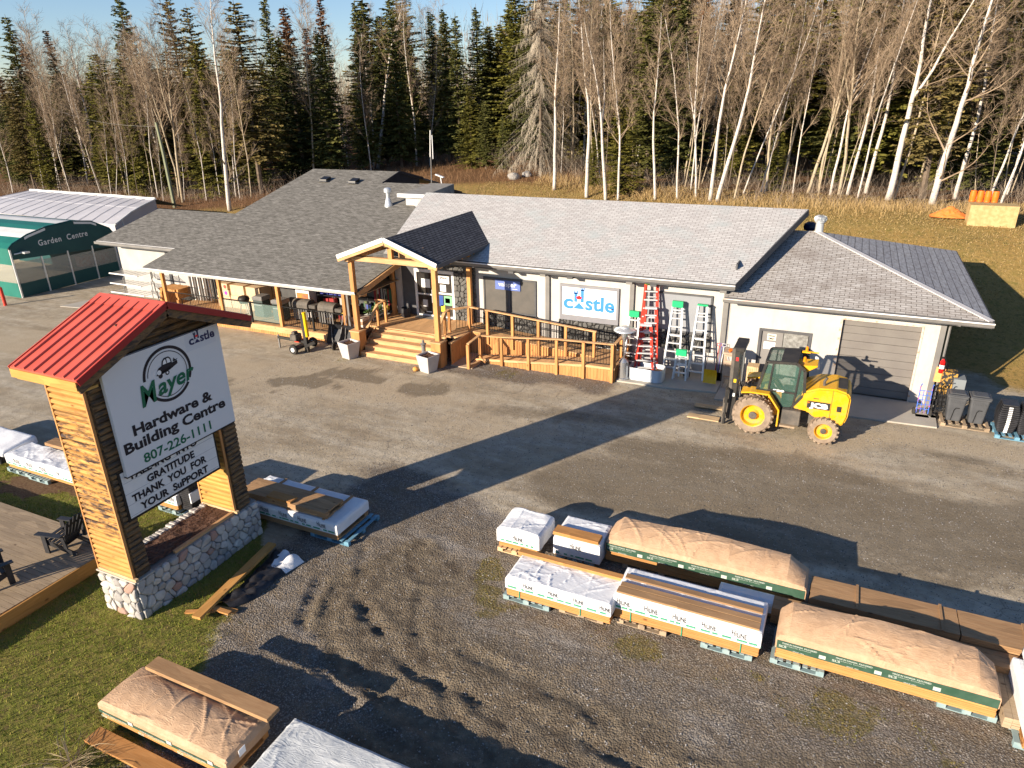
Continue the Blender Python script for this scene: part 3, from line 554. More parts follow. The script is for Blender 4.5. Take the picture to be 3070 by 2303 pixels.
roof('roof', [(1.83, 10.875), (-6.5, 10.875), (-6.5, ay_ + .005), (ax_, ay_ + .005)], lambda x, y: zg + sG * (10.87 - y), .10, m_roofg, m_trim, ga, uvf(sG))
MB().bar((1.80, -.65, zg + .015), (ax_, ay_, az_ + .015), .24, .03).build('hip_cap', mat('hip_shingle', (.50, .48, .47), (.56, .54, .53), 6), ga)
bx('fascia', m_trim, ga, -6.5, 1.85, -.72, -.675, 3.18, 3.36); bx('fascia', m_trim, ga, 1.835, 1.88, -.70, 10.9, 3.20, 3.38); bx('soffit', m_trim, ga, -6.34, 1.83, -.67, -.005, 3.17, 3.2); bx('soffit', m_trim, ga, .74, 1.83, 0, 10.2, 3.17, 3.2)
gt = MB().prism([(-.86, 3.37), (-.73, 3.37), (-.73, 3.23), (-.81, 3.23)], -6.55, 1.88, 'x').build('gutter', m_gut, ga)
bx('lip', m_fas, gt, -3.2, 1.88, -.875, -.855, 3.35, 3.39); bx('lip', m_copper, gt, -6.55, -3.2, -.875, -.855, 3.35, 3.39)
bx('corner_board', m_gut, ga, .53, .70, -.03, .0, -.05, 3.17)
MB().path([(.95, -.75, 3.2), (.80, -.15, 3.05), (.79, -.06, 2.9), (.79, -.06, .3)], .04).build('downspout', m_gut, ga)
md = MB().box(-5.24, -5.14, -.03, .1, 0, 2.16).box(-3.50, -3.40, -.03, .1, 0, 2.16).box(-5.14, -3.50, -.03, .1, 2.06, 2.16).build('side_door', m_trim, ga)
bx('panel', mat('door_grey', (.19, .18, .175), (.22, .21, .20), 1), md, -5.14, -4.38, .03, .07, .03, 2.06); bx('pane', mat('frosted_pane', (.16, .155, .145), (.30, .30, .285), 9, 6, ro=.35), md, -4.36, -3.52, .04, .06, .05, 2.04)
n_ = bx('notice', mat('notice_yellow', (.70, .68, .58)), md, -4.93, -4.62, .02, .03, 1.72, 1.96); bx('notice', m_white, md, -5.03, -4.62, .02, .03, 1.36, 1.64)
text_mb('PARKING', .055, .24, bold=.03, M=frame((-4.775, .018, 1.86), (1, 0, 0), (0, 0, 1)), align='CENTER').build('lettering', m_black, md)
text_mb('ONLY', .07, .22, bold=.05, M=frame((-4.775, .018, 1.75), (1, 0, 0), (0, 0, 1)), align='CENTER').build('lettering', m_black, md)
gd = MB()
for i in range(10):
    z0 = .05 + i * .281; gd.box(-2.47, .0, .10 + (.006 if i % 2 else 0), .14, z0, z0 + .274)
gd = gd.build('overhead_door', m_gdoor, ga, .01)
MB().box(-2.56, -2.47, -.02, .12, 0, 2.86).box(.0, .06, -.02, .12, 0, 2.86).box(-2.47, .0, -.02, .12, 2.80, 2.86).build('trim', mat('rusty_trim', (.52, .47, .42), (.36, .20, .10), 6, 5, rng=(.5, .7)), gd)

# --- entrance portico, landing and steps
po = thing('entrance_portico', 'cedar timber portico with a dark gabled roof over the wide front steps', 'portico', (-19.3, -1.5, 0))
SP = .362; zP = lambda x, y: 5.22 - SP * abs(x + 19.3)
for s, e in ((1, 1), (-1, -1)):
    xr = -19.3; xe = xr + s * 2.37
    # the far edge follows the line where it meets the main roof: 3.90+SL(y+.69) = z
    ymeet = lambda x: (zP(x, 0) - 3.90) / SL - .69
    pl = [(xe, -3.62), (xr + s * .003, -3.62), (xr + s * .003, ymeet(xr) + .12), (xe, ymeet(xe) + .12)]
    roof('roof', pl, zP, .09, m_roofp, m_trim, po, lambda v: (v.y, v.x * math.sqrt(1 + SP * SP)))
    MB().bar((xe, -3.63, zP(xe, 0) - .03), (xr, -3.63, 5.19), .03, .17).build('barge_board', m_fas, po)
    MB().bar((xe, -3.59, zP(xe, 0) - .17), (xr, -3.59, 5.05), .05, .14).build('rafter', m_ced, po)
    MB().bar((xe + s * .01, -3.6, zP(xe, 0) - .07), (xe + s * .01, ymeet(xe) + .1, zP(xe, 0) - .07), .03, .16).build('eave_board', m_trim, po)
    for yy in (-2.4, -1.4, -.4): MB().bar((xe - s * .05, yy, zP(xe, 0) - .17), (xr, yy, 5.06), .05, .13).build('rafter', m_ced, po)
for x in (-21.35, -17.33):
    bx('post', m_cedz, po, x - .10, x + .10, -3.25, -3.05, 1.10, 4.12, .01)
    pb = bx('pier', m_cedz, po, x - .24, x + .22, -3.40, -2.92, -.05, 1.04, .01); bx('cap', m_ced, pb, x - .28, x + .26, -3.44, -2.88, 1.04, 1.10, .008)
    bx('post', m_cedz, po, x - .09, x + .09, -.40, -.22, 1.0, 4.12, .01)
    bx('beam', m_cedy, po, x - .10, x + .10, -3.45, .45 if x > -18 else -.1, 4.12, 4.34, .01)
bx('tie_beam', m_ced, po, -21.7, -16.98, -3.26, -3.06, 4.13, 4.34, .01)
bx('king_post', m_cedz, po, -19.42, -19.22, -3.24, -3.08, 4.34, 5.0, .01); MB().bar((-19.3, -3.5, 4.98), (-19.3, 0, 4.98), .16, .2).build('ridge_beam', m_cedy, po)
hb = bx('hanging_board', m_ced, po, -19.25, -18.05, -2.72, -2.68, 4.30, 4.78); text_mb('Mayer', .3, .85, bold=.02, shear=.3, M=frame((-18.65, -2.725, 4.42), (1, 0, 0), (0, 0, 1)), align='CENTER').build('lettering', m_black, hb)
bx('lamp', m_fas, po, -19.75, -19.62, -3.05, -2.95, 4.78, 4.92)
bx('landing', m_cedy, po, -21.6, -16.9, -2.2, -.01, .92, 1.0)
for i in range(5):
    z = 1.0 - .2 * i; y = -2.2 - .30 * i
    bx('step', m_ced, po, -21.12, -17.56, y - .04, y + .32 if i else -1.95, z - .04, z + .004)
    bx('riser', m_ced, po, -21.12, -17.56, y, y + .03, z - .2, z - .04)
for x in (-21.16, -17.53): MB().prism([(-3.38, -.05), (-3.38, .15), (-2.2, .94), (-2.2, -.05)], x - .03, x + .03, 'x').build('stringer', m_cedy, po)
mb = MB()
for i in range(14): mb.box(-16.93, -16.89, -2.9 + i * .125, -2.79 + i * .125, -.05, .92)
mb.build('skirt_boards', m_cedz, po); bx('skirt_cap', m_cedy, po, -17.0, -16.84, -2.92, -1.2, .92, .99)
def stair_rail(parent, x, pts, posts, m=m_cedy):
    mb = MB()
    for a, b in zip(pts[:-1], pts[1:]): mb.bar((x, a[0], a[1]), (x, b[0], b[1]), .13, .04)
    mb.build('handrail', m, parent)
    for y, z0, z1 in posts: bx('rail_post', m_cedz, parent, x - .045, x + .045, y - .045, y + .045, z0, z1)
    mb = MB(); n = 12
    for i in range(n):
        y = pts[0][0] + (pts[-1][0] - pts[0][0]) * (i + .5) / n; zt = np.interp(y, [p[0] for p in pts], [p[1] for p in pts]); zb = np.interp(y, [p[0] for p in pts], [p[2] for p in pts])
        mb.tube((x, y, zb + .1), (x, y, zt - .02), .009, n=5)
    mb.bar((x, pts[0][0], pts[0][2] + .1), (x, pts[-1][0], pts[-1][2] + .1), .035, .035) if len(pts) == 2 else None
    mb.build('balusters', m_black, parent)
stair_rail(po, -21.02, [(-2.95, 1.15, .3), (-2.1, 1.95, 1.0), (-1.45, 2.0, 1.0)], [(-2.1, .9, 1.93), (-1.5, 1.0, 1.98)])
stair_rail(po, -17.62, [(-2.95, 1.15, .3), (-2.1, 1.95, 1.0), (-1.7, 2.0, 1.0)], [(-2.1, .9, 1.93), (-1.7, 1.0, 1.98)])
def post(x, y, z0, z1, par, s=.045): return bx('rail_post', m_cedz, par, x - s, x + s, y - s, y + s, z0, z1, .004)
MB().bar((-17.6, -1.65, 2.0), (-16.95, -1.25, 2.04), .13, .04).build('handrail', m_ced, po)
# guard on the porch side of the landing
MB().bar((-21.5, -1.45, 1.99), (-21.0, -1.45, 1.99), .13, .04).build('handrail', m_ced, po)
post(-21.5, -1.45, .9, 1.97, po)

# --- ramp
rp = thing('access_ramp', 'cedar access ramp folding back on itself with black balusters and board skirt', 'ramp', (-13.5, -1.2, 0))
def slab(name, x0, z0_, x1, z1_, y0, y1, th, m): return MB().prism([(x0, z0_), (x1, z1_), (x1, z1_ - th), (x0, z0_ - th)], y0, y1, 'y').build(name, m, rp)
slab('ramp_floor', -16.88, .995, -11.3, .58, -1.22, -.16, .06, m_cedy); slab('ramp_floor', -16.3, .04, -11.3, .58, -2.15, -1.30, .05, m_cedy); bx('turn_platform', m_cedy, rp, -11.3, -10.15, -2.15, -.16, .52, .58)
bx('ramp_foot', mat('ramp_foot_board', (.42, .30, .20), (.5, .37, .26), 3), rp, -16.9, -15.9, -3.0, -1.3, .0, .035)
mb = MB(); n = 44
for i in range(n):
    x0 = -16.0 + i * 5.85 / n; x1 = x0 + 5.85 / n - .008; zt = np.interp(x0, [-16.3, -11.3], [.02, .48]); mb.box(x0, x1, -2.175, -2.15, -.05, zt)
mb.build('skirt_boards', m_cedz, rp)
mb = MB()
for i in range(46):
    x0 = -16.85 + i * .122; mb.box(x0, x0 + .112, -1.245, -1.22, -.05, np.interp(x0, [-16.88, -11.3], [.95, .54]))
mb.build('skirt_boards', m_cedz, rp)
mb = MB()
for i in range(16): mb.box(-10.15, -10.125, -2.15 + i * .125, -2.03 + i * .125, -.05, .5)
mb.build('skirt_boards', m_cedz, rp)
MB().bar((-16.25, -2.18, .10), (-11.3, -2.18, .53), .03, .09).bar((-11.3, -2.18, .53), (-10.12, -2.18, .55), .03, .09).build('edge_board', m_ced, rp)
def run(name, P, posts, zt, zb, cap=True):
    mb = MB()
    for a, b in zip(P[:-1], P[1:]): mb.bar((a[0], a[1], a[2] + zt), (b[0], b[1], b[2] + zt), .12, .045)
    mb.build('handrail', m_ced, rp)
    mb = MB()
    for a, b in zip(P[:-1], P[1:]):
        a = Vector(a); b = Vector(b); n = max(2, int((b - a).length / .115)); mb.bar(a + Vector((0, 0, zb)), b + Vector((0, 0, zb)), .03, .03)
        for i in range(n): p = a.lerp(b, (i + .5) / n); mb.tube(p + Vector((0, 0, zb)), p + Vector((0, 0, zt)), .009, n=5, cap=False)
    mb.build('balusters', m_black, rp)
run('front', [(-15.95, -2.12, .25), (-14.95, -2.12, .30), (-12.57, -2.12, .52), (-10.18, -2.12, .60)], 0, .93, .10)
for x, z0, z1 in ((-15.95, -.05, 1.15), (-14.92, -.05, 1.22), (-13.72, -.05, 1.33), (-12.50, -.05, 1.44), (-11.38, -.05, 1.49), (-10.22, -.05, 1.52)): post(x, -2.21 if x > -15.5 else -2.12, z0, z1, rp, .055)
run('outer', [(-16.05, -3.0, .12), (-15.95, -2.12, .25)], 0, .95, .10); post(-16.05, -3.0, -.02, 1.04, rp, .06)
MB().bar((-16.0, -2.95, .06), (-15.95, -2.15, .06), .12, .12).build('kerb_board', m_cedy, rp)
run('side', [(-10.18, -2.12, .60), (-10.18, -.25, .60)], 0, .93, .10); post(-10.18, -1.2, 0, 1.5, rp, .055); post(-10.18, -.3, 0, 1.5, rp, .055); post(-10.18, -2.05, -.05, 1.52, rp, .055)
run('inner', [(-16.9, -1.22, 1.08), (-16.0, -1.22, 1.02), (-11.2, -1.22, .66)], 0, .98, .12)
for x in (-16.9, -16.02, -14.85, -13.68, -12.48, -11.27): post(x, -1.26, np.interp(x, [-16.9, -11.2], [.6, .1]), np.interp(x, [-16.9, -11.2], [2.05, 1.62]), rp, .055)
run('back', [(-16.9, -1.22, 1.08), (-17.35, -1.7, 1.03)], 0, .98, .12)
MB().path([(-16.7, -1.12, 1.62), (-11.3, -1.12, 1.30)], .02).build('grab_rail', m_black, rp)
MB().path([(-16.7, -.22, 1.62), (-11.3, -.22, 1.22), (-10.3, -.22, 1.22)], .02).build('grab_rail', m_black, rp)
rail_panel(rp, (-14.5, -.18, 0), (-10.3, -.18, 0), .66, 1.4)

# --- roof fittings
def vent_pipe(x, y, z):
    t = thing('roof_flue', 'shiny metal flue with a conical skirt on the dark roof', 'flue', (x, y, z))
    MB().lathe([(.23, -.1), (.22, .02), (.12, .38), (.11, .40)], (x, y, z)).build('skirt', m_alu, t, smooth=False); MB().lathe([(.10, .38), (.10, .68)], (x, y, z)).build('pipe', m_alu, t); MB().lathe([(.11, .68), (.20, .70), (.20, .86), (.15, .92), (.02, .95)], (x, y, z)).build('cap', m_alu, t)
vent_pipe(-25.29, 5.56, 4.95)
for i, (x, y) in enumerate(((-31.84, 8.56), (-29.63, 8.46))):
    t = thing('roof_vent', ('flat black roof vent nearer the far end of the dark roof', 'flat black roof vent nearer the flue on the dark roof')[i], 'vent', (x, y, zD(x, y)), group='box vents on the dark roof')
    z = zD(x, y); MB().prism([(-.25, 0), (.25, 0.1), (.25, .25), (-.22, .12)], -.25, .25, 'x').build('hood', m_black, t, local=True); MB().box(-.33, .33, -.33, .35, .0, .04).build('flange', m_trim, t, local=True)
t = thing('turbine_vent', 'ribbed metal turbine vent at the peak of the garage roof', 'vent', (-3.85, 5.15, 4.9))
MB().lathe([(.17, -.1), (.15, .38)], (0, 0, 0)).build('base', m_galv, t, local=True)
mb = MB()
for i in range(24):
    a = 2 * PI * i / 24; a2 = a + .14
    pr = [(.15, .38), (.23, .46), (.26, .55), (.22, .64), (.08, .70)]
    for (r0, h0), (r1, h1) in zip(pr[:-1], pr[1:]): mb.add([(r0 * math.cos(a), r0 * math.sin(a), h0), (r0 * .9 * math.cos(a2), r0 * .9 * math.sin(a2), h0), (r1 * .9 * math.cos(a2), r1 * .9 * math.sin(a2), h1), (r1 * math.cos(a), r1 * math.sin(a), h1)], [(0, 1, 2, 3)])
mb.lathe([(.20, .40), (.20, .62)], n=16); mb.build('rotor', m_galv, t, local=True)
t = thing('mushroom_vent', 'black mushroom vent behind the garage roof peak', 'vent', (-4.3, 7.6, 4.1)); MB().lathe([(.14, -.1), (.14, .45), (.26, .45), (.29, .58), (.26, .72), (.12, .80)]).build('hood', mat('vent_blue_black', (.015, .02, .05), ro=.3), t, local=True)
t = thing('antenna_mast', 'tall thin antenna pole on the dark roof ridge', 'antenna', (-24.48, 8.75, 5.6)); MB().tube((0, 0, 0), (.1, 0, 2.5), .03, .025).build('mast', m_gut, t, local=True); MB().tube((.2, 0, 1.5), (.22, 0, 2.75), .025).tube((.02, 0, 1.6), (.12, 0, 3.0), .028).build('aerial', m_fas, t, local=True)
t = thing('satellite_arm', 'small pale aerial on a bent arm beside the antenna pole', 'antenna', (-23.95, 8.9, 5.4)); MB().path([(0, 0, 0), (.05, 0, .3), (0, 0, .7)], .03).build('arm', m_fas, t, local=True); MB().bar((-.3, 0, .85), (.2, 0, .70), .18, .05).build('head', m_fas, t, local=True)

# ------------------------------------------------------------------ trees
BIRCHES =  [[-80.02,24.58,-0.49,-0.23,8.3],[-49.54,17.52,-0.11,-0.05,14.21],[-59.16,21.22,0.54,0.26,13.83],[-62.57,23.8,1.13,0.54,12.85],[-65.07,25.7,-1.87,-0.89,12.2],[-88.24,23.36,0.45,0.21,6.53],[-64.77,47.47,-2.98,-1.42,14.07],[-87.31,39.3,0.47,0.23,8.41],[-72.91,35.3,-1.36,-0.65,5.7],[-64.04,47.46,-0.22,-0.11,15.58],[-61.17,48.99,-0.1,-0.05,12.5],[-53.32,44.23,3.02,1.44,16.18],[-54.15,44.64,0.29,0.14,12.36],[-57.37,53.2,0.13,0.06,8.47],[-48.49,59.66,0.49,0.23,11.68],[-45.27,57.68,0.73,0.35,11.63],[-23.38,24.67,0.19,0.09,11.17],[-20.14,22.88,-0.27,-0.13,11.28],[-18.53,22.3,-0.95,-0.45,9.74],[-17.64,22.26,-0.59,-0.28,10.71],[-15.08,22.59,-0.45,-0.22,9.55],[-13.59,22.72,-1.14,-0.54,9.24],[-12.41,23.21,-0.37,-0.18,8.1],[-11.34,22.36,0.71,0.34,10.77],[-10.85,22.36,1.76,0.84,11.22],[-9.83,22.89,1.01,0.48,7.64],[-8.24,26.8,-0.04,-0.02,9.64],[-7.32,27.11,0.93,0.44,11.46],[-5.61,26.83,1.46,0.69,11.36],[-4.14,26.44,0.56,0.27,9.81],[-3.62,26.69,0.65,0.31,10.02],[-3.09,26.93,0.64,0.3,9.49],[-1.99,28.29,0.57,0.27,11.12],[-0.7,25.54,0.47,0.22,11.05],[-0.35,26.18,0.89,0.43,10.38],[1.71,24.39,1.0,0.48,10.55],[3.22,27.62,0.27,0.13,10.35],[5.11,27.55,0.9,0.43,6.38],[5.52,25.94,0.88,0.42,5.14],[1.38,32.3,0.42,0.2,8.39],[-4.95,28.1,-0.35,-0.16,8.48]]
SPRUCES =  [[-104.43,38.0,19.66],[-107.43,45.0,18.25],[-96.2,34.0,16.13],[-67.16,24.0,12.22],[-79.2,22.0,9.63],[-65.38,25.0,5.27],[-79.97,30.0,4.79],[-80.61,36.0,21.21],[-70.98,34.0,19.39],[-67.19,33.0,17.92],[-59.6,36.0,18.55],[-69.3,50.0,17.8],[-56.43,38.0,15.17],[-54.25,38.0,17.72],[-63.23,34.0,13.53],[-54.77,27.0,8.67],[-48.48,36.0,16.63],[-53.06,46.0,16.28],[-47.13,40.0,16.8],[-48.52,45.0,15.75],[-47.33,48.0,16.01],[-44.56,46.0,15.74],[-42.05,44.0,14.68],[-40.68,46.0,15.4],[-37.51,38.0,7.68],[-34.25,44.0,14.54],[-28.15,33.0,14.19],[-28.57,38.0,13.78],[-27.94,42.0,13.19],[-23.03,36.0,13.56],[-17.97,24.0,6.64],[-20.75,26.0,3.6],[-31.65,33.0,4.83],[-34.92,36.0,6.2],[-22.9,36.0,12.84],[-17.73,30.0,13.28],[-15.32,29.0,13.29],[-14.45,32.0,13.24],[-8.53,44.0,12.16],[-5.77,40.0,11.86],[-4.28,38.0,12.84],[0.09,38.0,11.4],[-7.88,28.0,4.47],[-3.9,34.0,9.11],[-1.6,34.0,8.44],[-11.01,30.0,8.65],[2.31,32.0,9.51],[4.6,30.0,8.88]]

def bark_birch(name, lo, hi, ink):
    N = NT(name); a = N.noise(2.2, 5, .7, (2.5, 2.5, 9)); b = N.noise(1.2, 4, .6, (3, 3, 1.2))
    col = N.mix(N.ramp(b, .3, .7), lo, hi); col = N.mix(N.ramp(a, .57, .64), col, ink)
    sep = N.n('SeparateXYZ', ins={0: N.co()}); col = N.mix(N.math('MULTIPLY', N.ramp(sep.outputs[2], .02, .16, (1, 1, 1), (0, 0, 0)), N.ramp(a, .38, .5)), col, ink)
    return N.out(col, .85, .15)
m_birch = bark_birch('birch_bark', (.50, .45, .40), (.66, .61, .55), (.05, .042, .036))
m_aspen = bark_birch('aspen_bark', (.33, .26, .17), (.47, .40, .30), (.06, .045, .03))
m_grayb = bark_birch('grey_bark', (.13, .10, .075), (.20, .16, .12), (.04, .03, .025))
m_twig = mat('bare_twig', (.21, .15, .10), (.34, .255, .175), 1.5, ro=.9); m_twigd = mat('dead_spruce_twig', (.25, .21, .16), (.38, .33, .26), 1.0, ro=.9); m_strunk = mat('spruce_trunk', (.10, .075, .055), (.17, .13, .095), 3, ro=.9)
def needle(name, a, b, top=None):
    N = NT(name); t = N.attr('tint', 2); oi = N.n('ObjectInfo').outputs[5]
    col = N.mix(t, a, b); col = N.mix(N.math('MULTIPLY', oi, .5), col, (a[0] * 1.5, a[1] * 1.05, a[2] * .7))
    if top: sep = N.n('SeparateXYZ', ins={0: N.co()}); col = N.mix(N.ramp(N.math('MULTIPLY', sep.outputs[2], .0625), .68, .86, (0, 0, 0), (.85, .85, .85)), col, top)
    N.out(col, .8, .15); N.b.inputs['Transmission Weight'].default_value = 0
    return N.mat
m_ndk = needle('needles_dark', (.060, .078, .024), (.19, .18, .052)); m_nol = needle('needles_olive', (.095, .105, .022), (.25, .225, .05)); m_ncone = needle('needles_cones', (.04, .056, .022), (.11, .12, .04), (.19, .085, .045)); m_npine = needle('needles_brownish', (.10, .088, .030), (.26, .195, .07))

def spruce_proto(name, H, R, seed, mneed, dens=1.0, bare=.08, top_narrow=.75, droop=.35, dead=False):
    rr = random.Random(seed); t = thing(name, 'x', 'tree', (0, -500, 0)); ORG[t.name] = Matrix.Identity(4)
    MB().path([(0, 0, -.5), (.05 * rr.uniform(-1, 1), 0, H * .3), (0, .05 * rr.uniform(-1, 1), H * .65), (0, 0, H)], [.011 * H, .009 * H, .005 * H, .01], 7).build('trunk', m_strunk, t, local=True)
    mb = MB(); tint = []; wood_mb = MB(); z = H * bare
    while z < H * .985:
        f = (z - H * bare) / (H * (1 - bare)); rad = R * (1 - f) ** top_narrow * (1 if f > .08 else .75) + .12
        nb = rr.randint(5, 7) if f < .85 else 5
        for _ in range(nb):
            a = rr.uniform(0, 2 * PI); L = rad * rr.uniform(.6, 1.3); 
            if rr.random() < .10: continue
            el = .35 - .75 * (1 - f) * droop * 2 * rr.uniform(.7, 1.3); bt = rr.random(); d = Vector((math.cos(a), math.sin(a), 0)); p = Vector((0, 0, z)); n = max(2, int(L / .17 * dens)); prev = p.copy()
            for k in range(n):
                u = (k + 1) / n; q = p + d * (L * u) + Vector((0, 0, L * (math.sin(el) * u - droop * .5 * u * u + .16 * u ** 3)))
                if dead:
                    wood_mb.add([prev + Vector((0, 0, .015)), prev - Vector((0, 0, .015)), q], [(0, 1, 2)])
                    for s in range(4):
                        h = Vector((rr.gauss(0, .10), rr.gauss(0, .10), -rr.uniform(.15, .75) * (.4 + u))); b_ = prev.lerp(q, rr.random()); e = b_ + d * rr.uniform(-.1, .18) + h; m_ = b_.lerp(e, .5) + Vector((rr.gauss(0, .04), rr.gauss(0, .04), -.04))
                        sd_ = d.cross(Vector((0, 0, 1))) * .011; wood_mb.add([b_ + sd_, b_ - sd_, m_ - sd_, m_ + sd_, e], [(0, 1, 2, 3), (3, 2, 4)])
                else:
                    side = Vector((-d.y, d.x, 0)); w0 = (.10 + .26 * math.sin(PI * min(1, u * .8 + .15))) * min(1, L)
                    for s in (-1, 1, 0):
                        b_ = prev.lerp(q, rr.uniform(0, .6)); e = b_ + d * rr.uniform(.10, .30) * (1 if s else 1.4) + side * s * w0 * rr.uniform(.6, 1.3) + Vector((0, 0, rr.uniform(-.16, .03)))
                        wdt = rr.uniform(.05, .11); n_ = (e - b_).cross(Vector((rr.gauss(0, .5), rr.gauss(0, .5), 1))).normalized() * wdt
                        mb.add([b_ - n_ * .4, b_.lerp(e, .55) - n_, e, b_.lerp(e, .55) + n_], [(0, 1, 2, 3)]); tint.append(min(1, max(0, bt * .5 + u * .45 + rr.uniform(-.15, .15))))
                        if rr.random() < .45:
                            e2 = b_ + Vector((rr.gauss(0, .06), rr.gauss(0, .06), -rr.uniform(.08, .26))); n2_ = Vector((rr.gauss(0, 1), rr.gauss(0, 1), 0)).normalized() * wdt
                            mb.add([b_ - n2_, b_ + n2_, e2], [(0, 1, 2)]); tint.append(rr.uniform(0, .4))
                prev = q
        z += H * .0115 * rr.uniform(.8, 1.25) / max(.7, dens)
    if dead: wood_mb.build('crown', m_twigd, t, local=True)
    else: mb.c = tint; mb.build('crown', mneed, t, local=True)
    return t
def rot_dir(d, ang, az):
    u = d.orthogonal().normalized(); v = d.cross(u); return (d * math.cos(ang) + (u * math.cos(az) + v * math.sin(az)) * math.sin(ang)).normalized()
def birch_proto(name, H, r, seed, mbark, crown0=.45, fork=False, spread=1.0, low=0):
    rr = random.Random(seed); t = thing(name, 'x', 'tree', (0, -500, 0)); ORG[t.name] = Matrix.Identity(4); tr = MB(); cr = MB()
    def wig(p, d, L, n, up=.05, j=.07):
        pts = [p.copy()]
        for i in range(n):
            d = (d + Vector((rr.gauss(0, j), rr.gauss(0, j), up))).normalized(); p = p + d * L / n; pts.append(p.copy())
        return pts, d
    stems = [(Vector((0, 0, -.4)), Vector((0, 0, 1)), H, r)]
    pts, _ = wig(Vector((0, 0, -.4)), Vector((rr.gauss(0, .03), rr.gauss(0, .03), 1)), H + .4, 14, .1, .045)
    n = len(pts); rs = [max(.012, r * (1.12 if i == 0 else 1) * (1 - (i / (n - 1)) ** 1.15 * .93)) for i in range(n)]; tr.path(pts, rs, 8)
    axes = [(pts, rs)]
    if fork:
        i0 = int(n * .45); d = rot_dir((pts[i0 + 1] - pts[i0]).normalized(), .35, rr.uniform(0, 6)); p2, _ = wig(pts[i0], d, H * .5, 8, .12, .05); r2 = [rs[i0] * .75 * (1 - (i / 8) * .9) for i in range(9)]; tr.path(p2, r2, 6); axes.append((p2, r2))
    def seg(pts, r0, r1, ns=3):
        k = len(pts); cr.path(pts, [r0 + (r1 - r0) * i / (k - 1) for i in range(k)], ns)
    for ai, (pp, rs_) in enumerate(axes):
        m_ = len(pp); nb = int((34 if ai == 0 else 16) * H / 14)
        for b in range(nb):
            f = (crown0 if ai == 0 else .1) + (1 - (crown0 if ai == 0 else .1)) * (b + rr.random()) / nb
            if low and rr.random() < .2: f = rr.uniform(.12, crown0)
            x = f * (m_ - 1); i = min(int(x), m_ - 2); p = pp[i].lerp(pp[i + 1], x - i); d0 = (pp[i + 1] - pp[i]).normalized()
            d = rot_dir(d0, rr.uniform(.5, 1.05) * spread, rr.uniform(0, 2 * PI)); L = (1 - f) * H * .30 * rr.uniform(.6, 1.2) + rr.uniform(.5, 1.1)
            bp, dl = wig(p, d, L, 6, .09, .13); rb = min(rs_[i] * .45, .012 + .011 * L); seg(bp, rb, .004, 4)
            for s in range(int(5 + L * 3.8)):
                y = rr.uniform(.15, 1) * 6; j = min(int(y), 5); q = bp[j].lerp(bp[j + 1], y - j); d2 = rot_dir((bp[j + 1] - bp[j]).normalized(), rr.uniform(.4, 1.0), rr.uniform(0, 6.3)); L2 = rr.uniform(.35, .95) * (1 - .3 * y / 6)
                sp, _ = wig(q, d2, L2, 3, .03, .16); seg(sp, .008, .004)
                for u in range(4):
                    q2 = sp[rr.randint(1, 3)]; d3 = rot_dir(d2, rr.uniform(.3, .9), rr.uniform(0, 6.3)); e = q2 + d3 * rr.uniform(.2, .5); o_ = d3.orthogonal().normalized() * .007; cr.add([q2 + o_, q2 - o_, e], [(0, 1, 2)])
    tr.build('trunk', mbark, t, smooth=True, local=True); cr.build('crown', m_twig, t, local=True)
    return t
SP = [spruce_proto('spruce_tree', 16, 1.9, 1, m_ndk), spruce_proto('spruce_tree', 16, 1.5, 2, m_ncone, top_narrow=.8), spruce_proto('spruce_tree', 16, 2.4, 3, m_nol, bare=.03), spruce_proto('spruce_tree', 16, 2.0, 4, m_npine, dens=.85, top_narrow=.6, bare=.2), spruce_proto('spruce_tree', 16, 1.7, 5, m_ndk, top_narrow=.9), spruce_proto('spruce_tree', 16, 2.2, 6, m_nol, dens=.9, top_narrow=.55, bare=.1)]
BI = [birch_proto('birch_tree', 14, .13, 11, m_birch), birch_proto('birch_tree', 14, .10, 12, m_birch, fork=True), birch_proto('birch_tree', 15, .16, 13, m_birch, crown0=.5, fork=True), birch_proto('birch_tree', 13, .085, 14, m_aspen, crown0=.4), birch_proto('birch_tree', 14, .12, 15, m_aspen, fork=True, crown0=.38), birch_proto('birch_tree', 12, .06, 16, m_grayb, crown0=.3), birch_proto('birch_tree', 14, .15, 17, m_birch, crown0=.42, low=1), birch_proto('birch_tree', 11, .075, 18, m_birch, crown0=.3)]
used = {}
def plant(protos, i, x, y, h, h0, label, group=None, lean=(0, 0), wid=1.0, cat='tree'):
    p = protos[i]; k = h / h0; z = hz(x, y) - .05; c = p.copy(); COL.objects.link(c)
    for ch in p.children: d = ch.copy(); COL.objects.link(d); d.parent = c
    c.location = (x, y, z); c.scale = (k * wid, k * wid, k); ax = Vector((0, 0, 1)); ld = Vector((lean[0], lean[1], 1)).normalized()
    c.rotation_mode = 'QUATERNION'; from mathutils import Quaternion
    c.rotation_quaternion = ax.rotation_difference(ld) @ Quaternion((0, 0, 1), R_.uniform(0, 6.28))
    c['label'] = label; c['category'] = cat
    if group: c['group'] = group
    return c
BL = {1: 'lone white birch rising behind the low left part of the dark roof', 2: 'tall yellowish poplar right beside the green utility pole', 11: 'thick white birch forking high above the dark roof ridge', 16: 'smooth white birch just right of the big grey dead spruce', 17: 'tall white birch with spreading bare crown above the pale shop roof', 18: 'curved thick white birch leaning over the middle of the shop roof', 35: 'thickest white birch leaning right near the orange barrels', 33: 'thick pale trunk left of a pair in the stand above the garage', 34: 'slimmer trunk of the leaning pair above the garage', 38: 'pale birch trunk right behind the chipboard box'}
n = 0
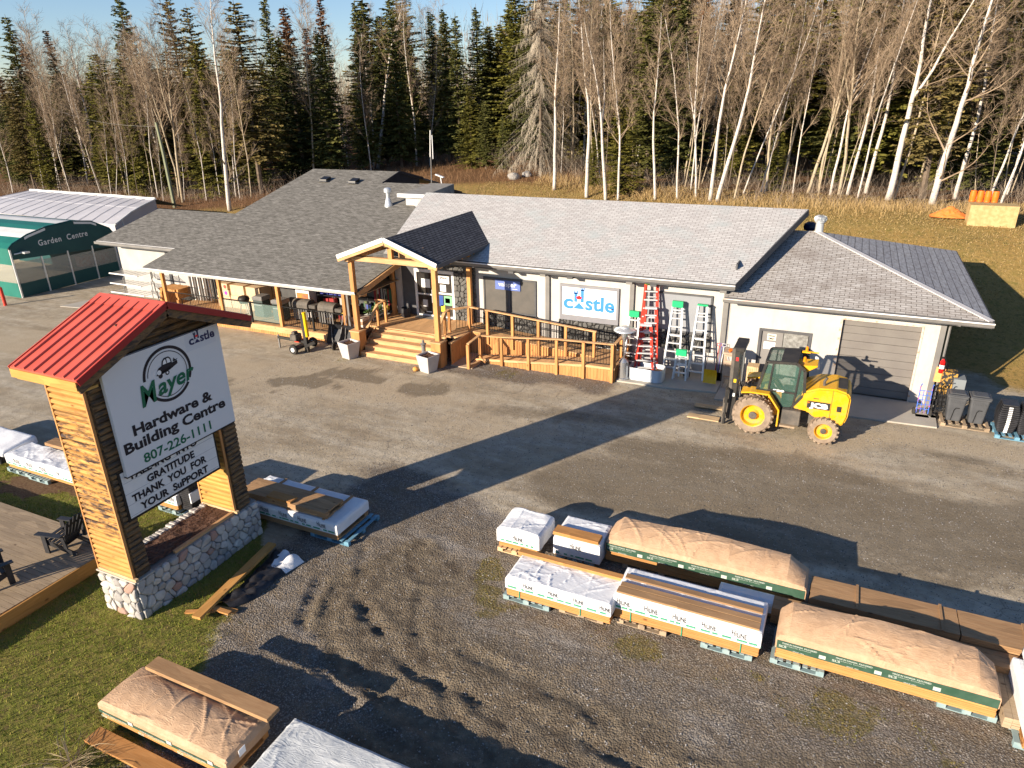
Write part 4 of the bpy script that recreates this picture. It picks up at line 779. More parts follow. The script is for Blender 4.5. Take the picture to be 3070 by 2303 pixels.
for i, (x, y, lx, ly, h) in enumerate(BIRCHES):
    big = i in (1, 11, 18, 33, 35); k = 2 if i in (11, 18, 33) else 6 if i in (1, 35) else 4 if i in (2, 3, 4) else R_.choice([0, 0, 1, 3, 7, 0]) if x < -10 else R_.choice([0, 1, 3, 3, 0, 4])
    H = max(h * 1.12, 9) + (2.2 if x > -13 else .8); wid = 1.15 if (i in (17, 28, 26, 16)) else 1.35 if i in (33, 35) else 1.0
    plant(BI, k, x, y, H, (14, 14, 15, 13, 14, 12, 14, 11)[k], BL.get(i, 'slim pale bare birch among others at the edge of the woods'), None if i in BL else 'pale bare birches along the edge of the woods', (lx / h, ly / h), wid)
SLb = {3: 'bushy yellow-green spruce standing in front of the woods above the greenhouse', 7: 'tall dark spruce cut by the top of the picture above the greenhouse', 8: 'broad crowned spruce behind the yellowish poplars', 13: 'spruce with a reddish cone covered top', 23: 'pointed dark spruce alone against the sky in the middle gap', 30: 'low green spruce beside the white birches behind the shop roof'}
for i, (x, y, h) in enumerate(SPRUCES):
    k = {3: 2, 4: 5, 7: 0, 8: 3, 9: 3, 13: 1, 14: 3, 24: 2, 30: 2, 31: 2, 5: 2, 6: 5}.get(i, R_.choice([0, 1, 4, 4, 0] if x < -30 else [0, 3, 2, 5, 1])); wid = 1.0 if h > 9 else 1.5
    if i in (17, 20, 21, 22, 23, 2, 11, 12, 0, 1): k = R_.choice([4, 1, 0]); wid = 1.25
    if 24 < i < 44 and h > 9: wid = 1.35
    plant(SP, k, x, y, h, 16, SLb.get(i, 'dark pointed spruce in the woods behind the shop'), None if i in SLb else 'spruces standing in the woods', (0, 0), wid)
dp = spruce_proto('dead_spruce', 15.5, 4.0, 21, None, dens=.8, bare=.10, top_narrow=.62, droop=.75, dead=True); dp.location = (-27.4, 31.7, 3.95); dp['label'] = 'big grey dead spruce with drooping bare branches above the shop roof'; dp['category'] = 'tree'
# the rest of the woods: everything behind the front row
def wood_edge(x): return float(np.interp(x, [-100, -60, -50, -45, -38, -30, -10, 2, 10, 30], [26, 24, 26, 46, 48, 34, 25, 26, 27, 27]))
def in_view(x, y, m=3):
    v = Vector((x, y, 5)) - Vector((-2.863, -26.634, 10.47)); d = v.dot(cF); u = v.dot(cR) / d; return abs(u) < .726 + m / d
cnt = 0
placed = [(b[0], b[1]) for b in BIRCHES] + [(s[0], s[1]) for s in SPRUCES]
while cnt < 200:
    x = R_.uniform(-125, 12); y = wood_edge(x) + R_.random() ** 1.5 * 42 + .5
    if not in_view(x, y): continue
    if any((x - a) ** 2 + (y - b) ** 2 < (2.2 if cnt < 150 else 1.2) for a, b in placed): continue
    placed.append((x, y)); cnt += 1
    left = x < -62; mid = -62 <= x < -27; pr = R_.random(); dp_ = y - wood_edge(x)
    if pr < (.50 if left else .66 if mid else .58):
        h = R_.uniform(11, 16.5) if not left else R_.uniform(9, 14)
        if not left and dp_ > 8: h = R_.uniform(13.5, 19)
        plant(SP, R_.choice([0, 1, 4, 2, 3, 5] if x < -27 else [0, 3, 5, 3, 2, 5]), x, y, h, 16, 'dark pointed spruce in the woods behind the shop', 'spruces standing in the woods', wid=R_.uniform(1.25, 1.8))
    else:
        k = R_.choice([0, 3, 3, 5, 5, 7, 4, 1]); plant(BI, k, x, y, R_.uniform(12.5, 18.5), (14, 14, 15, 13, 14, 12, 14, 11)[k], 'slim bare tree deep in the woods', 'bare trees deep in the woods', (R_.gauss(0, .05), R_.gauss(0, .05)))
for i in range(78):
    x = R_.uniform(-27, 7.5) if i % 3 else R_.uniform(-85, -45); y = (wood_edge(x) - 1.5 + R_.random() * 7) if x > -30 else wood_edge(x) - R_.random() * 3; 
    if not in_view(x, y, 1): continue
    k = R_.choice([7, 5, 3, 7]); plant(BI, k, x, y, R_.uniform(8, 15), (14, 14, 15, 13, 14, 12, 14, 11)[k], 'thin young bare tree at the front of the woods', 'thin young bare trees at the front of the woods', (R_.gauss(.04, .07), R_.gauss(0, .05)), R_.uniform(.5, .8))
for p in SP + BI:
    for ch in list(p.children): bpy.data.objects.remove(ch)
    bpy.data.objects.remove(p)
# undergrowth and the far wood: nobody could count it
def brush(name, n, region, label, m, hmin, hmax, seed, lean=.5, thick=.006, twigs=5):
    rr = random.Random(seed); mb = MB(); c = 0
    while c < n:
        x, y = region(rr)
        if not in_view(x, y, 1): continue
        z = hz(x, y); h = rr.uniform(hmin, hmax); p = Vector((x, y, z - .05)); d = Vector((rr.gauss(0, lean), rr.gauss(0, lean), 1)).normalized(); q = p + d * h * .5; e = q + (d + Vector((rr.gauss(0, .4), rr.gauss(0, .4), rr.uniform(-.3, .2)))).normalized() * h * .5
        o = Vector((rr.gauss(0, 1), rr.gauss(0, 1), 0)).normalized() * thick; mb.add([p + o, p - o, q - o * .8, q + o * .8, e], [(0, 1, 2, 3), (3, 2, 4)]); c += 1
        for _ in range(twigs):
            a = p.lerp(q, rr.random()) if rr.random() < .5 else q.lerp(e, rr.random()); b_ = a + Vector((rr.gauss(0, .5), rr.gauss(0, .5), rr.uniform(-.1, .6))) * h * .35; mb.add([a + o * .6, a - o * .6, b_], [(0, 1, 2)])
    o = mb.build(name, m); tag(o, label, 'undergrowth', kind='stuff'); return o
brush('undergrowth', 9000, lambda r: ((lambda x: (x, wood_edge(x) + r.uniform(-4.5, 7)))(r.uniform(-95, 10))), 'tangle of bare grey brush along the foot of the woods', mat('brush_grey', (.22, .17, .125), (.36, .29, .22), .8, ro=.9), .5, 2.4, 41)
brush('undergrowth', 4500, lambda r: (r.uniform(-68, -36), r.uniform(9, 27)), 'low reddish brush on the slope left of the dark roof', mat('brush_red', (.17, .085, .05), (.26, .16, .10), .8, ro=.9), .3, 1.2, 42)
brush('undergrowth', 5500, lambda r: (r.uniform(-50, -22), r.uniform(17, 44)), 'thin reddish stems on the golden slope behind the shop', mat('brush_rust', (.20, .10, .05), (.30, .19, .10), .8, ro=.9), .3, 1.1, 43)
brush('tall_grass', 9000, lambda r: ((lambda x: (x, wood_edge(x) - 3.5 + r.gauss(0, 1.2)))(r.uniform(-26, 9))), 'long golden grass along the woods above the garage', mat('grass_gold', (.36, .24, .10), (.48, .34, .16), .8, ro=.9), .2, .6, 44, .35, .008, 1)
def far_wood():
    rr = random.Random(5); mb = MB(); mt = MB(); c = 0
    while c < 1500:
        x = rr.uniform(-170, 25); y = wood_edge(max(-100, min(x, 30))) + rr.uniform(34, 75)
        if not in_view(x, y, 4): continue
        c += 1; z = hz(x, y); h = rr.uniform(13, 21) if x > -55 else rr.uniform(9, 15); o = Vector((cR.x, cR.y, 0)).normalized()
        for s in range(60):
            a = Vector((x + rr.gauss(0, .7), y + rr.gauss(0, .7), z + h * rr.uniform(.1, .85))); b_ = a + Vector((rr.gauss(0, .5), rr.gauss(0, .5), rr.uniform(.5, 1.9))); w_ = Vector((rr.gauss(0, 1), rr.gauss(0, 1), 0)).normalized() * rr.uniform(.018, .045); mb.add([a + w_, a - w_, b_], [(0, 1, 2)])
        mb.add([(x - .06, y, z), (x + .06, y, z), (x + rr.gauss(0, .4), y, z + h)], [(0, 1, 2)])
        mb.add([(x, y - .06, z), (x, y + .06, z), (x, y + rr.gauss(0, .4), z + h)], [(0, 1, 2)])
    o = mb.build('far_wood', mat('far_twigs', (.22, .165, .12), (.34, .27, .20), .2, ro=.9)); tag(o, 'hazy brown mass of bare woods far behind', 'wood', kind='stuff')
far_wood()
for i, (x, y, s) in enumerate(((-28.3, 28.1, .55), (-27.6, 29.1, .45))):
    bm = bmesh.new(); bmesh.ops.create_icosphere(bm, subdivisions=3, radius=1)
    for v in bm.verts: v.co *= 1 + .22 * noise.noise(v.co * 1.3 + Vector((i * 7, 0, 0))); v.co.z *= .6
    me_ = bpy.data.meshes.new('boulder'); bm.to_mesh(me_); bm.free(); me_.materials.append(mat('boulder_grey', (.26, .25, .24), (.36, .34, .31), 3, bump=.4)); o = bpy.data.objects.new('boulder', me_); o.location = (x, y, hz(x, y) + .15); o.scale = (s, s, s); link(o); tag(o, ('larger rounded grey boulder on the golden slope', 'smaller pale boulder behind the larger one on the slope')[i], 'boulder')
# ------------------------------------------------------------------ road sign
rsn = thing('road_sign', 'tall log sided roadside sign with a red metal roof on a fieldstone base', 'sign', (-16.0, -17.2, 0))
bx('core', mat('mortar_grey', (.20, .19, .175), (.27, .25, .23), 5), rsn, -16.60, -15.50, -19.00, -15.42, -.2, .96)
m_fs = NT('field_stone'); _t = m_fs.attr('tint', 2); _c = m_fs.n('ValToRGB', ins={'Fac': _t}); _r = _c.color_ramp; _r.interpolation = 'CONSTANT'
for p_, c_ in ((0, (.44, .42, .39)), (.16, (.55, .53, .50)), (.34, (.36, .345, .33)), (.48, (.60, .57, .52)), (.64, (.50, .47, .42)), (.80, (.40, .38, .37)), (.93, (.42, .24, .18))):
    e_ = _r.elements.new(p_) if p_ else _r.elements[0]; e_.color = (*c_, 1)
_r.elements[-1].color = (.42, .24, .18, 1)
m_fs = m_fs.bump(m_fs.noise(9, 5), .3, .02).out(m_fs.mix(m_fs.ramp(m_fs.noise(6, 6), .35, .7, (0, 0, 0), (.6, .6, .6)), _c.outputs[0], (.27, .25, .24)), .85, .2)
stone_wall('fieldstone_face', m_fs, rsn, frame((-15.50, -18.99, -.05), (0, 1, 0), (0, 0, 1)), 3.56, 1.0, 74, 3, .075, .010)
stone_wall('fieldstone_end', m_fs, rsn, frame((-16.60, -19.00, -.05), (1, 0, 0), (0, 0, 1)), 1.12, 1.0, 24, 9, .075, .010)
bx('stone_ledge', m_conc, rsn, -16.64, -15.40, -19.05, -18.55, .96, 1.0, .01)
mb = MB()
for i in range(30):
    y = -18.55 + i * .10; mb.box(-16.60 + R_.uniform(-.02, .02), -16.42 + R_.uniform(-.02, .02), y, y + .09, .90, 1.0 + R_.uniform(0, .05))
mb.build('rear_kerb', mat('kerb_stone', (.30, .28, .26), (.55, .52, .48), 7), rsn, .02)
sl = MB(); nn = 26
for i in range(nn):
    for j in range(12): sl.v.append((-16.42 + j * .073, -18.6 + i * .125, .985 + .05 * noise.noise(Vector((i * .6, j * .7, 3))) + .03 * R_.random()))
for i in range(nn - 1):
    for j in range(11): a = i * 12 + j; sl.f.append((a, a + 1, a + 13, a + 12)); sl.m.append(0)
sl.build('planter_soil', m_soil, rsn); bx('soil_board', m_cedy, rsn, -15.60, -15.52, -17.9, -16.0, .96, 1.03)
def log_face(name, m, M, W, H, ends=.0, par=rsn, r=.066):
    """half logs laid one above another; M: x along the log, y up, z out"""
    mb = MB(); n = int(H / .125); dz = H / n; rr = random.Random(hash(name) % 99 + int(W * 100)); tint = []
    for i in range(n):
        zc = (i + .5) * dz; k = 7; a0 = [(-.5 * dz + dz * q / k, r * math.sqrt(max(0, 1 - (2 * q / k - 1) ** 2)) * rr.uniform(.9, 1.1) + .004) for q in range(k + 1)]; ns = 5; n0 = len(mb.v)
        for s in range(ns + 1):
            for (dy, dz_) in a0: mb.v.append(tuple(M @ Vector((-ends + (W + 2 * ends) * s / ns, zc + dy * .97 + .006 * noise.noise(Vector((s * .8, i * 3.1, 0))), dz_))))
        for s in range(ns):
            for q in range(k): mb.f.append((n0 + s * (k + 1) + q, n0 + (s + 1) * (k + 1) + q, n0 + (s + 1) * (k + 1) + q + 1, n0 + s * (k + 1) + q + 1)); mb.m.append(0)
        for s in (0, ns): mb.f.append(tuple(n0 + s * (k + 1) + q for q in range(k + 1))); mb.m.append(0)
    return mb.build(name, m, par, smooth=False)
for nm, y0, y1 in (('pillar', -18.93, -18.58), ('pillar', -16.06, -15.64)):
    p_ = bx(nm, m_logs, rsn, -16.60, -15.50, y0, y1, 1.0, 5.62)
    log_face('log_siding', m_log if y0 < -17 else m_logi, frame((-16.58, y0, 1.02), (1, 0, 0), (0, 0, 1)), 1.06, 4.55, par=p_)
    log_face('log_siding', m_logs, frame((-15.50, y0 + .02, 1.02), (0, 1, 0), (0, 0, 1)), y1 - y0 - .04, 4.75, par=p_, r=.05)
    for xx in (-16.60, -15.51): bx('corner_trim', m_cedz, p_, xx - .02, xx + .02, y0 - .075, y0 - .015, 1.0, 5.4)
    bx('base_board', m_pine, p_, -16.56, -15.40, y0 - .09, y0 - .02, 1.0, 1.06)
tz = lambda y: 6.70 - .415 * abs(y + 17.22)
m_red = mat('red_metal', (.50, .085, .055), (.57, .105, .07), 1.5, ro=.4, spec=.5); m_redd = mat('red_trim', (.30, .018, .02), ro=.4)
for s in (-1, 1):
    ye = -17.22 + s * 2.13
    MB().prism([(ye, tz(ye)), (-17.22, 6.70), (-17.22, 6.66), (ye, tz(ye) - .04)], -16.92, -14.98, 'x').build('roof_sheet', m_red, rsn)
    mb = MB()
    for k in range(7):
        x = -16.78 + k * .285
        mb.prism([(x - .022, 0), (x - .01, .035), (x + .01, .035), (x + .022, 0)], 0, 1, 'y')
        n0 = len(mb.v) - 8
        for q in range(8): x_, t_, h_ = mb.v[n0 + q]; yy = ye + (-17.22 - s * -.09 * 1 - ye) * t_ if False else ye + ((-17.22 + s * .10) - ye) * t_; mb.v[n0 + q] = (x_, yy, tz(yy) + .002 + h_)
    mb.build('roof_ribs', m_red, rsn)
    MB().bar((-14.965, ye, tz(ye) - .05), (-14.965, -17.22, 6.65), .02, .13).build('roof_edge_trim', m_redd, rsn)
    MB().bar((-16.935, ye, tz(ye) - .05), (-16.935, -17.22, 6.65), .02, .13).build('roof_edge_trim', m_red, rsn)
    MB().bar((-15.02, ye, tz(ye) - .19), (-15.02, -17.22, 6.50), .05, .18).build('barge_board', m_logs, rsn)
    MB().prism([(ye, tz(ye) - .045), (-17.22, 6.655), (-17.22, 6.60), (ye, tz(ye) - .10)], -16.88, -15.0, 'x').build('roof_deck', m_lum, rsn)
    bx('eave_board', m_logi, rsn, -16.9, -15.0, ye - .03 if s < 0 else ye, ye if s < 0 else ye + .03, tz(ye) - .20, tz(ye) - .03)
MB().prism([(-17.22 - .28, tz(-17.5) + .012), (-17.22, 6.725), (-17.22 + .28, tz(-16.94) + .012), (-17.22, 6.70)], -16.92, -14.97, 'x').build('ridge_cap', m_red, rsn)
bx('underside_board', m_logi, rsn, -16.88, -15.02, -19.30, -18.96, 5.55, 5.60)
log_face('gable_logs', m_logs, frame((-15.56, -18.6, 5.5), (0, 1, 0), (0, 0, 1)), 2.8, .55)
log_face('gable_logs', m_logs, frame((-15.56, -18.0, 6.05), (0, 1, 0), (0, 0, 1)), 1.6, .36)
MB().prism([(-18.95, 5.5), (-15.6, 5.5), (-15.6, 5.95), (-17.22, 6.62), (-18.95, 5.95)], -16.4, -15.57, 'x').build('gable_wall', m_logs, rsn)
pn = MB().prism([(-18.66, 3.38), (-15.74, 3.38), (-15.74, 5.80), (-18.50, 5.80), (-18.66, 5.69)], -15.42, -15.34, 'x').build('sign_panel', mat('sign_face', (.66, .67, .69), ro=.35), rsn)
bx('panel_edge', m_black, pn, -15.425, -15.335, -18.67, -15.79, 3.355, 3.38); bx('panel_edge', m_black, pn, -15.44, -15.345, -15.80, -15.785, 3.36, 5.80)
SF = frame((-15.339, -18.66, 3.38), (0, 1, 0), (0, 0, 1)); m_ink = mat('sign_ink', (.010, .010, .018), ro=.5)
text_mb('Hardware &', .23, 2.05, bold=.036, M=SF @ Matrix.Translation((1.38, .775, 0)), align='CENTER').build('lettering', m_ink, pn)
text_mb('Building Centre', .23, 2.64, bold=.036, M=SF @ Matrix.Translation((1.40, .47, 0)), align='CENTER').build('lettering', m_ink, pn)
text_mb('807-226-1111', .21, 1.78, bold=.022, M=SF @ Matrix.Translation((1.33, .11, 0)), align='CENTER').build('lettering', m_green, pn)
mb = MB(); ring_mb(1.42, 1.75, .535, .60, -28, 178, SF, mb=mb); ring_mb(1.42, 1.75, .535, .60, 222, 322, SF, mb=mb); ring_mb(1.42, 1.75, .475, .492, -22, 172, SF, mb=mb); ring_mb(1.42, 1.75, .475, .492, 226, 318, SF, mb=mb); mb.build('ring_emblem', m_ink, pn)
MR = SF @ Matrix.Translation((.68, 1.27, .002)) @ Matrix.Rotation(.09, 4, 'Z'); text_mb('M', .46, .44, bold=.02, shear=.25, M=MR, depth=.006).build('lettering', m_green, pn); text_mb('ayer', .36, .98, bold=.025, shear=.28, M=MR @ Matrix.Translation((.44, .06, 0)), depth=.006).build('lettering', m_green, pn)
# old pickup inside the ring
TK = SF @ Matrix.Translation((1.16, 1.76, 0)); mb = MB()
def tk(p, m=0): mb.add([TK @ Vector((a * .60, b * .60, .005 + .001 * m)) for a, b in p], [tuple(range(len(p)))], m)
tk([(.0, .06), (.04, .22), (.12, .30), (.24, .33), (.30, .50), (.40, .58), (.58, .58), (.66, .50), (.68, .32), (.90, .34), (.90, .22), (.55, .10), (.10, .02)])
tk([(.30, .36), (.35, .48), (.44, .53), (.46, .36)], 1); tk([(.49, .36), (.49, .53), (.57, .53), (.62, .46), (.63, .36)], 1)
mb.add([TK @ Vector((p[0] * .6, p[1] * .6, .007)) for p in arc(.10, .14, .085, 0, 360, 16)[:-1]], [tuple(range(16))], 1)
for cx_ in (.13, .42): mb.add([TK @ Vector((p[0] * .6, p[1] * .6, .0065)) for p in arc(cx_, -.01 + .1 * cx_, .085, 0, 360, 16)[:-1]], [tuple(range(16))], 0)
mb.add([TK @ Vector((p[0] * .6, p[1] * .6, .0075)) for p in arc(.42, .03, .04, 0, 360, 12)[:-1]], [tuple(range(12))], 1)
tk([(-.02, .04), (.60, .16), (.60, .20), (-.02, .08)]); tk([(.72, .34), (.78, .47), (.84, .38), (.95, .40), (.86, .34)])
mb.build('truck_emblem', [m_ink, m_white], pn)
castle_logo(SF @ Matrix.Translation((2.08, 2.16, 0)), .70, m_navy, m_cred, pn)
bx('corner_patch', mat('patch_white', (.60, .62, .66), ro=.3), pn, -15.3395, -15.3385, -18.66 + 1.98, -18.66 + 2.80, 3.38 + 2.03, 3.38 + 2.40)
mg = bx('message_board', m_black, rsn, -15.98, -15.44, -18.80, -16.32, 2.36, 3.50); mf = bx('board_face', mat('board_white', (.68, .68, .68), (.74, .74, .73), 3, ro=.4), mg, -15.442, -15.43, -18.74, -16.37, 2.42, 3.48)
mb = MB()
for i in range(5): mb.box(-15.431, -15.427, -18.74, -16.37, 2.46 + i * .255, 2.466 + i * .255)
mb.build('letter_track', mat('track_grey', (.35, .35, .37)), mg)
for i, (s_, x_, w_) in enumerate((("YOUR  SuPPORT", 1.16, 1.80), ("THANK  YOU  FOR", 1.09, 1.94), ("GRATITUDE", 1.16, 1.24), ("FALL-ING  INTO", 1.06, 1.70))):
    text_mb(s_, .165, w_, bold=.04, M=frame((-15.427, -18.74 + x_, 2.49 + i * .255), (0, 1, 0), (0, 0, 1)), align='CENTER').build('lettering', m_ink, mg)

# ------------------------------------------------------------------ lumber
def wrap_mb(x0, x1, y0, y1, z0, z1, cr=.012, seed=0, step=.07, bulge=0.0, rag=.0, droop=None, ridged=.4, corner=.03, fold=0):
    """a draped cover: crumpled top sheet and four hanging sides"""
    nx = max(3, int((x1 - x0) / step)); ny = max(3, int((y1 - y0) / step)); nz = max(2, int((z1 - z0) / step)); o = Vector((seed * 7.3, seed * 3.1, seed)); mb = MB(); id_ = {}
    rf = random.Random(seed * 13 + 5); folds = []
    for _ in range(int(((x1 - x0) + (y1 - y0)) * fold)):
        fx = rf.uniform(x0, x1); fy = rf.uniform(y0, y1); fa = rf.gauss(.5, .8); fl = rf.uniform(.2, .75); folds.append((fx, fy, math.cos(fa), math.sin(fa), fl, rf.uniform(.014, .035), rf.uniform(.006, .024)))
    def nz_(p):
        a = noise.noise(p * 2.2 + o); b = 1 - abs(noise.noise(p * 4.5 + o * 2)) * 2; c = 1 - abs(noise.noise(p * 10 + o * 3)) * 2; return a * .9 + (b * .55 + c * .22) * ridged
    def V(x, y, z, n, key):
        if key in id_: return id_[key]
        p = Vector((x, y, z)); fd_ = 0
        if key[0] == 't':
            for fx, fy, ca, sa, fl, fw, fh in folds:
                dx, dy = x - fx, y - fy; al = dx * ca + dy * sa; ac = -dx * sa + dy * ca + .12 * (al / fl) ** 2 * fl
                if abs(al) < fl: fd_ += fh * math.exp(-(ac / fw) ** 2) * (1 - (al / fl) ** 2)
        z += fd_; p.z = z; d = nz_(p) * cr * (.3 if n.y < -.5 else 1); mb.v.append(tuple(p + n * d)); id_[key] = len(mb.v) - 1; return id_[key]
    def zt(i, j):
        u = i / nx; v = j / ny; z = z1 + bulge * math.sin(PI * u) ** .5 * math.sin(PI * v) ** .7 if 0 < u < 1 and 0 < v < 1 else z1
        if i in (0, nx) or j in (0, ny): z -= corner
        if droop: z += droop(u, v)
        return z
    for i in range(nx + 1):
        for j in range(ny + 1): V(x0 + (x1 - x0) * i / nx, y0 + (y1 - y0) * j / ny, zt(i, j), Vector((0, 0, 1)), ('t', i, j))
    for i in range(nx):
        for j in range(ny): mb.f.append((id_['t', i, j], id_['t', i + 1, j], id_['t', i + 1, j + 1], id_['t', i, j + 1])); mb.m.append(0)
    per = [(i, 0) for i in range(nx)] + [(nx, j) for j in range(ny)] + [(i, ny) for i in range(nx, 0, -1)] + [(0, j) for j in range(ny, 0, -1)]
    P = len(per)
    for k in range(1, nz + 1):
        for q, (i, j) in enumerate(per):
            x = x0 + (x1 - x0) * i / nx; y = y0 + (y1 - y0) * j / ny; n = Vector(((i == nx) - (i == 0), (j == ny) - (j == 0), 0)).normalized(); zz = zt(i, j)
            zb = z0 + rag * (noise.noise(Vector((x * 3, y * 3, seed))) + .3); z = zz + (zb - zz) * k / nz
            V(x + n.x * corner * .6, y + n.y * corner * .6, z, n, ('s', q, k))
    for k in range(nz):
        for q in range(P):
            a = id_['t', per[q][0], per[q][1]] if k == 0 else id_['s', q, k]; b_q = (q + 1) % P; b = id_['t', per[b_q][0], per[b_q][1]] if k == 0 else id_['s', b_q, k]
            mb.f.append((a, id_['s', q, k + 1], id_['s', b_q, k + 1], b)); mb.m.append(0)
    return mb
def paper(name, a, b, sc, ro, bu):
    N = NT(name); n = N.noise(sc, 6, .65); r = N.noise(sc * .8, 5, .6, (1, 3.5, 3.5), dist=1.5)
    h = N.math('ADD', N.math('ABSOLUTE', N.math('SUBTRACT', r, .5)), N.math('MULTIPLY', n, .3)); N.bump(h, bu, .03); return N.out(N.ramp(n, .3, .7, a, b), ro, .3)
m_tan = paper('kraft_wrap', (.41, .26, .155), (.53, .355, .225), 5, .6, .8); m_wwrap = paper('white_wrap', (.66, .67, .69), (.74, .75, .77), 4, .5, .45); m_gwrap = paper('dull_white_wrap', (.44, .46, .47), (.56, .58, .59), 3, .55, .8)
m_grn = mat('wrap_green', (.03, .075, .048), (.05, .10, .07), 5, ro=.5); m_grnl = mat('wrap_green_line', (.03, .25, .13), (.06, .32, .2), 9, ro=.5); m_txtb = mat('wrap_ink', (.018, .018, .022), ro=.5); m_txtg = mat('wrap_pale_ink', (.45, .5, .45), ro=.5)
def hiline(mb, M, s, x):
    A = M @ Matrix.Translation((x, 0, 0)); text_mb('Hi', s * 1.45, s * .80, bold=.0, M=A, mb=mb); text_mb('LINE', s, s * 1.75, bold=.005, M=A @ Matrix.Translation((s * .93, .0, 0)), mb=mb)
    mb.add([A @ Vector((p, q, .004)) for p, q in ((s * .9, -s * .16), (s * 2.7, -s * .16), (s * 2.7, -s * .09), (s * .9, -s * .09))], [(0, 1, 2, 3)])
def boards(name, m, par, x0, x1, y0, y1, z0, z1, th=.04, ax='x', wd=.14, seed=0, jit=.012):
    rr = random.Random(seed); mb = MB(); nl = max(1, round((z1 - z0) / th)); 
    L = (y1 - y0) if ax == 'x' else (x1 - x0); nb = max(1, round(L / wd))
    for i in range(nl):
        for j in range(nb):
            if 0 < i < nl - 1 and 0 < j < nb - 1: continue
            a = rr.uniform(-jit, jit); b = rr.uniform(-jit, jit); c0 = j * L / nb; c1 = (j + 1) * L / nb - .006
            if ax == 'x': mb.box(x0 + a, x1 + b, y0 + c0 + rr.uniform(-.003, .003), y0 + c1, z0 + i * (z1 - z0) / nl, z0 + (i + 1) * (z1 - z0) / nl - .004)
            else: mb.box(x0 + c0 + rr.uniform(-.003, .003), x0 + c1, y0 + a, y1 + b, z0 + i * (z1 - z0) / nl, z0 + (i + 1) * (z1 - z0) / nl - .004)
    return mb.build(name, m, par)
m_palb = mat('blue_pallet', (.10, .24, .34), (.16, .32, .42), 5); m_palp = mat('worn_blue_pallet', (.20, .30, .32), (.30, .38, .38), 4)
def pallet(label, x0, x1, y0, y1, m, z=0, h=.125, group=None):
    t = thing('pallet', label, 'pallet', ((x0 + x1) / 2, (y0 + y1) / 2, z), group=group); mb = MB(); n = 7; L = x1 - x0
    for i in range(n): a = x0 + i * (L - .09) / (n - 1); mb.box(a, a + .09, y0, y1, z + h - .018, z + h)
    mb.build('top_boards', m, t); mb = MB()
    for yy in (y0, (y0 + y1) / 2 - .05, y1 - .10):
        for xx in (x0, (x0 + x1) / 2 - .07, x1 - .14): bx('block', m, t, xx, xx + .14, yy, yy + .10, z + .02, z + h - .019)
    for yy in (y0, (y0 + y1) / 2 - .05, y1 - .10): mb.box(x0, x1, yy, yy + .10, z, z + .019)
    mb.build('bottom_boards', m, t); return t
def bundle(label, x0, x1, y0, y1, zb, zw, zt, kind='white', nlet=0, let0=.1, letd=.55, s=.105, seed=0, group=None, m_l=None, cr=.008, bulge=.0, droop=None, rag=.0, over=.0, strap=(), step=.06, fold=None, lz=.135):
    t = thing('lumber_bundle', label, 'lumber', ((x0 + x1) / 2, (y0 + y1) / 2, 0), group=group); m_l = m_l or m_lumo
    boards('boards', m_l, t, x0, x1, y0, y1, zb, zw + .02, seed=seed)
    mw_ = {'white': m_wwrap, 'tan': m_tan, 'grey': m_gwrap}[kind]
    wr = wrap_mb(x0 - .01 - over, x1 + .01 + over, y0 - .012, y1 + .012, zw, zt, cr, seed, step=step, bulge=bulge, droop=droop, rag=rag, fold=fold if fold is not None else {'tan': 5, 'white': 3, 'grey': 5}[kind]).build('wrap', mw_, t, smooth=False)
    yf = y0 - .035; M = frame((x0, yf, zw), (1, 0, 0), (0, 0, 1)); H = zt - zw
    if kind == 'white' and nlet:
        for i in range(nlet): mb = MB(); hiline(mb, M @ Matrix.Translation((0, lz, 0)), s, let0 + letd * i); mb.build('lettering', m_txtb, t)
        mb = MB(); rr = random.Random(seed); x = .04
        while x < x1 - x0 - .1:
            L = rr.uniform(.06, .22); L = min(L, x1 - x0 - .02 - x); mb.add([M @ Vector(p) for p in ((x, .05, .003), (x + L, .05, .003), (x + L, .085, .003), (x, .085, .003))], [(0, 1, 2, 3)]); mb.add([M @ Vector(p) for p in ((x, .035, .003), (x + L + .08, .035, .003), (x + L + .08, .042, .003), (x, .042, .003))], [(0, 1, 2, 3)]); x += L + rr.uniform(.02, .12)
        mb.build('green_stripe', m_grnl, t)
    if kind == 'tan' and nlet:
        h = nlet; g_ = bx('green_band', m_grn, t, x0 + .0, x1 - .0, yf - .004, yf + .02, zw + .01, zw + h); mb = MB(); n = int((x1 - x0) / .95)
        for i in range(n + 1):
            xx = i * .95 + .1
            if xx + .8 < x1 - x0:
                text_mb('MADE IN CANADA  KILN DRIED', .035, .62, bold=.02, M=M @ Matrix.Translation((xx, h - .055, .006)), mb=mb); text_mb('EXTERIOR BOARDS', .018, .5, M=M @ Matrix.Translation((xx + .02, h - .095, .006)), mb=mb); text_mb('SLS', .05, .14, bold=.02, M=M @ Matrix.Translation((xx - .06, h - .14, .006)), mb=mb); text_mb('SINCE 1963', .022, .2, bold=.02, M=M @ Matrix.Translation((xx + .2, .02, .006)), mb=mb)
            if xx + .75 < x1 - x0 and i % 1 == 0: bx('pale_patch', m_txtg, g_, x0 + xx + .66, x0 + xx + .78, yf - .009, yf - .005, zw + .04, zw + .12)
        mb.build('lettering', m_txtg, g_)
    for xs in strap: MB().box(x0 + xs, x0 + xs + .02, y0 - .02, y0 - .006, zb, zw + .01).build('strap', m_grnl, t)
    return t
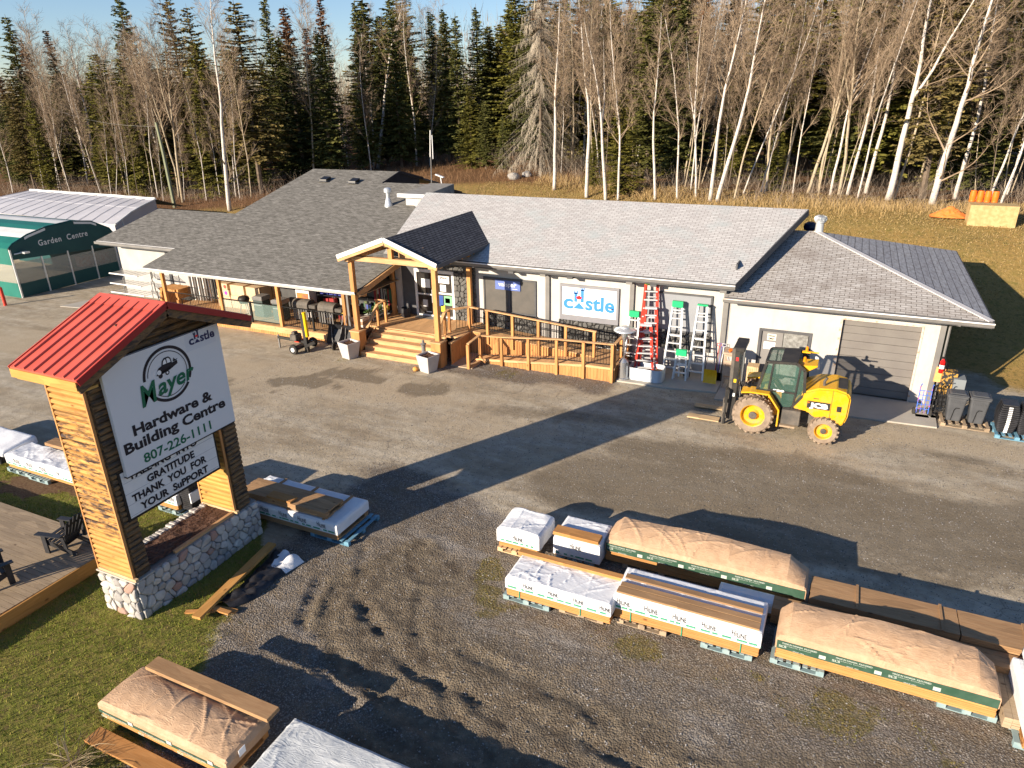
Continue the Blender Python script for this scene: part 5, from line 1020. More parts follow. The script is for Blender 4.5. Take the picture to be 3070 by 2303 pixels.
def plank(label, x0, x1, y0, y1, z0, z1, m, rz=0, n=1, group=None, name='board'):
    cx_, cy_ = (x0 + x1) / 2, (y0 + y1) / 2; t = thing(name, label, 'lumber', (cx_, cy_, z0), rz, group); dz = (z1 - z0) / n
    for i in range(n): j = .006 * (i % 2); MB().box(x0 - cx_ + j, x1 - cx_ - j, y0 - cy_, y1 - cy_ - j, i * dz, (i + 1) * dz - .003).build('plank', m, t, .003, local=True)
    return t
# right hand rows
pallet('bluish pallet under the near end of the white wrapped lumber', -8.60, -7.5, -15.25, -14.3, m_palp, group=None); pallet('grey pallet under the middle of the white wrapped lumber', -7.3, -6.3, -15.15, -14.25, m_palg)
bundle('white wrapped lumber bundle with four printed words on its face', -8.52, -6.14, -15.22, -14.32, .13, .33, .62, nlet=4, let0=.42, letd=.58, s=.085, seed=2, cr=.010, strap=(.30, 1.72), step=.045, fold=9)
plank('double plank lying along the back of the white wrapped lumber', -8.60, -6.05, -14.42, -14.26, .64, .72, m_lumo, n=2)
pallet('grey pallet under the lumber with planks on top', -6.05, -5.0, -14.98, -14.1, m_palg); pallet('worn bluish pallet under the far end of the lumber with planks', -4.3, -3.3, -14.98, -14.1, m_palp)
bundle('white wrapped lumber bundle with four loose planks on top', -6.13, -3.20, -14.95, -13.98, .13, .38, .74, nlet=5, let0=.06, letd=.585, s=.105, seed=4, cr=.006, strap=(.35, 1.42, 2.58))
for i, (y_, lb_) in enumerate(((-14.94, 'front loose plank of those on the white wrapped lumber'), (-14.735, 'second loose plank from the front on the white wrapped lumber'), (-14.43, 'third loose plank on the white wrapped lumber'))): plank(lb_, -6.10 + .02 * i, -3.24, y_, y_ + (.19 if i == 0 else .15), .752, .798, m_lum)
pallet('plain pallet under the small white shrouded bundle', -9.50, -8.6, -13.7, -12.75, m_pine)
bundle('small square lumber bundle under a loose white shroud', -9.48, -8.46, -13.62, -12.68, .13, .27, .70, nlet=1, let0=.38, s=.10, seed=7, cr=.035, over=.03, droop=lambda u, v: -.05 * abs(u - .5) * 2 + .03 * math.sin(9 * u) * v - .03 * (1 - abs(v - .5) * 2), step=.045)
pallet('worn pallet under the small square bundle with planks', -8.05, -7.1, -13.45, -12.55, m_palp)
bundle('small square white wrapped bundle with two planks on its front edge', -8.10, -6.98, -13.42, -12.50, .13, .16, .68, nlet=1, let0=.40, s=.105, lz=.27, seed=8, cr=.005)
plank('pair of short planks on the small square white bundle', -8.14, -7.0, -13.44, -13.12, .69, .78, m_lumo, n=2)
bundle('long lumber bundle under a baggy brown paper wrap, behind the white ones', -6.90, -2.52, -13.12, -12.35, .12, .40, .66, 'tan', nlet=.21, seed=11, cr=.014, rag=.012, step=.04, droop=lambda u, v: .28 * math.sin(min(1, v * 1.2) * PI / 2) ** .8 * min(1, (1.02 - u) * 9, u * 14 + .3) - .04 * math.sin(u * 7 + 1) * v)
pallet('grey pallet under the long brown wrapped bundle behind', -6.5, -5.5, -13.1, -12.3, m_palg)
pallet('worn pallet under the near end of the front brown wrapped bundle', -2.98, -2.0, -14.85, -13.9, m_palp); pallet('worn pallet under the far end of the front brown wrapped bundle', -.1, .82, -14.75, -13.9, m_palp)
bundle('long lumber bundle under a creased brown paper wrap, nearest the mud', -2.90, .76, -14.78, -13.95, .13, .37, .63, 'tan', nlet=.20, seed=13, cr=.014, rag=.012, step=.04, droop=lambda u, v: .31 * math.sin(min(1, v * 1.2) * PI / 2) ** .8 * min(1, (1.02 - u) * 9, u * 14 + .3) - .04 * math.sin(u * 7 + 1) * v)
bundle('flat white wrapped bundle wedged between the planks and the brown wrap', -4.2, -3.0, -13.60, -13.30, .1, .2, .46, seed=15, cr=.004)
t = thing('board_stack', 'long low stack of brown boards with dark spacers, behind the brown wraps', 'lumber', (.5, -13, 0))
boards('boards', m_lum, t, -2.42, .30, -13.30, -12.50, .10, .60, .045, seed=17, jit=.004); boards('boards', m_lum, t, .32, 3.6, -13.30, -12.50, .10, .60, .045, seed=18, jit=.004)
for x_ in (-1.55, -.02, 1.4, 2.8): bx('spacer', m_lum, t, x_, x_ + .05, -13.32, -12.48, .602, .622)
t = thing('board_stack', 'lower dark stack of boards between the brown wraps and white bundle', 'lumber', (.8, -14, 0)); boards('boards', m_deckg, t, .86, 1.12, -14.9, -13.5, .1, .34, .05, 'y', seed=19); boards('boards', m_lum, t, -3.1, 3.6, -13.78, -13.34, .10, .48, .045, seed=20, jit=.004)
pallet('worn pallet under the white bundle at the frame edge', 1.0, 2.0, -15.2, -14.3, m_palp)
bundle('white wrapped bundle cut off by the frame edge at the right', 1.10, 3.4, -15.30, -13.70, .13, .34, .72, nlet=2, let0=.10, s=.12, seed=21, cr=.004); wrp = thing('loose_shroud', 'loose white shroud heaped on the bundle at the frame edge', 'tarp', (1.9, -14.4, .74)); wrap_mb(1.25, 3.4, -15.1, -13.55, .74, 1.0, .04, 23, step=.05).build('sheet', m_wwrap, wrp, smooth=True)
# front left bundles
bundle('bulging brown paper wrapped bundle with a double plank on its back edge', -13.78, -10.72, -21.22, -20.30, .12, .28, .50, 'tan', nlet=.07, seed=25, cr=.013, bulge=.15, rag=.01, step=.035); bx('label_tag', m_white, bpy.data.objects[[o.name for o in scn.objects if o.get('label', '').startswith('bulging brown')][0]], -10.665, -10.655, -21.0, -20.86, .40, .54)
plank('wide double plank lying on the bulging brown wrapped bundle', -13.52, -10.55, -20.42, -20.12, .62, .70, m_lum, n=2)
t = plank('orange planks lying on the ground before the brown wrapped bundle', -13.62, -10.9, -21.72, -21.40, .10, .15, m_lumo, n=1); 
bx('bearer', m_lumoy, t, -13.2, -13.1, -21.7, -21.42, .0, .10); bx('bearer', m_lumoy, t, -11.2, -11.1, -21.7, -21.42, .0, .10)
bundle('large bundle under a dull white tarp with a smooth hollow on top', -10.28, -6.2, -21.9, -20.08, .1, .16, .52, 'grey', seed=27, cr=.02, droop=lambda u, v: -.10 * math.exp(-((u - .38) / .25) ** 2 - ((v - .45) / .3) ** 2), rag=.02, step=.05)
# bundle beside the road sign
pallet('bright blue pallet sticking out beside the road sign lumber', -14.2, -13.0, -15.05, -13.7, m_palb)
bundle('white wrapped lumber with a heap of square posts on top, beside the road sign', -16.6, -13.28, -15.08, -13.80, .13, .30, .60, nlet=5, let0=.25, letd=.62, s=.10, seed=31, cr=.005, m_l=m_lum)
for x_ in (-16.0, -14.9, -13.75): bx('spacer', m_lum, [o for o in scn.objects if o.get('label', '').startswith('white wrapped lumber with a heap')][0], x_, x_ + .07, -15.05, -13.83, .605, .635)
t = thing('board_heap', 'heap of brown square ended boards on the white wrapped lumber by the sign', 'lumber', (-15, -14.7, .64))
boards('boards', m_lum, t, -16.5, -13.62, -15.02, -14.30, .64, .80, .04, wd=.145, seed=33, jit=.03)
t = thing('post_stub', 'short orange plank bundle sitting on the front of the board heap', 'lumber', (-14.3, -15, .8)); MB().box(-15.55, -14.75, -15.03, -14.75, .81, .86).build('plank', m_lumo, t); 
# row behind the sign
def left_row():
    pallet('bluish pallet under the crumpled white bundle on the lawn', -25.1, -24.1, -16.05, -15.2, m_palp); pallet('worn pallet under the middle of the crumpled white bundle', -24.0, -23.1, -16.1, -15.2, m_palp)
    bundle('lumber bundle under a crumpled white wrap on the lawn, left of the sign', -25.05, -21.7, -15.98, -15.15,   .14, .26, .58, nlet=4, let0=.35, letd=.62, s=.11, seed=35, cr=.045, over=.03, step=.05, rag=.03)
    boards('plank', m_lum, thing('board', 'loose planks on the back of the crumpled white bundle', 'lumber', (-23, -15, .7)), -24.2, -21.6, -15.28, -14.9, .70, .80, .04, seed=36)
    t = thing('pipe_bundle', 'stack of dark square tubes under a blue and white wrap at the far left', 'building supplies', (-27, -15.3, 0)); mb = MB()
    for i in range(6):
        for j in range(9): mb.box(-28.6, -25.45, -16.0 + j * .085, -15.93 + j * .085, .12 + i * .07, .18 + i * .07)
    mb.build('tubes', m_blackp, t); wrap_mb(-28.6, -25.3, -15.95, -14.9, .40, .66, .03, 37, step=.06, droop=lambda u, v: -.12 * (1 - v)).build('wrap', m_wwrap, t, smooth=True)
    pallet('pale pallet behind the message board', -18.9, -17.7, -15.75, -14.8, m_palp)
    bundle('short white wrapped bundle behind the message board', -20.6, -18.15, -15.7, -14.9, .14, .30, .62, nlet=3, let0=.9, letd=.62, s=.10, seed=39, cr=.02)
    t = thing('tube_stack', 'stack of black tubes with a white end panel behind the message board', 'building supplies', (-17.6, -15.2, 0)); mb = MB()
    for i in range(12):
        for j in range(9): mb.box(-19.6, -17.72 + .01 * (i % 2), -15.6 + j * .085, -15.53 + j * .085, .16 + i * .065, .215 + i * .065)
    mb.build('tubes', m_blackp, t); bx('end_panel', m_wwrap, t, -17.72, -17.68, -15.62, -14.85, .42, .72)
    t = plank('pale planks lying on the lumber row behind the sign', -20.4, -18.2, -14.9, -14.6, .3, .38, m_lum, n=2)
left_row()
t = thing('board', 'long square orange beam lying on the grass beside the sign base', 'lumber', (-14.1, -17.3, .08)); MB().bar((-14.32, -18.62, .13), (-14.62, -15.95, .22), .22, .07).build('plank', m_lumoy, t)
t = thing('short_boards', 'three short offcut boards under the beam beside the sign', 'lumber', (-14, -18, 0)); MB().bar((-14.5, -18.15, .03), (-13.75, -18.05, .05), .12, .04).bar((-14.5, -18.2, .075), (-13.8, -18.18, .09), .11, .04).bar((-14.8, -18.5, .03), (-14.2, -18.2, .04), .1, .04).build('boards', m_lumo, t)
t = thing('black_tarp', 'crumpled black tarp lying beside the orange beam on the ground', 'tarp', (-14, -17, 0)); mb = MB(); N_ = 26
outl = lambda v: (np.interp(v, [0, .25, .6, 1], [-14.45, -14.35, -14.45, -14.55]), np.interp(v, [0, .25, .6, 1], [-13.95, -13.70, -13.75, -13.60]))
for i in range(N_ + 1):
    v = i / N_; a, b = outl(v); y = -18.0 + v * 2.0
    for j in range(13): u = j / 12; x = a + (b - a) * u; z = .02 + abs(noise.noise(Vector((x * 3, y * 3, 5)))) * .20 + .07 * abs(noise.noise(Vector((x * 7, y * 4, 9)))) + .06 * math.sin(PI * u); mb.v.append((x, y, z if 0 < j < 12 else .015))
for i in range(N_):
    for j in range(12): a = i * 13 + j; mb.f.append((a, a + 1, a + 14, a + 13)); mb.m.append(1 if i > 18 and j > 2 + (26 - i) * .4 else 0)
mb.build('sheet', [mat('black_sheet', (.012, .012, .014), (.03, .03, .035), 6, ro=.35), m_wwrap], t, smooth=True)
mb = MB(); hiline(mb, frame((-14.05, -16.75, .24), (.9, .35, 0), (-.35, .9, 0)), .10, 0); mb.build('lettering', m_txtb, t)

# ------------------------------------------------------------------ timber deck and lawn chairs
dk = thing('timber_deck', 'low weathered timber deck with an orange rim on the lawn', 'deck', (-20, -19, 0)); oz = .38
ang = -.0; corner = (-18.02, -18.12); 
Pd = [(-17.98, -18.12), (-19.2, -17.52), (-23.0, -17.75), (-26.5, -17.9), (-26.5, -22.5), (-18.12, -22.5)]
MB().prism(Pd, .06, .34, 'z').build('frame', m_lumo, dk)
mb = MB(); y = -22.5
while y < -17.5:
    xl = -26.6; xr = np.interp(y, [-22.5, -18.12, -17.52], [-18.08, -17.95, -19.17]); yb = min(y + .135, -17.52)
    if y + .135 <= -17.5: mb.box(xl, xr, y, y + .13, .342, .38)
    y += .14
mb.build('deck_boards', m_deckg, dk)
bx('rim_board', m_lumoy, dk, -17.97, -17.93, -22.5, -18.10, .18, .375); bx('rim_board', m_lumoy, dk, -17.99, -17.96, -22.5, -18.12, -.02, .17)
def garden_chair(label, x, y, rz):
    t = thing('garden_chair', label, 'chair', (x, y, .38), rz)
    mb = MB()
    for i in range(5): mb.bar((-.25 + i * .02, 0, 0), (.0, 0, 0), .01, .01) if False else None
    for i in range(6): u = i / 5; mb.box(-.27, .27, -.30 + u * .50, -.22 + u * .50, .36 - u * .13, .38 - u * .13)
    mb.build('seat', m_blackp, t, local=True)
    mb = MB()
    for i in range(5): a = (i - 2) * .10; mb.bar((a * .85, .20, .20), (a * 1.25, .52, .98 - .03 * abs(i - 2)), .085, .022, up=(0, 1, 0))
    mb.bar((-.24, .30, .42), (.24, .30, .42), .02, .06).bar((-.27, .43, .78), (.27, .43, .78), .02, .06); mb.build('backrest', m_blackp, t, local=True)
    for s in (-1, 1):
        MB().box(s * .34 - .07, s * .34 + .07, -.38, .34, .56, .585).build('armrest', m_blackp, t, local=True)
        MB().box(s * .29 - .02, s * .29 + .02, -.32, -.20, 0, .56).build('leg', m_blackp, t, local=True); MB().bar((s * .25, -.30, .30), (s * .25, .55, .03), .03, .12).build('leg', m_blackp, t, local=True); MB().bar((s * .31, .30, .56), (s * .29, .32, .2), .03, .09).build('arm_support', m_blackp, t, local=True)
    return t
garden_chair('black slatted garden chair facing the lawn, beside the sign pillar', -19.0, -18.25, math.radians(-78)); garden_chair('black garden chair seen from behind at the deck edge', -19.15, -19.85, math.radians(165))

# ------------------------------------------------------------------ garden centre tent and greenhouse
tn = thing('garden_tent', 'green and white garden centre tent with clear window panels', 'tent', (-47, .2, 0), )
m_gt = mat('tent_green', (.012, .135, .105), (.016, .16, .125), 1, ro=.45); m_gtd = mat('tent_green_dark', (.006, .055, .060), (.01, .07, .07), 1, ro=.5); m_tw = mat('tent_white', (.62, .62, .60), (.70, .70, .68), 1, ro=.5)
m_clear = NT('tent_window'); m_clear.b.inputs['Alpha'].default_value = .45; m_clear = m_clear.out((.42, .42, .36), .2, .4)
Yt = lambda s: -2.85 + s; xf = -45.35; prof = [(0, 2.85), (.25, 3.05), (1.2, 3.42), (2.4, 3.68), (3.9, 3.76), (5.2, 3.55), (6.3, 2.95), (6.5, 2.60)]
bands = [(-45.35, -46.35, m_gt), (-46.35, -47.6, m_tw), (-47.6, -49.2, m_gt), (-49.2, -51.0, m_tw), (-51, -53, m_gt)]
# roof stripes run along the ridge direction, side by side
stripes = [(-.05, .9, m_gt), (.9, 1.9, m_tw), (1.9, 3.2, m_gt), (3.2, 4.6, m_tw), (4.6, 5.6, m_gt), (5.6, 6.55, m_tw)]
pz = lambda s: float(np.interp(s, [p[0] for p in prof], [p[1] for p in prof]))
for a, b, m_ in stripes:
    k = 5; ss = [a + (b - a) * i / k for i in range(k + 1)]; poly_ = [(Yt(s), pz(max(0, s))) for s in ss] + [(Yt(s), pz(max(0, s)) - .02) for s in reversed(ss)]
    MB().prism(poly_, -56, xf, 'x').build('roof_cloth', m_, tn)
fr_ = [(Yt(s), z) for s, z in prof]
MB().prism([(Yt(.0), 2.20)] + fr_ + [(Yt(6.45), 1.80)], xf, xf + .03, 'x').build('valance', m_gtd, tn)
MB().path([(xf + .02, y, z + .01) for y, z in fr_], .045, 6).build('valance_hoop', m_gtd, tn)
for a, b in ((1.0, 2.3), (4.1, 5.5)):
    ss = [a + (b - a) * i / 4 for i in range(5)]; MB().prism([(Yt(s), pz(s) + .05) for s in ss] + [(Yt(s), pz(s) - .16) for s in reversed(ss)], xf + .031, xf + .04, 'x').build('white_corner', m_tw, tn)
text_mb('Garden  Centre', .34, 3.1, bold=.015, spacing=1.15, M=frame((xf + .034, Yt(3.25), 2.72), (0, 1, 0), (0, 0, 1)) @ Matrix.Rotation(.02, 4, 'Z'), align='CENTER').build('lettering', m_tw, tn)
for i, s in enumerate((0.03, 1.68, 3.28, 4.88, 6.42)):
    MB().box(xf - .03, xf + .05, Yt(s) - .04, Yt(s) + .04, 0, (pz(s) - .1) if i in (0, 4) else 2.1).build('frame_post', m_galv, tn)
for a, b in ((.07, 1.64), (1.72, 3.24), (3.32, 4.84), (4.92, 6.38)):
    bx('lower_cloth', m_gtd, tn, xf - .01, xf + .01, Yt(a), Yt(b), .03, .80); bx('clear_panel', m_clear, tn, xf - .01, xf + .01, Yt(a), Yt(b), .80, 2.0 - .06 * a)
bx('side_cloth', m_gt, tn, -56, xf - .05, Yt(0) - .02, Yt(0), .0, .85); bx('side_panel', m_clear, tn, -56, xf - .05, Yt(0) - .02, Yt(0), .85, 1.9); bx('side_cloth', m_gt, tn, -56, xf - .05, Yt(0) - .02, Yt(0), 1.9, 2.86)
MB().box(-56, xf - .1, Yt(6.5), Yt(6.5) + .02, 0, 2.6).build('side_cloth', m_gtd, tn)
MB().path([(xf + .3, Yt(.6), 2.55), (xf + .05, Yt(.2), 2.5)], .04).box(xf + .15, xf + .55, Yt(.5), Yt(.8), 2.5, 2.6).build('lamp', m_galv, tn)
for i, (x_, y_, c_, lb_) in enumerate(((-46.6, 2.2, (.5, .04, .03), 'red crate on a bench inside the garden tent'), (-46.4, 3.2, (.45, .04, .03), 'red and white sacks near the far post inside the garden tent'))):
    o = bx('stock_crate', mat('stock_red', c_, (.6, .5, .45), 5), None, x_ - .3, x_ + .3, y_ - .4, y_ + .4, .7, 1.35); tag(o, lb_, 'crate')
gh = thing('greenhouse', 'long white plastic greenhouse tunnel behind the garden tent', 'greenhouse', (-54, 9, 0)); m_poly = mat('poly_film', (.44, .435, .46), (.52, .51, .535), .7, ro=.4); m_hoop = mat('hoop_grey', (.36, .37, .42))
RD = Vector((-51.2, 11.4, 0)) - Vector((-66.0, 9.9, 0)); 
# ridge and eave as measured on the plastic: a low gable running away to the left
rA, rB = Vector((-52.0, 12.6, 3.25)), Vector((-68.3, 13.2, 3.25)); eA, eB = Vector((-50.2, 7.4, 2.25)), Vector((-69.8, 8.2, 2.25))
mb = MB(); K = 14; J = 8
def gp(u, v): a = eA.lerp(eB, u); b = rA.lerp(rB, u); p = a.lerp(b, v); p.z += .14 * math.sin(PI * v) + .05 * noise.noise(Vector((u * 20, v * 4, 0))); return p
for i in range(K + 1):
    for j in range(J + 1): mb.v.append(tuple(gp(i / K, j / J)))
for i in range(K):
    for j in range(J): a = i * (J + 1) + j; mb.f.append((a, a + 1, a + J + 2, a + J + 1)); mb.m.append(0)
mb.build('roof_film', m_poly, gh, smooth=True)
mb = MB()
for i in range(J): p, q = gp(0, i / J), gp(0, (i + 1) / J); mb.add([p, q, (q.x, q.y, 0), (p.x, p.y, 0)], [(0, 1, 2, 3)])
mb.build('end_film', m_poly, gh); MB().add([eA, eB, (eB.x, eB.y, 0), (eA.x, eA.y, 0)], [(0, 1, 2, 3)]).build('side_film', m_poly, gh); MB().add([rA + Vector((0, 3, -1)), rB + Vector((0, 3, -1)), rB, rA], [(0, 1, 2, 3)]).build('rear_film', m_poly, gh)
for i in range(0, 15): MB().path([gp(i / K, j / J) + Vector((0, 0, .03)) for j in range(J + 1)], .018, 4).build('hoop', m_hoop, gh)
MB().path([gp(i / K, 1) + Vector((0, 0, .05)) for i in range(K + 1)], .09, 5).build('ridge_roll', m_tw, gh); MB().path([gp(i / K, .55) + Vector((0, 0, .02)) for i in range(K + 1)], .02, 4).build('purlin', m_hoop, gh)
MB().path([gp(0, j / J) + Vector((.03, 0, .0)) for j in range(J + 1)], .07, 5).tube((-50.5, 8.3, 0), (-50.5, 8.3, 2.5), .05).tube((-51.3, 10.4, 0), (-51.3, 10.4, 2.9), .05).build('end_frame', m_tw, gh)
t = thing('bollard', 'red bollard standing before the garden tent', 'bollard', (-44.65, -4.23, 0)); MB().lathe([(.085, 0), (.085, 1.0), (.06, 1.04), (.02, 1.06)]).build('post', mat('bollard_red', (.62, .05, .03), ro=.5), t, local=True); MB().tube((0, 0, 1.05), (-.05, 0, 2.4), .012).build('rod', m_gut, t, local=True)
up = thing('utility_pole', 'greenish leaning utility pole behind the left end of the dark roof', 'pole', (-57.7, 19.0, hz(-57.7, 19))); MB().path([(0, 0, -.5), (-.1, 0, 4.5), (-.25, 0, 7.2)], [.16, .14, .12], 8).build('pole', mat('treated_pole', (.19, .21, .13), (.26, .27, .17), 2, st=(4, 4, .5)), up, local=True)
o = MB().path([(-57.95 + (-26) * u, 19 + 8 * u, 8.3 + 1.6 * u - 2.2 * u * (1 - u)) for u in [i / 12 for i in range(13)]], .012, 4).build('overhead_wire', m_gut); tag(o, 'thin overhead wire running from the leaning utility pole', 'wire')
# ------------------------------------------------------------------ ladders and goods along the wall
m_lred = mat('fibreglass_red', (.50, .035, .02), (.58, .055, .03), 4, ro=.4); m_lgreen = mat('cap_green', (.02, .42, .16), ro=.4); m_lgray = mat('aluminium_matt', (.60, .61, .63), (.70, .71, .72), 4, ro=.4, metal=.3); m_lime = mat('cap_lime', (.32, .60, .03), ro=.4)
def ladder(label, x, y, h, wb, wt, m, cap, n, lean=.12, z=.06, tread=.09, rx=0.0, spread=.14, name='step_ladder', cap_h=.22):
    t = thing(name, label, 'ladder', (x, y, z), rx); top = Vector((0, lean * h, h)); M = lambda u, s: Vector((s * (wb + (wt - wb) * u) / 2, lean * h * u, h * u))
    for s in (-1, 1): MB().bar(M(0, s), M(1, s), .09 if m is m_lred else .06, .035, up=(0, 1, 0)).build('side_rail', m, t, local=True)
    for i in range(n):
        u = (i + 1) / (n + 1); a = M(u, -1); b = M(u, 1); MB().box(a.x, b.x, a.y - tread * .6, a.y + tread * .4, a.z - .02, a.z + .02).build('step', m_lgray, t, local=True)
    for s in (-1, 1): MB().bar((s * (wb - .06) / 2, spread, .0), (s * (wt - .06) / 2, lean * h + .04, h * .97), .08 if m is m_lred else .04, .03, up=(0, 1, 0)).build('rear_rail', m if m is m_lred else m_lgray, t, local=True)
    mb = MB()
    for i in range(3): u = (i + .7) / 3.2; mb.bar((-(wb + (wt - wb) * u) / 2 + .03, spread + (lean * h - spread) * u, h * u), ((wb + (wt - wb) * u) / 2 - .03, spread + (lean * h - spread) * u, h * u), .02, .03)
    mb.build('rear_brace', m_lgray, t, local=True)
    if cap is not None: MB().box(-wt / 2 - .03, wt / 2 + .03, lean * h - .09, lean * h + .07, h - cap_h, h + .02).build('top_cap', cap, t, .01, local=True)
    return t
ladder('tallest red stepladder with a lime green top, behind the other red ones', -9.20, -.95, 3.50, .80, .46, m_lred, m_lime, 10, .20, rx=.2, cap_h=.05, spread=.5)
ladder('middle red stepladder leaning in front of the tallest one', -9.10, -1.15, 2.62, .74, .40, m_lred, m_lgray, 8, .22, rx=.22, cap_h=.06, spread=.42)
ladder('shortest red stepladder standing in the corrugated planter', -9.22, -1.30, 1.92, .72, .38, m_lred, m_lgray, 6, .22, z=.15, rx=.22, cap_h=.06, spread=.38)
ladder('aluminium stepladder with green top, left of the red ladders', -9.95, -.75, 2.30, .58, .34, m_lgray, m_lgreen, 6, .20)
ladder('tall aluminium stepladder with green top, right of the red ladders', -8.28, -.75, 2.86, .66, .36, m_lgray, m_lgreen, 8, .18)
ladder('straight tall aluminium ladder with a thin green top, beside the yellow scoop', -7.32, -.85, 2.86, .60, .34, m_lgray, m_lgreen, 8, .18, cap_h=.04)
ladder('small stepladder with green top standing before the tall ones', -7.86, -1.10, 1.18, .50, .34, m_lgray, m_lgreen, 3, .12)
pt = thing('planter_tank', 'corrugated metal planter tank holding the red ladders', 'planter', (-9.05, -1.4, .06)); mb = MB(); nz = 11; out = []
def rrect(w_, d_, r, k=6):
    o = []
    for cx_, cy_, a0 in ((w_ - r, d_ - r, 0), (-w_ + r, d_ - r, 90), (-w_ + r, -d_ + r, 180), (w_ - r, -d_ + r, 270)): o += [(cx_ + r * math.cos(math.radians(a0 + 90 * i / k)), cy_ + r * math.sin(math.radians(a0 + 90 * i / k))) for i in range(k + 1)]
    return o
base = rrect(.66, .38, .22); L_ = len(base)
for j in range(nz * 2 + 1):
    z = .50 * j / (nz * 2); k = 1 + .03 * (j % 2)
    for p in base: mb.v.append((p[0] * k, p[1] * k, z))
for j in range(nz * 2):
    for i in range(L_): mb.f.append((j * L_ + i, j * L_ + (i + 1) % L_, (j + 1) * L_ + (i + 1) % L_, (j + 1) * L_ + i)); mb.m.append(0)
mb.build('wall', mat('corrugated_metal', (.42, .45, .48), (.52, .55, .58), 3, ro=.45, metal=.4), pt, local=True); MB().prism([(p[0] * .97, p[1] * .97) for p in base], .0, .30, 'z').build('soil', m_soil, pt, local=True)
ph = thing('patio_heater', 'mushroom shaped patio heater at the end of the ramp', 'heater', (-9.90, -1.75, .06)); m_st = mat('steel_bright', (.55, .56, .58), ro=.25, metal=.8)
MB().lathe([(.24, 0), (.24, .05), (.20, .08), (.19, .70), (.10, .82), (.03, .86)]).build('base', m_st, ph, local=True); MB().lathe([(.03, .8), (.03, 1.78)]).build('pole', m_st, ph, local=True); MB().lathe([(.05, 1.5), (.12, 1.72), (.12, 1.95), (.10, 2.0)]).build('burner', m_st, ph, local=True); MB().lathe([(.42, 1.96), (.40, 2.0), (.18, 2.08), (.17, 2.11), (.02, 2.13)], n=28).build('hood', m_alu, ph, local=True)
t = thing('snow_scoop', 'yellow snow scoop standing against the wall beside the ladders', 'shovel', (-6.72, -.9, .06)); mb = MB()
for j in range(9):
    for i in range(9): x = -.24 + i * .06; mb.v.append((x, -.16 + .10 * math.sin(PI * j / 8) + .012 * (i % 2), .02 + j * .07))
for j in range(8):
    for i in range(8): a = j * 9 + i; mb.f.append((a, a + 1, a + 10, a + 9)); mb.m.append(0)
mb.build('pan', mat('scoop_yellow', (.68, .38, .01), (.74, .44, .02), 4, ro=.4), t, local=True); MB().path([(-.2, -.14, .56), (-.16, .12, 1.18), (.16, .12, 1.18), (.2, -.14, .56)], .014).build('handle', m_black, t, local=True)
for i, (dx, c_, lb_) in enumerate(((.0, (.62, .04, .04), 'red handled shovel leaning behind the yellow scoop'), (.10, (.12, .10, .35), 'purple handled shovel leaning behind the yellow scoop'), (.18, (.65, .65, .68), 'white handled shovel leaning behind the yellow scoop'), (-1.05, (.03, .03, .03), 'black handled shovel with a red grip behind the straight ladder'))):
    t = thing('shovel', lb_, 'shovel', (-6.62 + dx, -.35, .06)); m_h = mat('shovel_handle', c_, ro=.5); MB().path([(0, -.25, .3), (.02, .15, 1.25)], .015).build('shaft', m_h, t, local=True); MB().path([(-.06, .17, 1.36), (-.05, .15, 1.26), (.09, .15, 1.26), (.09, .17, 1.36), (-.06, .17, 1.36)], .012).build('grip', m_h, t, local=True); MB().box(-.13, .13, -.32, -.28, .02, .34).build('blade', m_blackp, t, local=True)
t = thing('sawhorse_stand', 'tall wooden crate stand with an orange tool beside the forklift', 'stand', (-6.05, -1.0, .06)); m_sw = mat('stand_wood', (.36, .26, .19), (.47, .35, .26), 3)
mb = MB()
for sx in (-.2, .16):
    for sy in (-.25, .2): mb.box(sx, sx + .05, sy, sy + .08, 0, 1.35)
mb.build('frame', m_sw, t, local=True)
for k in range(3): MB().box(-.2, .21, -.26, .28, .38 + k * .44, .44 + k * .44).build('shelf', m_sw, t, local=True)
MB().box(-.24, .25, -.30, .30, 1.35, 1.42).build('top', m_sw, t, local=True); MB().box(-.2, .21, -.27, -.25, .5, .8).box(-.2, .21, -.27, -.25, .95, 1.1).build('panel', m_sw, t, local=True)
o = MB().box(-6.12, -6.0, -1.1, -.9, 1.48, 1.52).box(-6.08, -6.04, -1.22, -.85, 1.485, 1.51).build('orange_tool', mat('tool_orange', (.75, .16, .01)), None); tag(o, 'orange hand tool lying on top of the wooden stand', 'tool')
t = thing('wood_crate', 'pale wooden crate standing between the forklift mast and the door', 'crate', (-5.2, -.8, .06)); boards('slats', m_pine, t, -5.42, -5.02, -1.0, -.55, .06, .95, .30, 'y', .07, 5)

# ------------------------------------------------------------------ forklift
fl = thing('forklift', 'yellow rough terrain forklift with black cab and muddy tyres before the garage', 'forklift', (-3.6, -3.75, 0))
N = NT('forklift_yellow'); _d = N.noise(4, 6, .75); _z = N.n('SeparateXYZ', ins={0: N.co()}).outputs[2]; _m = N.math('MULTIPLY', N.ramp(_d, .48, .62), N.ramp(N.math('MULTIPLY', _z, .5), .2, .75, (.8, .8, .8), (.12, .12, .12))); m_fy = N.out(N.mix(_m, (.70, .36, .008), (.36, .25, .12)), N.ramp(_d, .4, .6, (.3, .3, .3), (.6, .6, .6)), .5); m_mud = mat('muddy_tyre', (.30, .23, .17), (.20, .15, .11), 5, 5, bump=.4, bsc=25); m_fk = mat('forklift_black', (.02, .02, .021), (.045, .04, .035), 3, ro=.5); m_fg = mat('chassis_grey', (.07, .065, .06), (.14, .12, .10), 3, ro=.7)
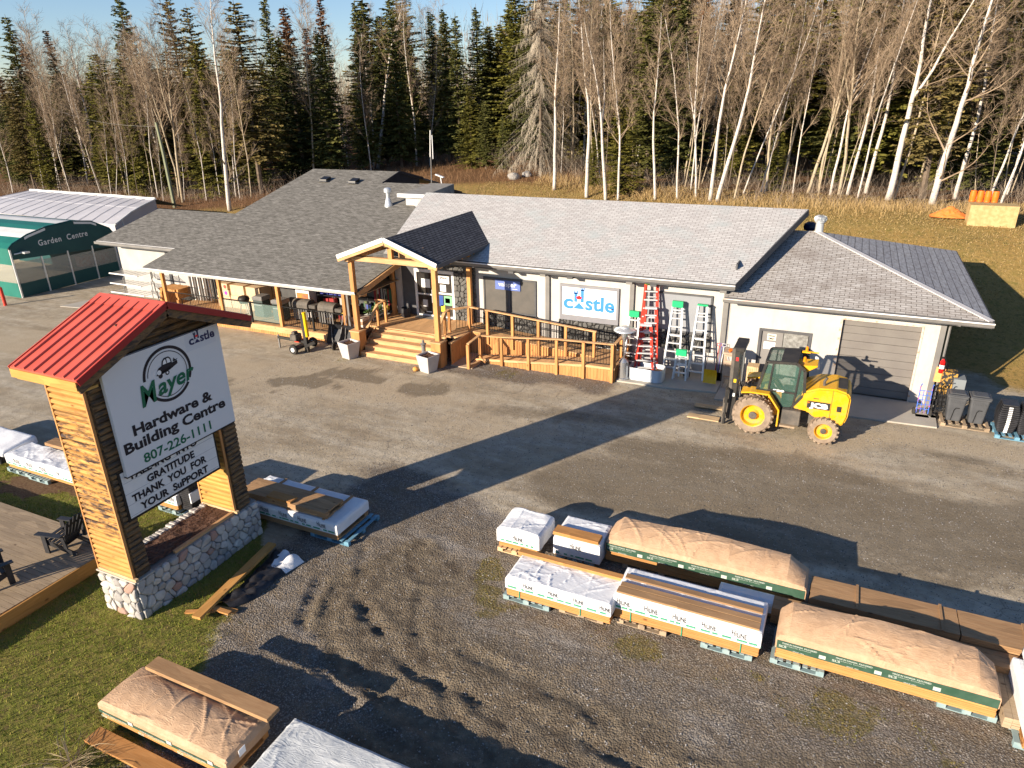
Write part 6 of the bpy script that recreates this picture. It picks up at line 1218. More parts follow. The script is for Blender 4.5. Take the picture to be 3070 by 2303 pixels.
m_cab = NT('cab_glass'); m_cab.b.inputs['Base Color'].default_value = (.10, .20, .16, 1); m_cab.b.inputs['Roughness'].default_value = .03; m_cab.b.inputs['Alpha'].default_value = .24; m_cab = m_cab.mat
def wheel(cx_, cy_, r, wdt, nl):
    s = -1 if cy_ < -3.7 else 1; c = (cx_, cy_, r)
    ty = MB().lathe([(r * .60, -wdt / 2), (r * .88, -wdt / 2), (r * .955, -wdt * .38), (r * .955, wdt * .38), (r * .88, wdt / 2), (r * .60, wdt / 2)], c, 36, axis='y', cap=False)
    for i in range(nl):
        for q in (-1, 1):
            a = 2 * PI * (i + .25 * q) / nl; p0 = Vector((cx_ + math.cos(a) * r * .965, cy_ + q * wdt * .06, r + math.sin(a) * r * .965)); a2 = a + .22; p1 = Vector((cx_ + math.cos(a2) * r * .955, cy_ + q * wdt * .49, r + math.sin(a2) * r * .955)); ty.bar(p0, p1, .055, .07, up=(math.cos(a), 0, math.sin(a)))
    w_ = ty.build('tyre', m_mud, fl); ORG[w_.name] = ORG[fl.name]
    MB().lathe([(r * .60, s * wdt * .5), (r * .56, s * wdt * .46), (r * .50, s * wdt * .15), (r * .30, s * wdt * .12), (r * .20, s * wdt * .30), (r * .17, s * wdt * .42), (.01, s * wdt * .42)], c, 28, axis='y', cap=False).build('rim', m_fy, w_, smooth=False)
    MB().lathe([(r * .20, s * wdt * .30), (r * .20, s * wdt * .44), (r * .12, s * wdt * .47), (.01, s * wdt * .47)], c, 12, axis='y', cap=False).build('hub', m_fg, w_)
for cy_ in (-4.48, -3.02): wheel(-4.72, cy_, .64, .40, 20)
for cy_ in (-4.46, -3.04): wheel(-2.58, cy_, .445, .30, 18)
def side(name, poly, y0, y1, m, bev=0, par=None, seg=1): return MB().prism(poly, y0, y1, 'y').build(name, m, par or fl, bev, seg=seg)
side('chassis', [(-5.1, .45), (-5.1, .85), (-4.2, 1.0), (-2.3, 1.0), (-2.3, .45)], -4.15, -3.35, m_fg); bx('axle', m_fg, fl, -4.82, -4.62, -4.3, -3.2, .55, .73); bx('axle', m_fg, fl, -2.66, -2.50, -4.3, -3.2, .37, .52)
side('hood', [(-3.62, 1.02), (-3.12, .97), (-2.92, .80), (-2.5, .74), (-2.16, .62), (-2.03, .72), (-1.96, .98), (-1.95, 1.60), (-2.06, 1.76), (-2.40, 1.84), (-2.9, 1.80), (-3.34, 1.60), (-3.36, 1.42)], -4.45, -3.05, m_fy, .05, seg=2)
bx('hood_seam', m_fk, fl, -2.475, -2.465, -4.455, -4.449, .8, 1.80); bx('grille', m_fk, fl, -2.42, -2.08, -4.2, -3.3, 1.805, 1.83); bx('side_vent', m_fk, fl, -2.30, -2.17, -4.462, -4.45, 1.12, 1.30)
bg_ = bx('badge', m_fk, fl, -3.16, -2.50, -4.47, -4.452, 1.12, 1.36); text_mb('JCB', .15, .54, bold=.07, M=frame((-2.82, -4.472, 1.165), (1, 0, 0), (0, 0, 1)), align='CENTER').build('lettering', m_white, bg_); bx('orange_dot', mat('dot_orange', (.8, .2, .01)), bg_, -3.14, -3.10, -4.474, -4.471, 1.29, 1.33)
bx('small_plate', m_fk, fl, -3.0, -2.85, -4.462, -4.45, 1.45, 1.47)
MB().prism([(-5.15, 1.37), (-4.85, 1.42), (-4.32, 1.42), (-3.98, .95), (-3.98, .40), (-3.93, .40), (-3.93, .97), (-4.29, 1.47), (-4.86, 1.47), (-5.15, 1.42)], -4.68, -4.18, 'y').build('front_fender', m_fy, fl, .008); MB().prism([(-5.15, 1.37), (-4.85, 1.42), (-4.32, 1.42), (-3.98, .95), (-3.98, .40), (-3.93, .40), (-3.93, .97), (-4.29, 1.47), (-4.86, 1.47), (-5.15, 1.42)], -3.3, -2.8, 'y').build('front_fender', m_fy, fl, .008)
bx('fender_web', m_fy, fl, -4.35, -3.95, -4.2, -4.16, .6, 1.40)
bx('step_box', m_fg, fl, -3.86, -3.30, -4.58, -4.15, .48, .98, .02); bx('step_plate', m_palg, fl, -3.88, -3.42, -4.68, -4.55, .42, .48)
# cab: a frame of bars with glass between
cy0, cy1 = -4.38, -3.02; A = [(-4.70, 1.46), (-4.50, 2.44), (-3.62, 2.50), (-3.36, 2.30), (-3.28, 1.50), (-3.62, .98), (-3.90, .94), (-4.28, 1.44)]
for y in (cy0, cy1):
    mb = MB()
    for i in range(len(A)): p, q = A[i], A[(i + 1) % len(A)]; mb.bar((p[0], y, p[1]), (q[0], y, q[1]), .085, .08, up=(0, 1, 0))
    mb.bar((-4.36, y, 1.42), (-4.30, y, 2.44), .05, .05, up=(0, 1, 0)).bar((-3.56, y, 1.05), (-3.50, y, 2.45), .05, .06, up=(0, 1, 0)).bar((-4.34, y, 1.52), (-3.56, y, 1.50), .05, .06, up=(0, 1, 0)); mb.build('cab_frame', m_fk, fl)
    MB().prism([(-4.33, 1.55), (-4.29, 2.42), (-3.52, 2.44), (-3.56, 1.53)], y - .006, y + .006, 'y').build('door_window', m_cab, fl); MB().prism([(-4.28, 1.46), (-3.57, 1.46), (-3.60, 1.02), (-3.90, .98)], y - .006, y + .006, 'y').build('door_window', m_cab, fl)
    MB().prism([(-4.66, 1.50), (-4.48, 2.40), (-4.33, 2.41), (-4.38, 1.48)], y - .006, y + .006, 'y').build('quarter_window', m_cab, fl); MB().prism([(-3.53, 1.1), (-3.47, 2.42), (-3.38, 2.28), (-3.30, 1.5)], y - .006, y + .006, 'y').build('quarter_window', m_cab, fl)
MB().prism([(-4.72, 1.44), (-4.52, 2.44), (-4.50, 2.44), (-4.70, 1.44)], cy0 + .03, cy1 - .03, 'y').build('windscreen', m_cab, fl)
for x_, z_ in ((-4.52, 2.44), (-3.62, 2.50), (-3.36, 2.28)): bx('roof_bar', m_fk, fl, x_ - .03, x_ + .03, cy0, cy1, z_ - .03, z_ + .03)
side('roof_panel', [(-4.10, 2.47), (-3.60, 2.50), (-3.60, 2.53), (-4.10, 2.50)], cy0 + .03, cy1 - .03, m_fk); side('roof_glass', [(-4.50, 2.45), (-4.10, 2.475), (-4.10, 2.49), (-4.50, 2.465)], cy0 + .03, cy1 - .03, m_cab)
side('rear_cab_panel', [(-3.30, 1.5), (-3.36, 2.28), (-3.34, 2.28), (-3.28, 1.5)], cy0 + .03, cy1 - .03, m_cab)
side('rear_canopy', [(-3.62, 2.40), (-3.02, 2.46), (-3.02, 2.42), (-3.30, 2.22), (-3.42, 2.22), (-3.55, 2.36)], -4.25, -3.6, m_fy, .01); MB().path([(-3.5, -3.3, 2.56), (-3.05, -3.3, 2.56)], .025).box(-3.55, -3.30, -3.36, -3.24, 2.53, 2.58).build('lamp_bracket', m_fy, fl)
m_org = mat('beacon_orange', (.85, .25, .01), ro=.25)
for x_, y_ in ((-3.42, -4.1), (-3.42, -3.3)): MB().lathe([(.05, 0), (.05, .03), (.04, .04), (.045, .13), (.02, .16)], (x_, y_, 2.50 if y_ < -4 else 2.58), 12).build('beacon', m_org, fl)
MB().bar((-3.1, -3.1, 2.35), (-3.02, -3.05, 1.95), .14, .05).build('rear_mirror', m_fas, fl)
bx('cab_floor', m_fk, fl, -4.3, -3.4, -4.3, -3.1, .95, 1.02); side('seat', [(-3.95, 1.02), (-3.95, 1.40), (-3.62, 1.42), (-3.52, 2.0), (-3.40, 2.0), (-3.42, 1.1), (-3.5, 1.02)], -3.95, -3.45, m_blackp, .03); MB().path([(-4.40, -3.7, 1.45), (-4.15, -3.7, 1.72)], .02).lathe([(.17, 0), (.19, .015), (.17, .03)], (-4.14, -3.7, 1.72), 16).build('steering_wheel', m_fk, fl); bx('dash', mat('dash_yellow', (.45, .40, .05), (.10, .09, .05), 9), fl, -4.62, -4.40, -4.2, -3.2, 1.05, 1.62)
text_mb('930', .065, .34, bold=.07, M=frame((-4.05, -4.412, 1.50), (1, 0, 0), (0, 0, 1)), align='CENTER').build('lettering', m_white, fl)
MB().path([(-2.74, -4.15, 1.60), (-2.76, -4.15, 1.96), (-2.70, -4.15, 2.08)], .042, 10).build('exhaust', m_fg, fl)
mb = MB()
for y in (-4.28, -3.30): bx('mast_rail', m_fk, fl, -5.50, -5.34, y, y + .10, .22, 2.62); bx('mast_inner_rail', m_fg, fl, -5.60, -5.50, y + .02, y + .09, .22, 2.70)
for z_ in (.5, 2.55): bx('mast_crossbar', m_fk, fl, -5.5, -5.36, -4.18, -3.30, z_, z_ + .12)
bx('mast_head', m_fk, fl, -5.58, -5.22, -4.25, -3.15, 2.60, 2.74, .02); MB().tube((-5.42, -3.78, .4), (-5.42, -3.78, 2.4), .05).tube((-5.30, -4.12, .6), (-5.30, -4.12, 2.45), .03).tube((-5.30, -3.42, .6), (-5.30, -3.42, 2.45), .03).build('lift_ram', m_st, fl); MB().path([(-5.3, -4.2, 1.6), (-5.0, -4.3, 1.5), (-4.8, -4.2, 1.35)], .025).path([(-5.3, -3.8, 1.4), (-5.1, -3.9, .9), (-4.9, -3.9, .8)], .02).build('hose', m_fk, fl)
for z_, c_ in ((2.3, (.6, .03, .03)), (1.55, (.75, .5, .02)), (1.05, (.7, .7, .7))): bx('sticker', mat('sticker', c_), fl, -5.46, -5.38, -4.285, -4.279, z_, z_ + .12)
bx('carriage_plate', m_fk, fl, -5.68, -5.61, -4.45, -3.05, .35, .45); bx('carriage_plate', m_fk, fl, -5.68, -5.61, -4.45, -3.05, .85, .95)
mb = MB()
for i in range(9): mb.box(-5.66, -5.63, -4.45 + i * .17, -4.43 + i * .17, .95, 1.35)
mb.box(-5.67, -5.62, -4.45, -3.05, 1.33, 1.37); mb.build('load_guard', m_fk, fl); MB().bar((-5.64, -4.44, .1), (-5.58, -4.44, 1.35), .06, .10, up=(0, 1, 0)).build('guard_arm', m_fk, fl)
for y in (-4.32, -3.30): side('fork', [(-5.72, .06), (-5.72, .95), (-5.66, .95), (-5.66, .03), (-6.35, .03), (-6.35, .05)], y, y + .12, m_fg)
plank('pale planks lying across the forklift forks', -6.85, -5.80, -4.36, -4.02, .07, .11, m_pine); plank('long pale board lying beyond the first on the forks', -6.80, -5.80, -3.36, -3.1, .07, .11, m_pine)

# ------------------------------------------------------------------ by the garage corner
def hand_truck(label, x, y, m, rz=0):
    t = thing('hand_truck', label, 'hand truck', (x, y, 0.0), rz); mb = MB()
    for s in (-1, 1): MB().path([(s * .18, 0, .1), (s * .18, .12, .98), (s * .17, .02, 1.15), (s * .17, -.06, 1.18)], .016).build('rail', m, t, local=True); MB().lathe([(.10, -.04), (.13, -.03), (.13, .03), (.10, .04)], (s * .25, .06, .13), 14, axis='x').build('wheel', m_rubber, t, local=True)
    for k in range(5): z = .25 + k * .16; mb.path([(-.18, .02 + .1 * k * .16, z), (.18, .02 + .1 * k * .16, z)], .012)
    for xx in (-.06, .06): mb.path([(xx, 0, .1), (xx, .1, .9)], .012)
    mb.build('cross_bars', m, t, local=True); MB().box(-.2, .2, -.22, 0, .03, .05).build('toe_plate', m, t, local=True); return t
hand_truck('blue and pink hand truck parked against the garage corner', .40, -1.05, mat('truck_blue', (.05, .15, .55), (.5, .12, .3), 7, rng=(.5, .6)), .05); hand_truck('black hand truck behind the blue one', .85, -.95, m_black, .1); hand_truck('second black hand truck nearest the wall corner', .95, -.65, m_black, .2)
t = thing('fire_extinguisher', 'red fire extinguisher hanging on the garage corner', 'extinguisher', (.80, -.14, 1.30)); MB().lathe([(.02, 0), (.08, .01), (.08, .42), (.04, .48), (.03, .52)]).build('cylinder', mat('extinguisher_red', (.62, .01, .01), ro=.3), t, local=True); MB().lathe([(.082, .17), (.082, .30)]).build('label_band', m_white, t, local=True); MB().box(-.05, .05, -.03, .03, .52, .58).build('valve', m_black, t, local=True); MB().path([(.05, 0, .54), (.12, 0, .4), (.10, 0, .1)], .012).build('hose', m_black, t, local=True)
o = MB().prism([(.64, .95), (.92, .95), (.95, 1.45), (.66, 1.5)], -.13, -.06, 'y').build('orange_board', mat('hazard_orange', (.80, .28, .10), (.85, .45, .16), 3), None, .01); tag(o, 'orange hazard board below the red extinguisher', 'board')
t = thing('wall_shelf', 'dark cluttered shelf against the garage side wall', 'shelf', (1.1, .5, 0)); bx('back', m_blackp, t, .80, 1.15, .1, 1.2, 0, 1.25); bx('stock', mat('stock_amber', (.45, .25, .05), (.03, .03, .03), 9, rng=(.45, .5)), t, .85, 1.3, -.3, .1, .6, 1.4); bx('drawer', mat('drawer_grey', (.20, .22, .23)), t, 1.2, 1.55, -.45, .1, .7, 1.25)
pallet('pale weathered pallet under the two grey bins', .92, 2.30, -1.65, -.75, m_palg)
m_bin = mat('bin_grey', (.065, .068, .075), (.085, .088, .095), 3, ro=.5)
def wheelie(label, x, y):
    t = thing('wheelie_bin', label, 'bin', (x, y, .125)); w0, w1, d0, d1 = .20, .27, .20, .26; rings = []
    mb = MB()
    for z, a, b_ in ((0, w0, d0), (.05, w0 + .01, d0 + .01), (.82, w1, d1), (.84, w1 + .035, d1 + .03), (.90, w1 + .035, d1 + .03)): rings.append([(p[0], p[1], z) for p in rrect(a, b_, .06, 3)])
    k = len(rings[0]); mb.v = [p for r in rings for p in r]
    for j in range(len(rings) - 1):
        for i in range(k): mb.f.append((j * k + i, j * k + (i + 1) % k, (j + 1) * k + (i + 1) % k, (j + 1) * k + i)); mb.m.append(0)
    mb.f.append(tuple(range(k - 1, -1, -1))); mb.m.append(0); mb.build('body', m_bin, t, smooth=False, local=True)
    MB().box(-.30, .30, -.30, .26, .90, .94).prism([(-.26, .94), (.26, .94), (.2, .98), (-.2, .98)], -.22, .2, 'y').build('lid', m_bin, t, .015, local=True)
    mb = MB()
    for i in range(9): mb.box(-.20 + i * .045, -.185 + i * .045, -.262, -.25, .66, .76)
    mb.build('ribs', m_bin, t, local=True); MB().bar((-.08, -.21, .02), (-.04, -.24, .40), .02, .02).bar((-.04, -.24, .40), (.0, -.245, .48), .02, .02).bar((.0, -.25, .48), (.10, -.25, .48), .02, .02).build('catch_bar', m_black, t, local=True)
    for s in (-1, 1): MB().lathe([(.09, -.02), (.10, 0), (.09, .02)], (s * .22, .20, .03), 14, axis='x').build('wheel', m_rubber, t, local=True)
wheelie('dark grey wheelie bin next to the hand trucks', 1.28, -1.18); wheelie('dark grey wheelie bin next to the black tubs', 1.92, -1.15)
pallet('bright blue pallet under the black tubs at the frame edge', 2.40, 3.6, -2.0, -1.0, m_palb)
def tubs(label, x, y, n):
    t = thing('tub_stack', label, 'tubs', (x, y, .125))
    for i in range(n):
        z = i * .065; r = .20 + .09 * math.sin(PI * min(1, (i + 1) / n * .9)); MB().prism([(p[0], p[1]) for p in rrect(r, r * 1.2, .05, 2)], z, z + .05, 'z').build('tub', m_blackp, t, .008, local=True); 
        if i < n - 1: MB().box(-.05, .05, -r * 1.2 - .012, -r * 1.2, z + .005, z + .045).build('tag', m_white, t, local=True)
tubs('stack of black tubs with white tags beside the bins', 2.68, -1.5, 15); tubs('stack of black tubs cut by the frame edge', 3.25, -1.5, 15)

# ------------------------------------------------------------------ by the steps
m_plt = mat('planter_grey', (.42, .40, .385), (.48, .46, .44), 3, ro=.6)
def planter(label, x, y, rz):
    t = thing('square_planter', label, 'planter', (x, y, 0), rz); mb = MB(); R0, R1, H = .24, .35, .72
    for r, z in ((R0, 0), (R1, H), (R1 - .05, H), (R1 - .07, H - .08)): mb.v += [(sx * r, sy * r, z) for sx, sy in ((-1, -1), (1, -1), (1, 1), (-1, 1))]
    for j in range(3):
        for i in range(4): mb.f.append((j * 4 + i, j * 4 + (i + 1) % 4, (j + 1) * 4 + (i + 1) % 4, (j + 1) * 4 + i)); mb.m.append(0)
    mb.f.append((3, 2, 1, 0)); mb.m.append(0); mb.build('pot', m_plt, t, .01, local=True)
    mb = MB(); 
    for i in range(9):
        for j in range(9): mb.v.append(((i - 4) * .073, (j - 4) * .073, H - .07 + .05 * noise.noise(Vector((i * .9, j * .9, x)))))
    for i in range(8):
        for j in range(8): a = i * 9 + j; mb.f.append((a, a + 1, a + 10, a + 9)); mb.m.append(0)
    mb.build('soil', m_soil, t, local=True)
planter('square grey planter left of the front steps', -21.45, -3.75, -.25); planter('square grey planter right of the front steps', -17.45, -3.85, -.25)
t = thing('garden_lantern', 'small dark lantern ornament behind the right planter', 'lantern', (-17.95, -3.35, 0)); MB().lathe([(.09, 0), (.09, .9), (.14, .95), (.05, 1.0), (.06, 1.08), (.02, 1.12)], n=10).build('body', m_gut, t, local=True)
t = thing('pumpkin', 'small orange pumpkin beside the right planter', 'pumpkin', (-17.95, -4.05, .09)); MB().lathe([(.02, -.09), (.10, -.07), (.12, 0), (.09, .07), (.02, .08)], n=12).build('fruit', mat('pumpkin_orange', (.62, .30, .08)), t, smooth=True, local=True); MB().tube((0, 0, .07), (.01, 0, .12), .012).build('stalk', m_cedz, t, local=True)
ls = thing('log_splitter', 'black and yellow upright log splitter on two wheels by the porch', 'machine', (-23.95, -3.75, 0))
for y, x in ((-.62, -.05), (.55, .05)): wl_ = MB().lathe([(.10, -.07), (.20, -.07), (.22, -.03), (.22, .03), (.20, .07), (.10, .07)], (x, y, .22), 20, axis='y').build('wheel', m_rubber, ls, local=True); MB().lathe([(.10, -.06), (.09, .0), (.02, .02)], (x, y - .02, .22), 12, axis='y').build('rim', m_white, wl_, local=True)
MB().bar((-1.3, -.15, .50), (.5, -.1, .42), .09, .11).build('drawbar', m_fk, ls, local=True); MB().bar((-1.28, -.15, .0), (-1.28, -.15, .62), .06, .06).build('jack_stand', m_gut, ls, local=True); MB().box(-.16, .16, -.55, .5, .20, .30).build('axle', m_fk, ls, local=True); MB().box(-.45, -.1, -.35, .05, .5, .78).box(-.38, -.2, -.3, -.05, .78, .9).build('engine', m_fg, ls, .02, local=True); MB().bar((.35, -.2, .05), (.30, -.2, 1.75), .16, .14, up=(0, 1, 0)).build('beam', m_fk, ls, local=True); MB().tube((.44, -.2, .75), (.41, -.2, 1.85), .085).build('cylinder', mat('ram_yellow', (.75, .48, .01), ro=.35), ls, local=True); MB().bar((.3, -.25, .3), (.75, -.1, .5), .15, .12).build('wedge', m_fk, ls, local=True); bx('guard', m_lred, ls, -24.25, -24.0, -4.0, -3.55, .42, .46)
def barrow(label, x, y, rz):
    t = thing('wheelbarrow', label, 'wheelbarrow', (x, y, 0), rz)
    mb = MB(); rings = [[(p[0], p[1]) for p in rrect(.20, .28, .08, 3)], [(p[0], p[1]) for p in rrect(.33, .45, .10, 3)]]; k = len(rings[0]); T = Matrix.Translation((0, 0, .62)) @ Matrix.Rotation(math.radians(62), 4, 'X')
    mb.v = [tuple(T @ Vector((p[0], p[1], -.12))) for p in rings[0]] + [tuple(T @ Vector((p[0], p[1], .14))) for p in rings[1]]
    for i in range(k): mb.f.append((i, (i + 1) % k, k + (i + 1) % k, k + i)); mb.m.append(0)
    mb.f.append(tuple(range(k))); mb.m.append(0); mb.build('tray', m_blackp, t, local=True)
    for s in (-1, 1): MB().path([(s * .05, -.25, .12), (s * .22, .05, .6), (s * .30, .30, 1.45)], .02).build('handle', m_gut, t, local=True)
    MB().lathe([(.10, -.04), (.18, -.03), (.18, .03), (.10, .04)], (0, -.28, .18), 16, axis='x').build('wheel', m_rubber, t, local=True); MB().path([(-.2, .1, .6), (-.22, .25, .0), (.22, .25, .0), (.2, .1, .6)], .018).build('legs', m_gut, t, local=True)
barrow('black wheelbarrow tipped up against the porch, nearer the splitter', -22.75, -2.98, .2); barrow('black wheelbarrow tipped up against the porch, nearer the planter', -22.1, -2.95, -.15)

# ------------------------------------------------------------------ goods on the porch
def cover_grill(label, x, y, kind, rz=0):
    t = thing('barbecue', label, 'barbecue', (x, y, .44), rz)
    if kind == 'cabinet':
        MB().box(-.30, .30, -.26, .26, .04, .86).build('cabinet', mat('grill_green', (.055, .075, .07)), t, .01, local=True); MB().prism([(-.33, .86), (-.33, 1.02), (-.18, 1.08), (.33, 1.08), (.33, .86)], -.30, .30, 'y').build('lid', m_gut, t, .02, local=True); MB().box(-.25, .25, -.275, -.262, .62, .65).build('handle', m_alu, t, local=True)
    elif kind == 'barrel':
        pr = [(.30 * math.cos(math.radians(a)), .95 + .22 * math.sin(math.radians(a))) for a in range(0, 181, 20)]
        MB().prism(pr + [(-.30, .80), (.30, .80)], -.55, .35, 'x').build('lid', m_fg, t, local=True); MB().prism([(-.28, .79), (.28, .79), (.2, .60), (-.2, .60)], -.55, .35, 'x').build('firebox', m_fk, t, local=True); MB().box(.37, .78, -.25, .25, .80, .98).build('side_box', m_fg, t, .03, local=True); mb = MB()
        for i in range(6): mb.box(-.52 + i * .15, -.44 + i * .15, -.31, -.29, .25, .78)
        mb.build('front_slats', m_gut, t, local=True)
        for xx in (-.5, .3):
            for yy in (-.22, .2): MB().box(xx, xx + .04, yy, yy + .04, 0, .62).build('leg', m_fk, t, local=True)
        MB().box(-.5, .34, -.25, .25, .15, .18).build('shelf', m_fk, t, local=True)
    else:
        MB().lathe([(.02, .55), (.22, .60), (.28, .78), (.29, .80), (.24, .92), (.05, .98)], n=20).build('kettle', m_fk, t, smooth=True, local=True)
        for a in (0, 2.1, 4.2): MB().bar((.15 * math.cos(a), .15 * math.sin(a), .62), (.27 * math.cos(a), .27 * math.sin(a), 0), .03, .03).build('leg', m_alu, t, local=True)
cover_grill('black kettle barbecue behind the glass railing', -29.4, -1.6, 'kettle'); cover_grill('cabinet smoker with a grey lid behind the first glass panel', -28.35, -1.5, 'cabinet'); cover_grill('cabinet smoker with a grey lid beside the middle cedar post', -27.0, -1.65, 'cabinet')
cover_grill('grey barrel barbecue behind the black railing, nearer the middle post', -25.55, -1.55, 'barrel'); cover_grill('grey barrel barbecue behind the black railing, nearer the log splitter', -24.0, -1.6, 'barrel')
m_card = mat('cardboard', (.55, .40, .25), (.62, .47, .31), 3); m_dot = mat('carton_print', (.45, .10, .25))
rr = random.Random(77)
for i, (x0, x1, z0, z1, lb_) in enumerate(((-31.9, -31.0, .44, 1.02, 'lowest large carton of the pile at the porch wall'), (-31.85, -31.05, 1.03, 1.36, 'carton with a round purple mark in the middle of the pile'), (-31.8, -31.1, 1.37, 1.68, 'carton with a round red mark on top of the pile'), (-30.95, -29.9, .44, 1.1, 'wide plain carton standing low beside the marked ones'), (-30.9, -30.0, 1.11, 1.66, 'plain carton standing on the wide one'), (-29.85, -28.95, .44, 1.64, 'tall pale carton at the right end of the pile'))):
    t = thing('carton', lb_, 'box', ((x0 + x1) / 2, -.6, z0)); MB().box(x0, x1, -.95, -.1, z0, z1).build('box', m_card, t, .01)
    if 'mark' in lb_ and 'beside' not in lb_: MB().lathe([(.10, 0), (.10, .003), (.01, .003)], ((x0 + x1) / 2 + .2, -.957, (z0 + z1) / 2), 14, axis='y').build('printed_mark', mat('mark', (.6, .08, .06) if 'red' in lb_ else (.35, .05, .4)), t)
t = thing('wall_mirror_board', 'pale plywood sheet leaning on the porch wall behind the cartons', 'board', (-30.2, -.1, .44)); MB().box(-32.2, -28.7, -.06, -.02, .5, 2.2).build('sheet', m_pine, t)
for i in range(9):
    x = -34.0 + i * .17; o = MB().box(x, x + .05, -.75 + i * .02, -.55, .5, 2.0).build('trim_length', m_fas if i % 2 else m_gut, None); tag(o, 'white and grey trim length standing upright at the left of the porch', 'trim', 'trim lengths standing upright on the porch')
t = thing('iron_bench', 'black iron chair at the left end of the porch', 'chair', (-33.2, -1.6, .44)); mb = MB()
for i in range(8): mb.path([(-.3 + i * .085, .25, .45), (-.3 + i * .085, .3, .95)], .01)
mb.path([(-.3, .3, .95), (.3, .3, .95)], .015).build('back', m_black, t, local=True); MB().box(-.32, .32, -.25, .25, .42, .45).build('seat', m_black, t, local=True)
for sx in (-.3, .3):
    for sy in (-.23, .25): MB().tube((sx, sy, 0), (sx, sy, .43), .015).build('leg', m_black, t, local=True)
t = thing('product_box', 'tall orange and white printed box beside the middle post of the porch', 'box', (-26.1, -.7, .44)); MB().box(-26.55, -25.75, -1.0, -.4, .44, 1.95).build('box', m_fas, t); MB().box(-26.50, -25.80, -1.012, -1.002, 1.05, 1.7).build('picture', mat('sunset_print', (.75, .25, .02), (.25, .12, .08), 3), t)
m_bluev = mat('blue_label', (.06, .07, .35))
for i in range(3): o = MB().box(-25.5 + i * .55, -25.02 + i * .55, -.5, -.1, 1.62, 1.82).build('blue_carton', m_bluev, None); tag(o, ('blue printed carton first on the porch shelf from the orange box', 'blue printed carton second on the porch shelf', 'blue printed carton third on the porch shelf')[i], 'box')
sh = thing('porch_shelf', 'black metal shelving filled with garden goods along the porch wall', 'shelving', (-24, -.4, .44))
for x in (-25.6, -24.6, -23.6, -22.6, -21.6): bx('upright', m_black, sh, x, x + .03, -.65, -.62, .44, 2.2)
for z in (.7, 1.15, 1.6): bx('shelf', m_blackp, sh, -25.6, -21.5, -.66, -.05, z - .02, z)
cols = [(.30, .03, .03), (.05, .15, .08), (.45, .28, .12), (.08, .08, .10), (.35, .35, .33), (.05, .08, .3), (.55, .40, .08), (.10, .12, .05)]
gm = [mat('goods', c_, ro=.6) for c_ in cols]
for i in range(46):
    x = rr.uniform(-25.5, -21.7); z = rr.choice([.70, 1.15, .44]) ; w_ = rr.uniform(.12, .35); h_ = rr.uniform(.12, .36); y_ = rr.uniform(-.62, -.3)
    o = MB().box(x, x + w_, y_, y_ + rr.uniform(.1, .25), z + .001, z + h_).build('shelf_item', rr.choice(gm), None, .01); tag(o, 'small boxed item among the goods on the porch shelves', 'box', 'goods packed on the porch shelves')
for i, (x, z, c_) in enumerate(((-24.9, 1.25, 3), (-23.2, 1.20, 4), (-22.6, 1.2, 2))): pass
t = thing('boxed_plants', 'low table of small green potted plants by the landing', 'plants', (-21.9, -1.2, .44)); bx('table', m_fas, t, -22.25, -21.6, -1.6, -.5, 1.14, 1.18)
for sx in (-22.2, -21.7): bx('leg', m_fas, t, sx, sx + .04, -1.58, -1.54, .44, 1.14)
mb = MB()
for i in range(520): p = Vector((rr.uniform(-22.2, -21.6), rr.uniform(-1.55, -.6), 1.2 + rr.random() * .22)); a = Vector((rr.gauss(0, 1), rr.gauss(0, 1), rr.gauss(0, 1))).normalized() * .05; b_ = a.cross(Vector((0, 0, 1))).normalized() * .025; mb.add([p, p + a + b_, p + a * 1.6, p + a - b_], [(0, 1, 2, 3)])
mb.build('leaves', mat('pot_plant_green', (.04, .10, .02), (.08, .16, .04), 9), t)
t = thing('board_display', 'display stack of pale and brown boards at the end of the porch', 'lumber', (-22.1, -2.2, .44))
for k, c_ in enumerate(((.30, .19, .12), (.52, .42, .34), (.36, .24, .16), (.58, .5, .44), (.33, .21, .13), (.55, .46, .38))): MB().box(-22.32, -21.72, -2.32, -1.75, .44 + k * .14, .57 + k * .14).build('board', mat('display_board', c_, tuple(v * 1.15 for v in c_), 3), t)
t = thing('dark_goods_rack', 'tall rack of dark hanging goods in the shade by the entrance', 'rack', (-21.5, -.5, .44)); bx('frame', m_black, t, -22.4, -21.4, -.42, -.38, 2.2, 2.24)
for i in range(14): c_ = rr.choice([(.25, .03, .04), (.4, .4, .4), (.04, .10, .05), (.05, .05, .06), (.3, .2, .1)]); MB().box(-22.35 + i * .07, -22.30 + i * .07, -.45, -.3, 2.2 - rr.uniform(.3, .9), 2.19).build('hanging_item', mat('hanging', c_), t)
t = thing('door_bench', 'dark basket chair beside the shop door', 'chair', (-20.65, -.45, 1.0)); MB().lathe([(.20, 0), (.24, .2), (.22, .40), (.18, .42), (.18, .25), (.01, .22)], n=14).build('basket', m_blackp, t, local=True)
t = thing('door_mat_step', 'low grey threshold ramp before the shop door', 'ramp', (-19.3, -.3, 1.0)); MB().prism([(-.45, 1.003), (-.02, 1.003), (-.02, 1.04)], -20.2, -18.4, 'x').build('plate', m_gut, t)
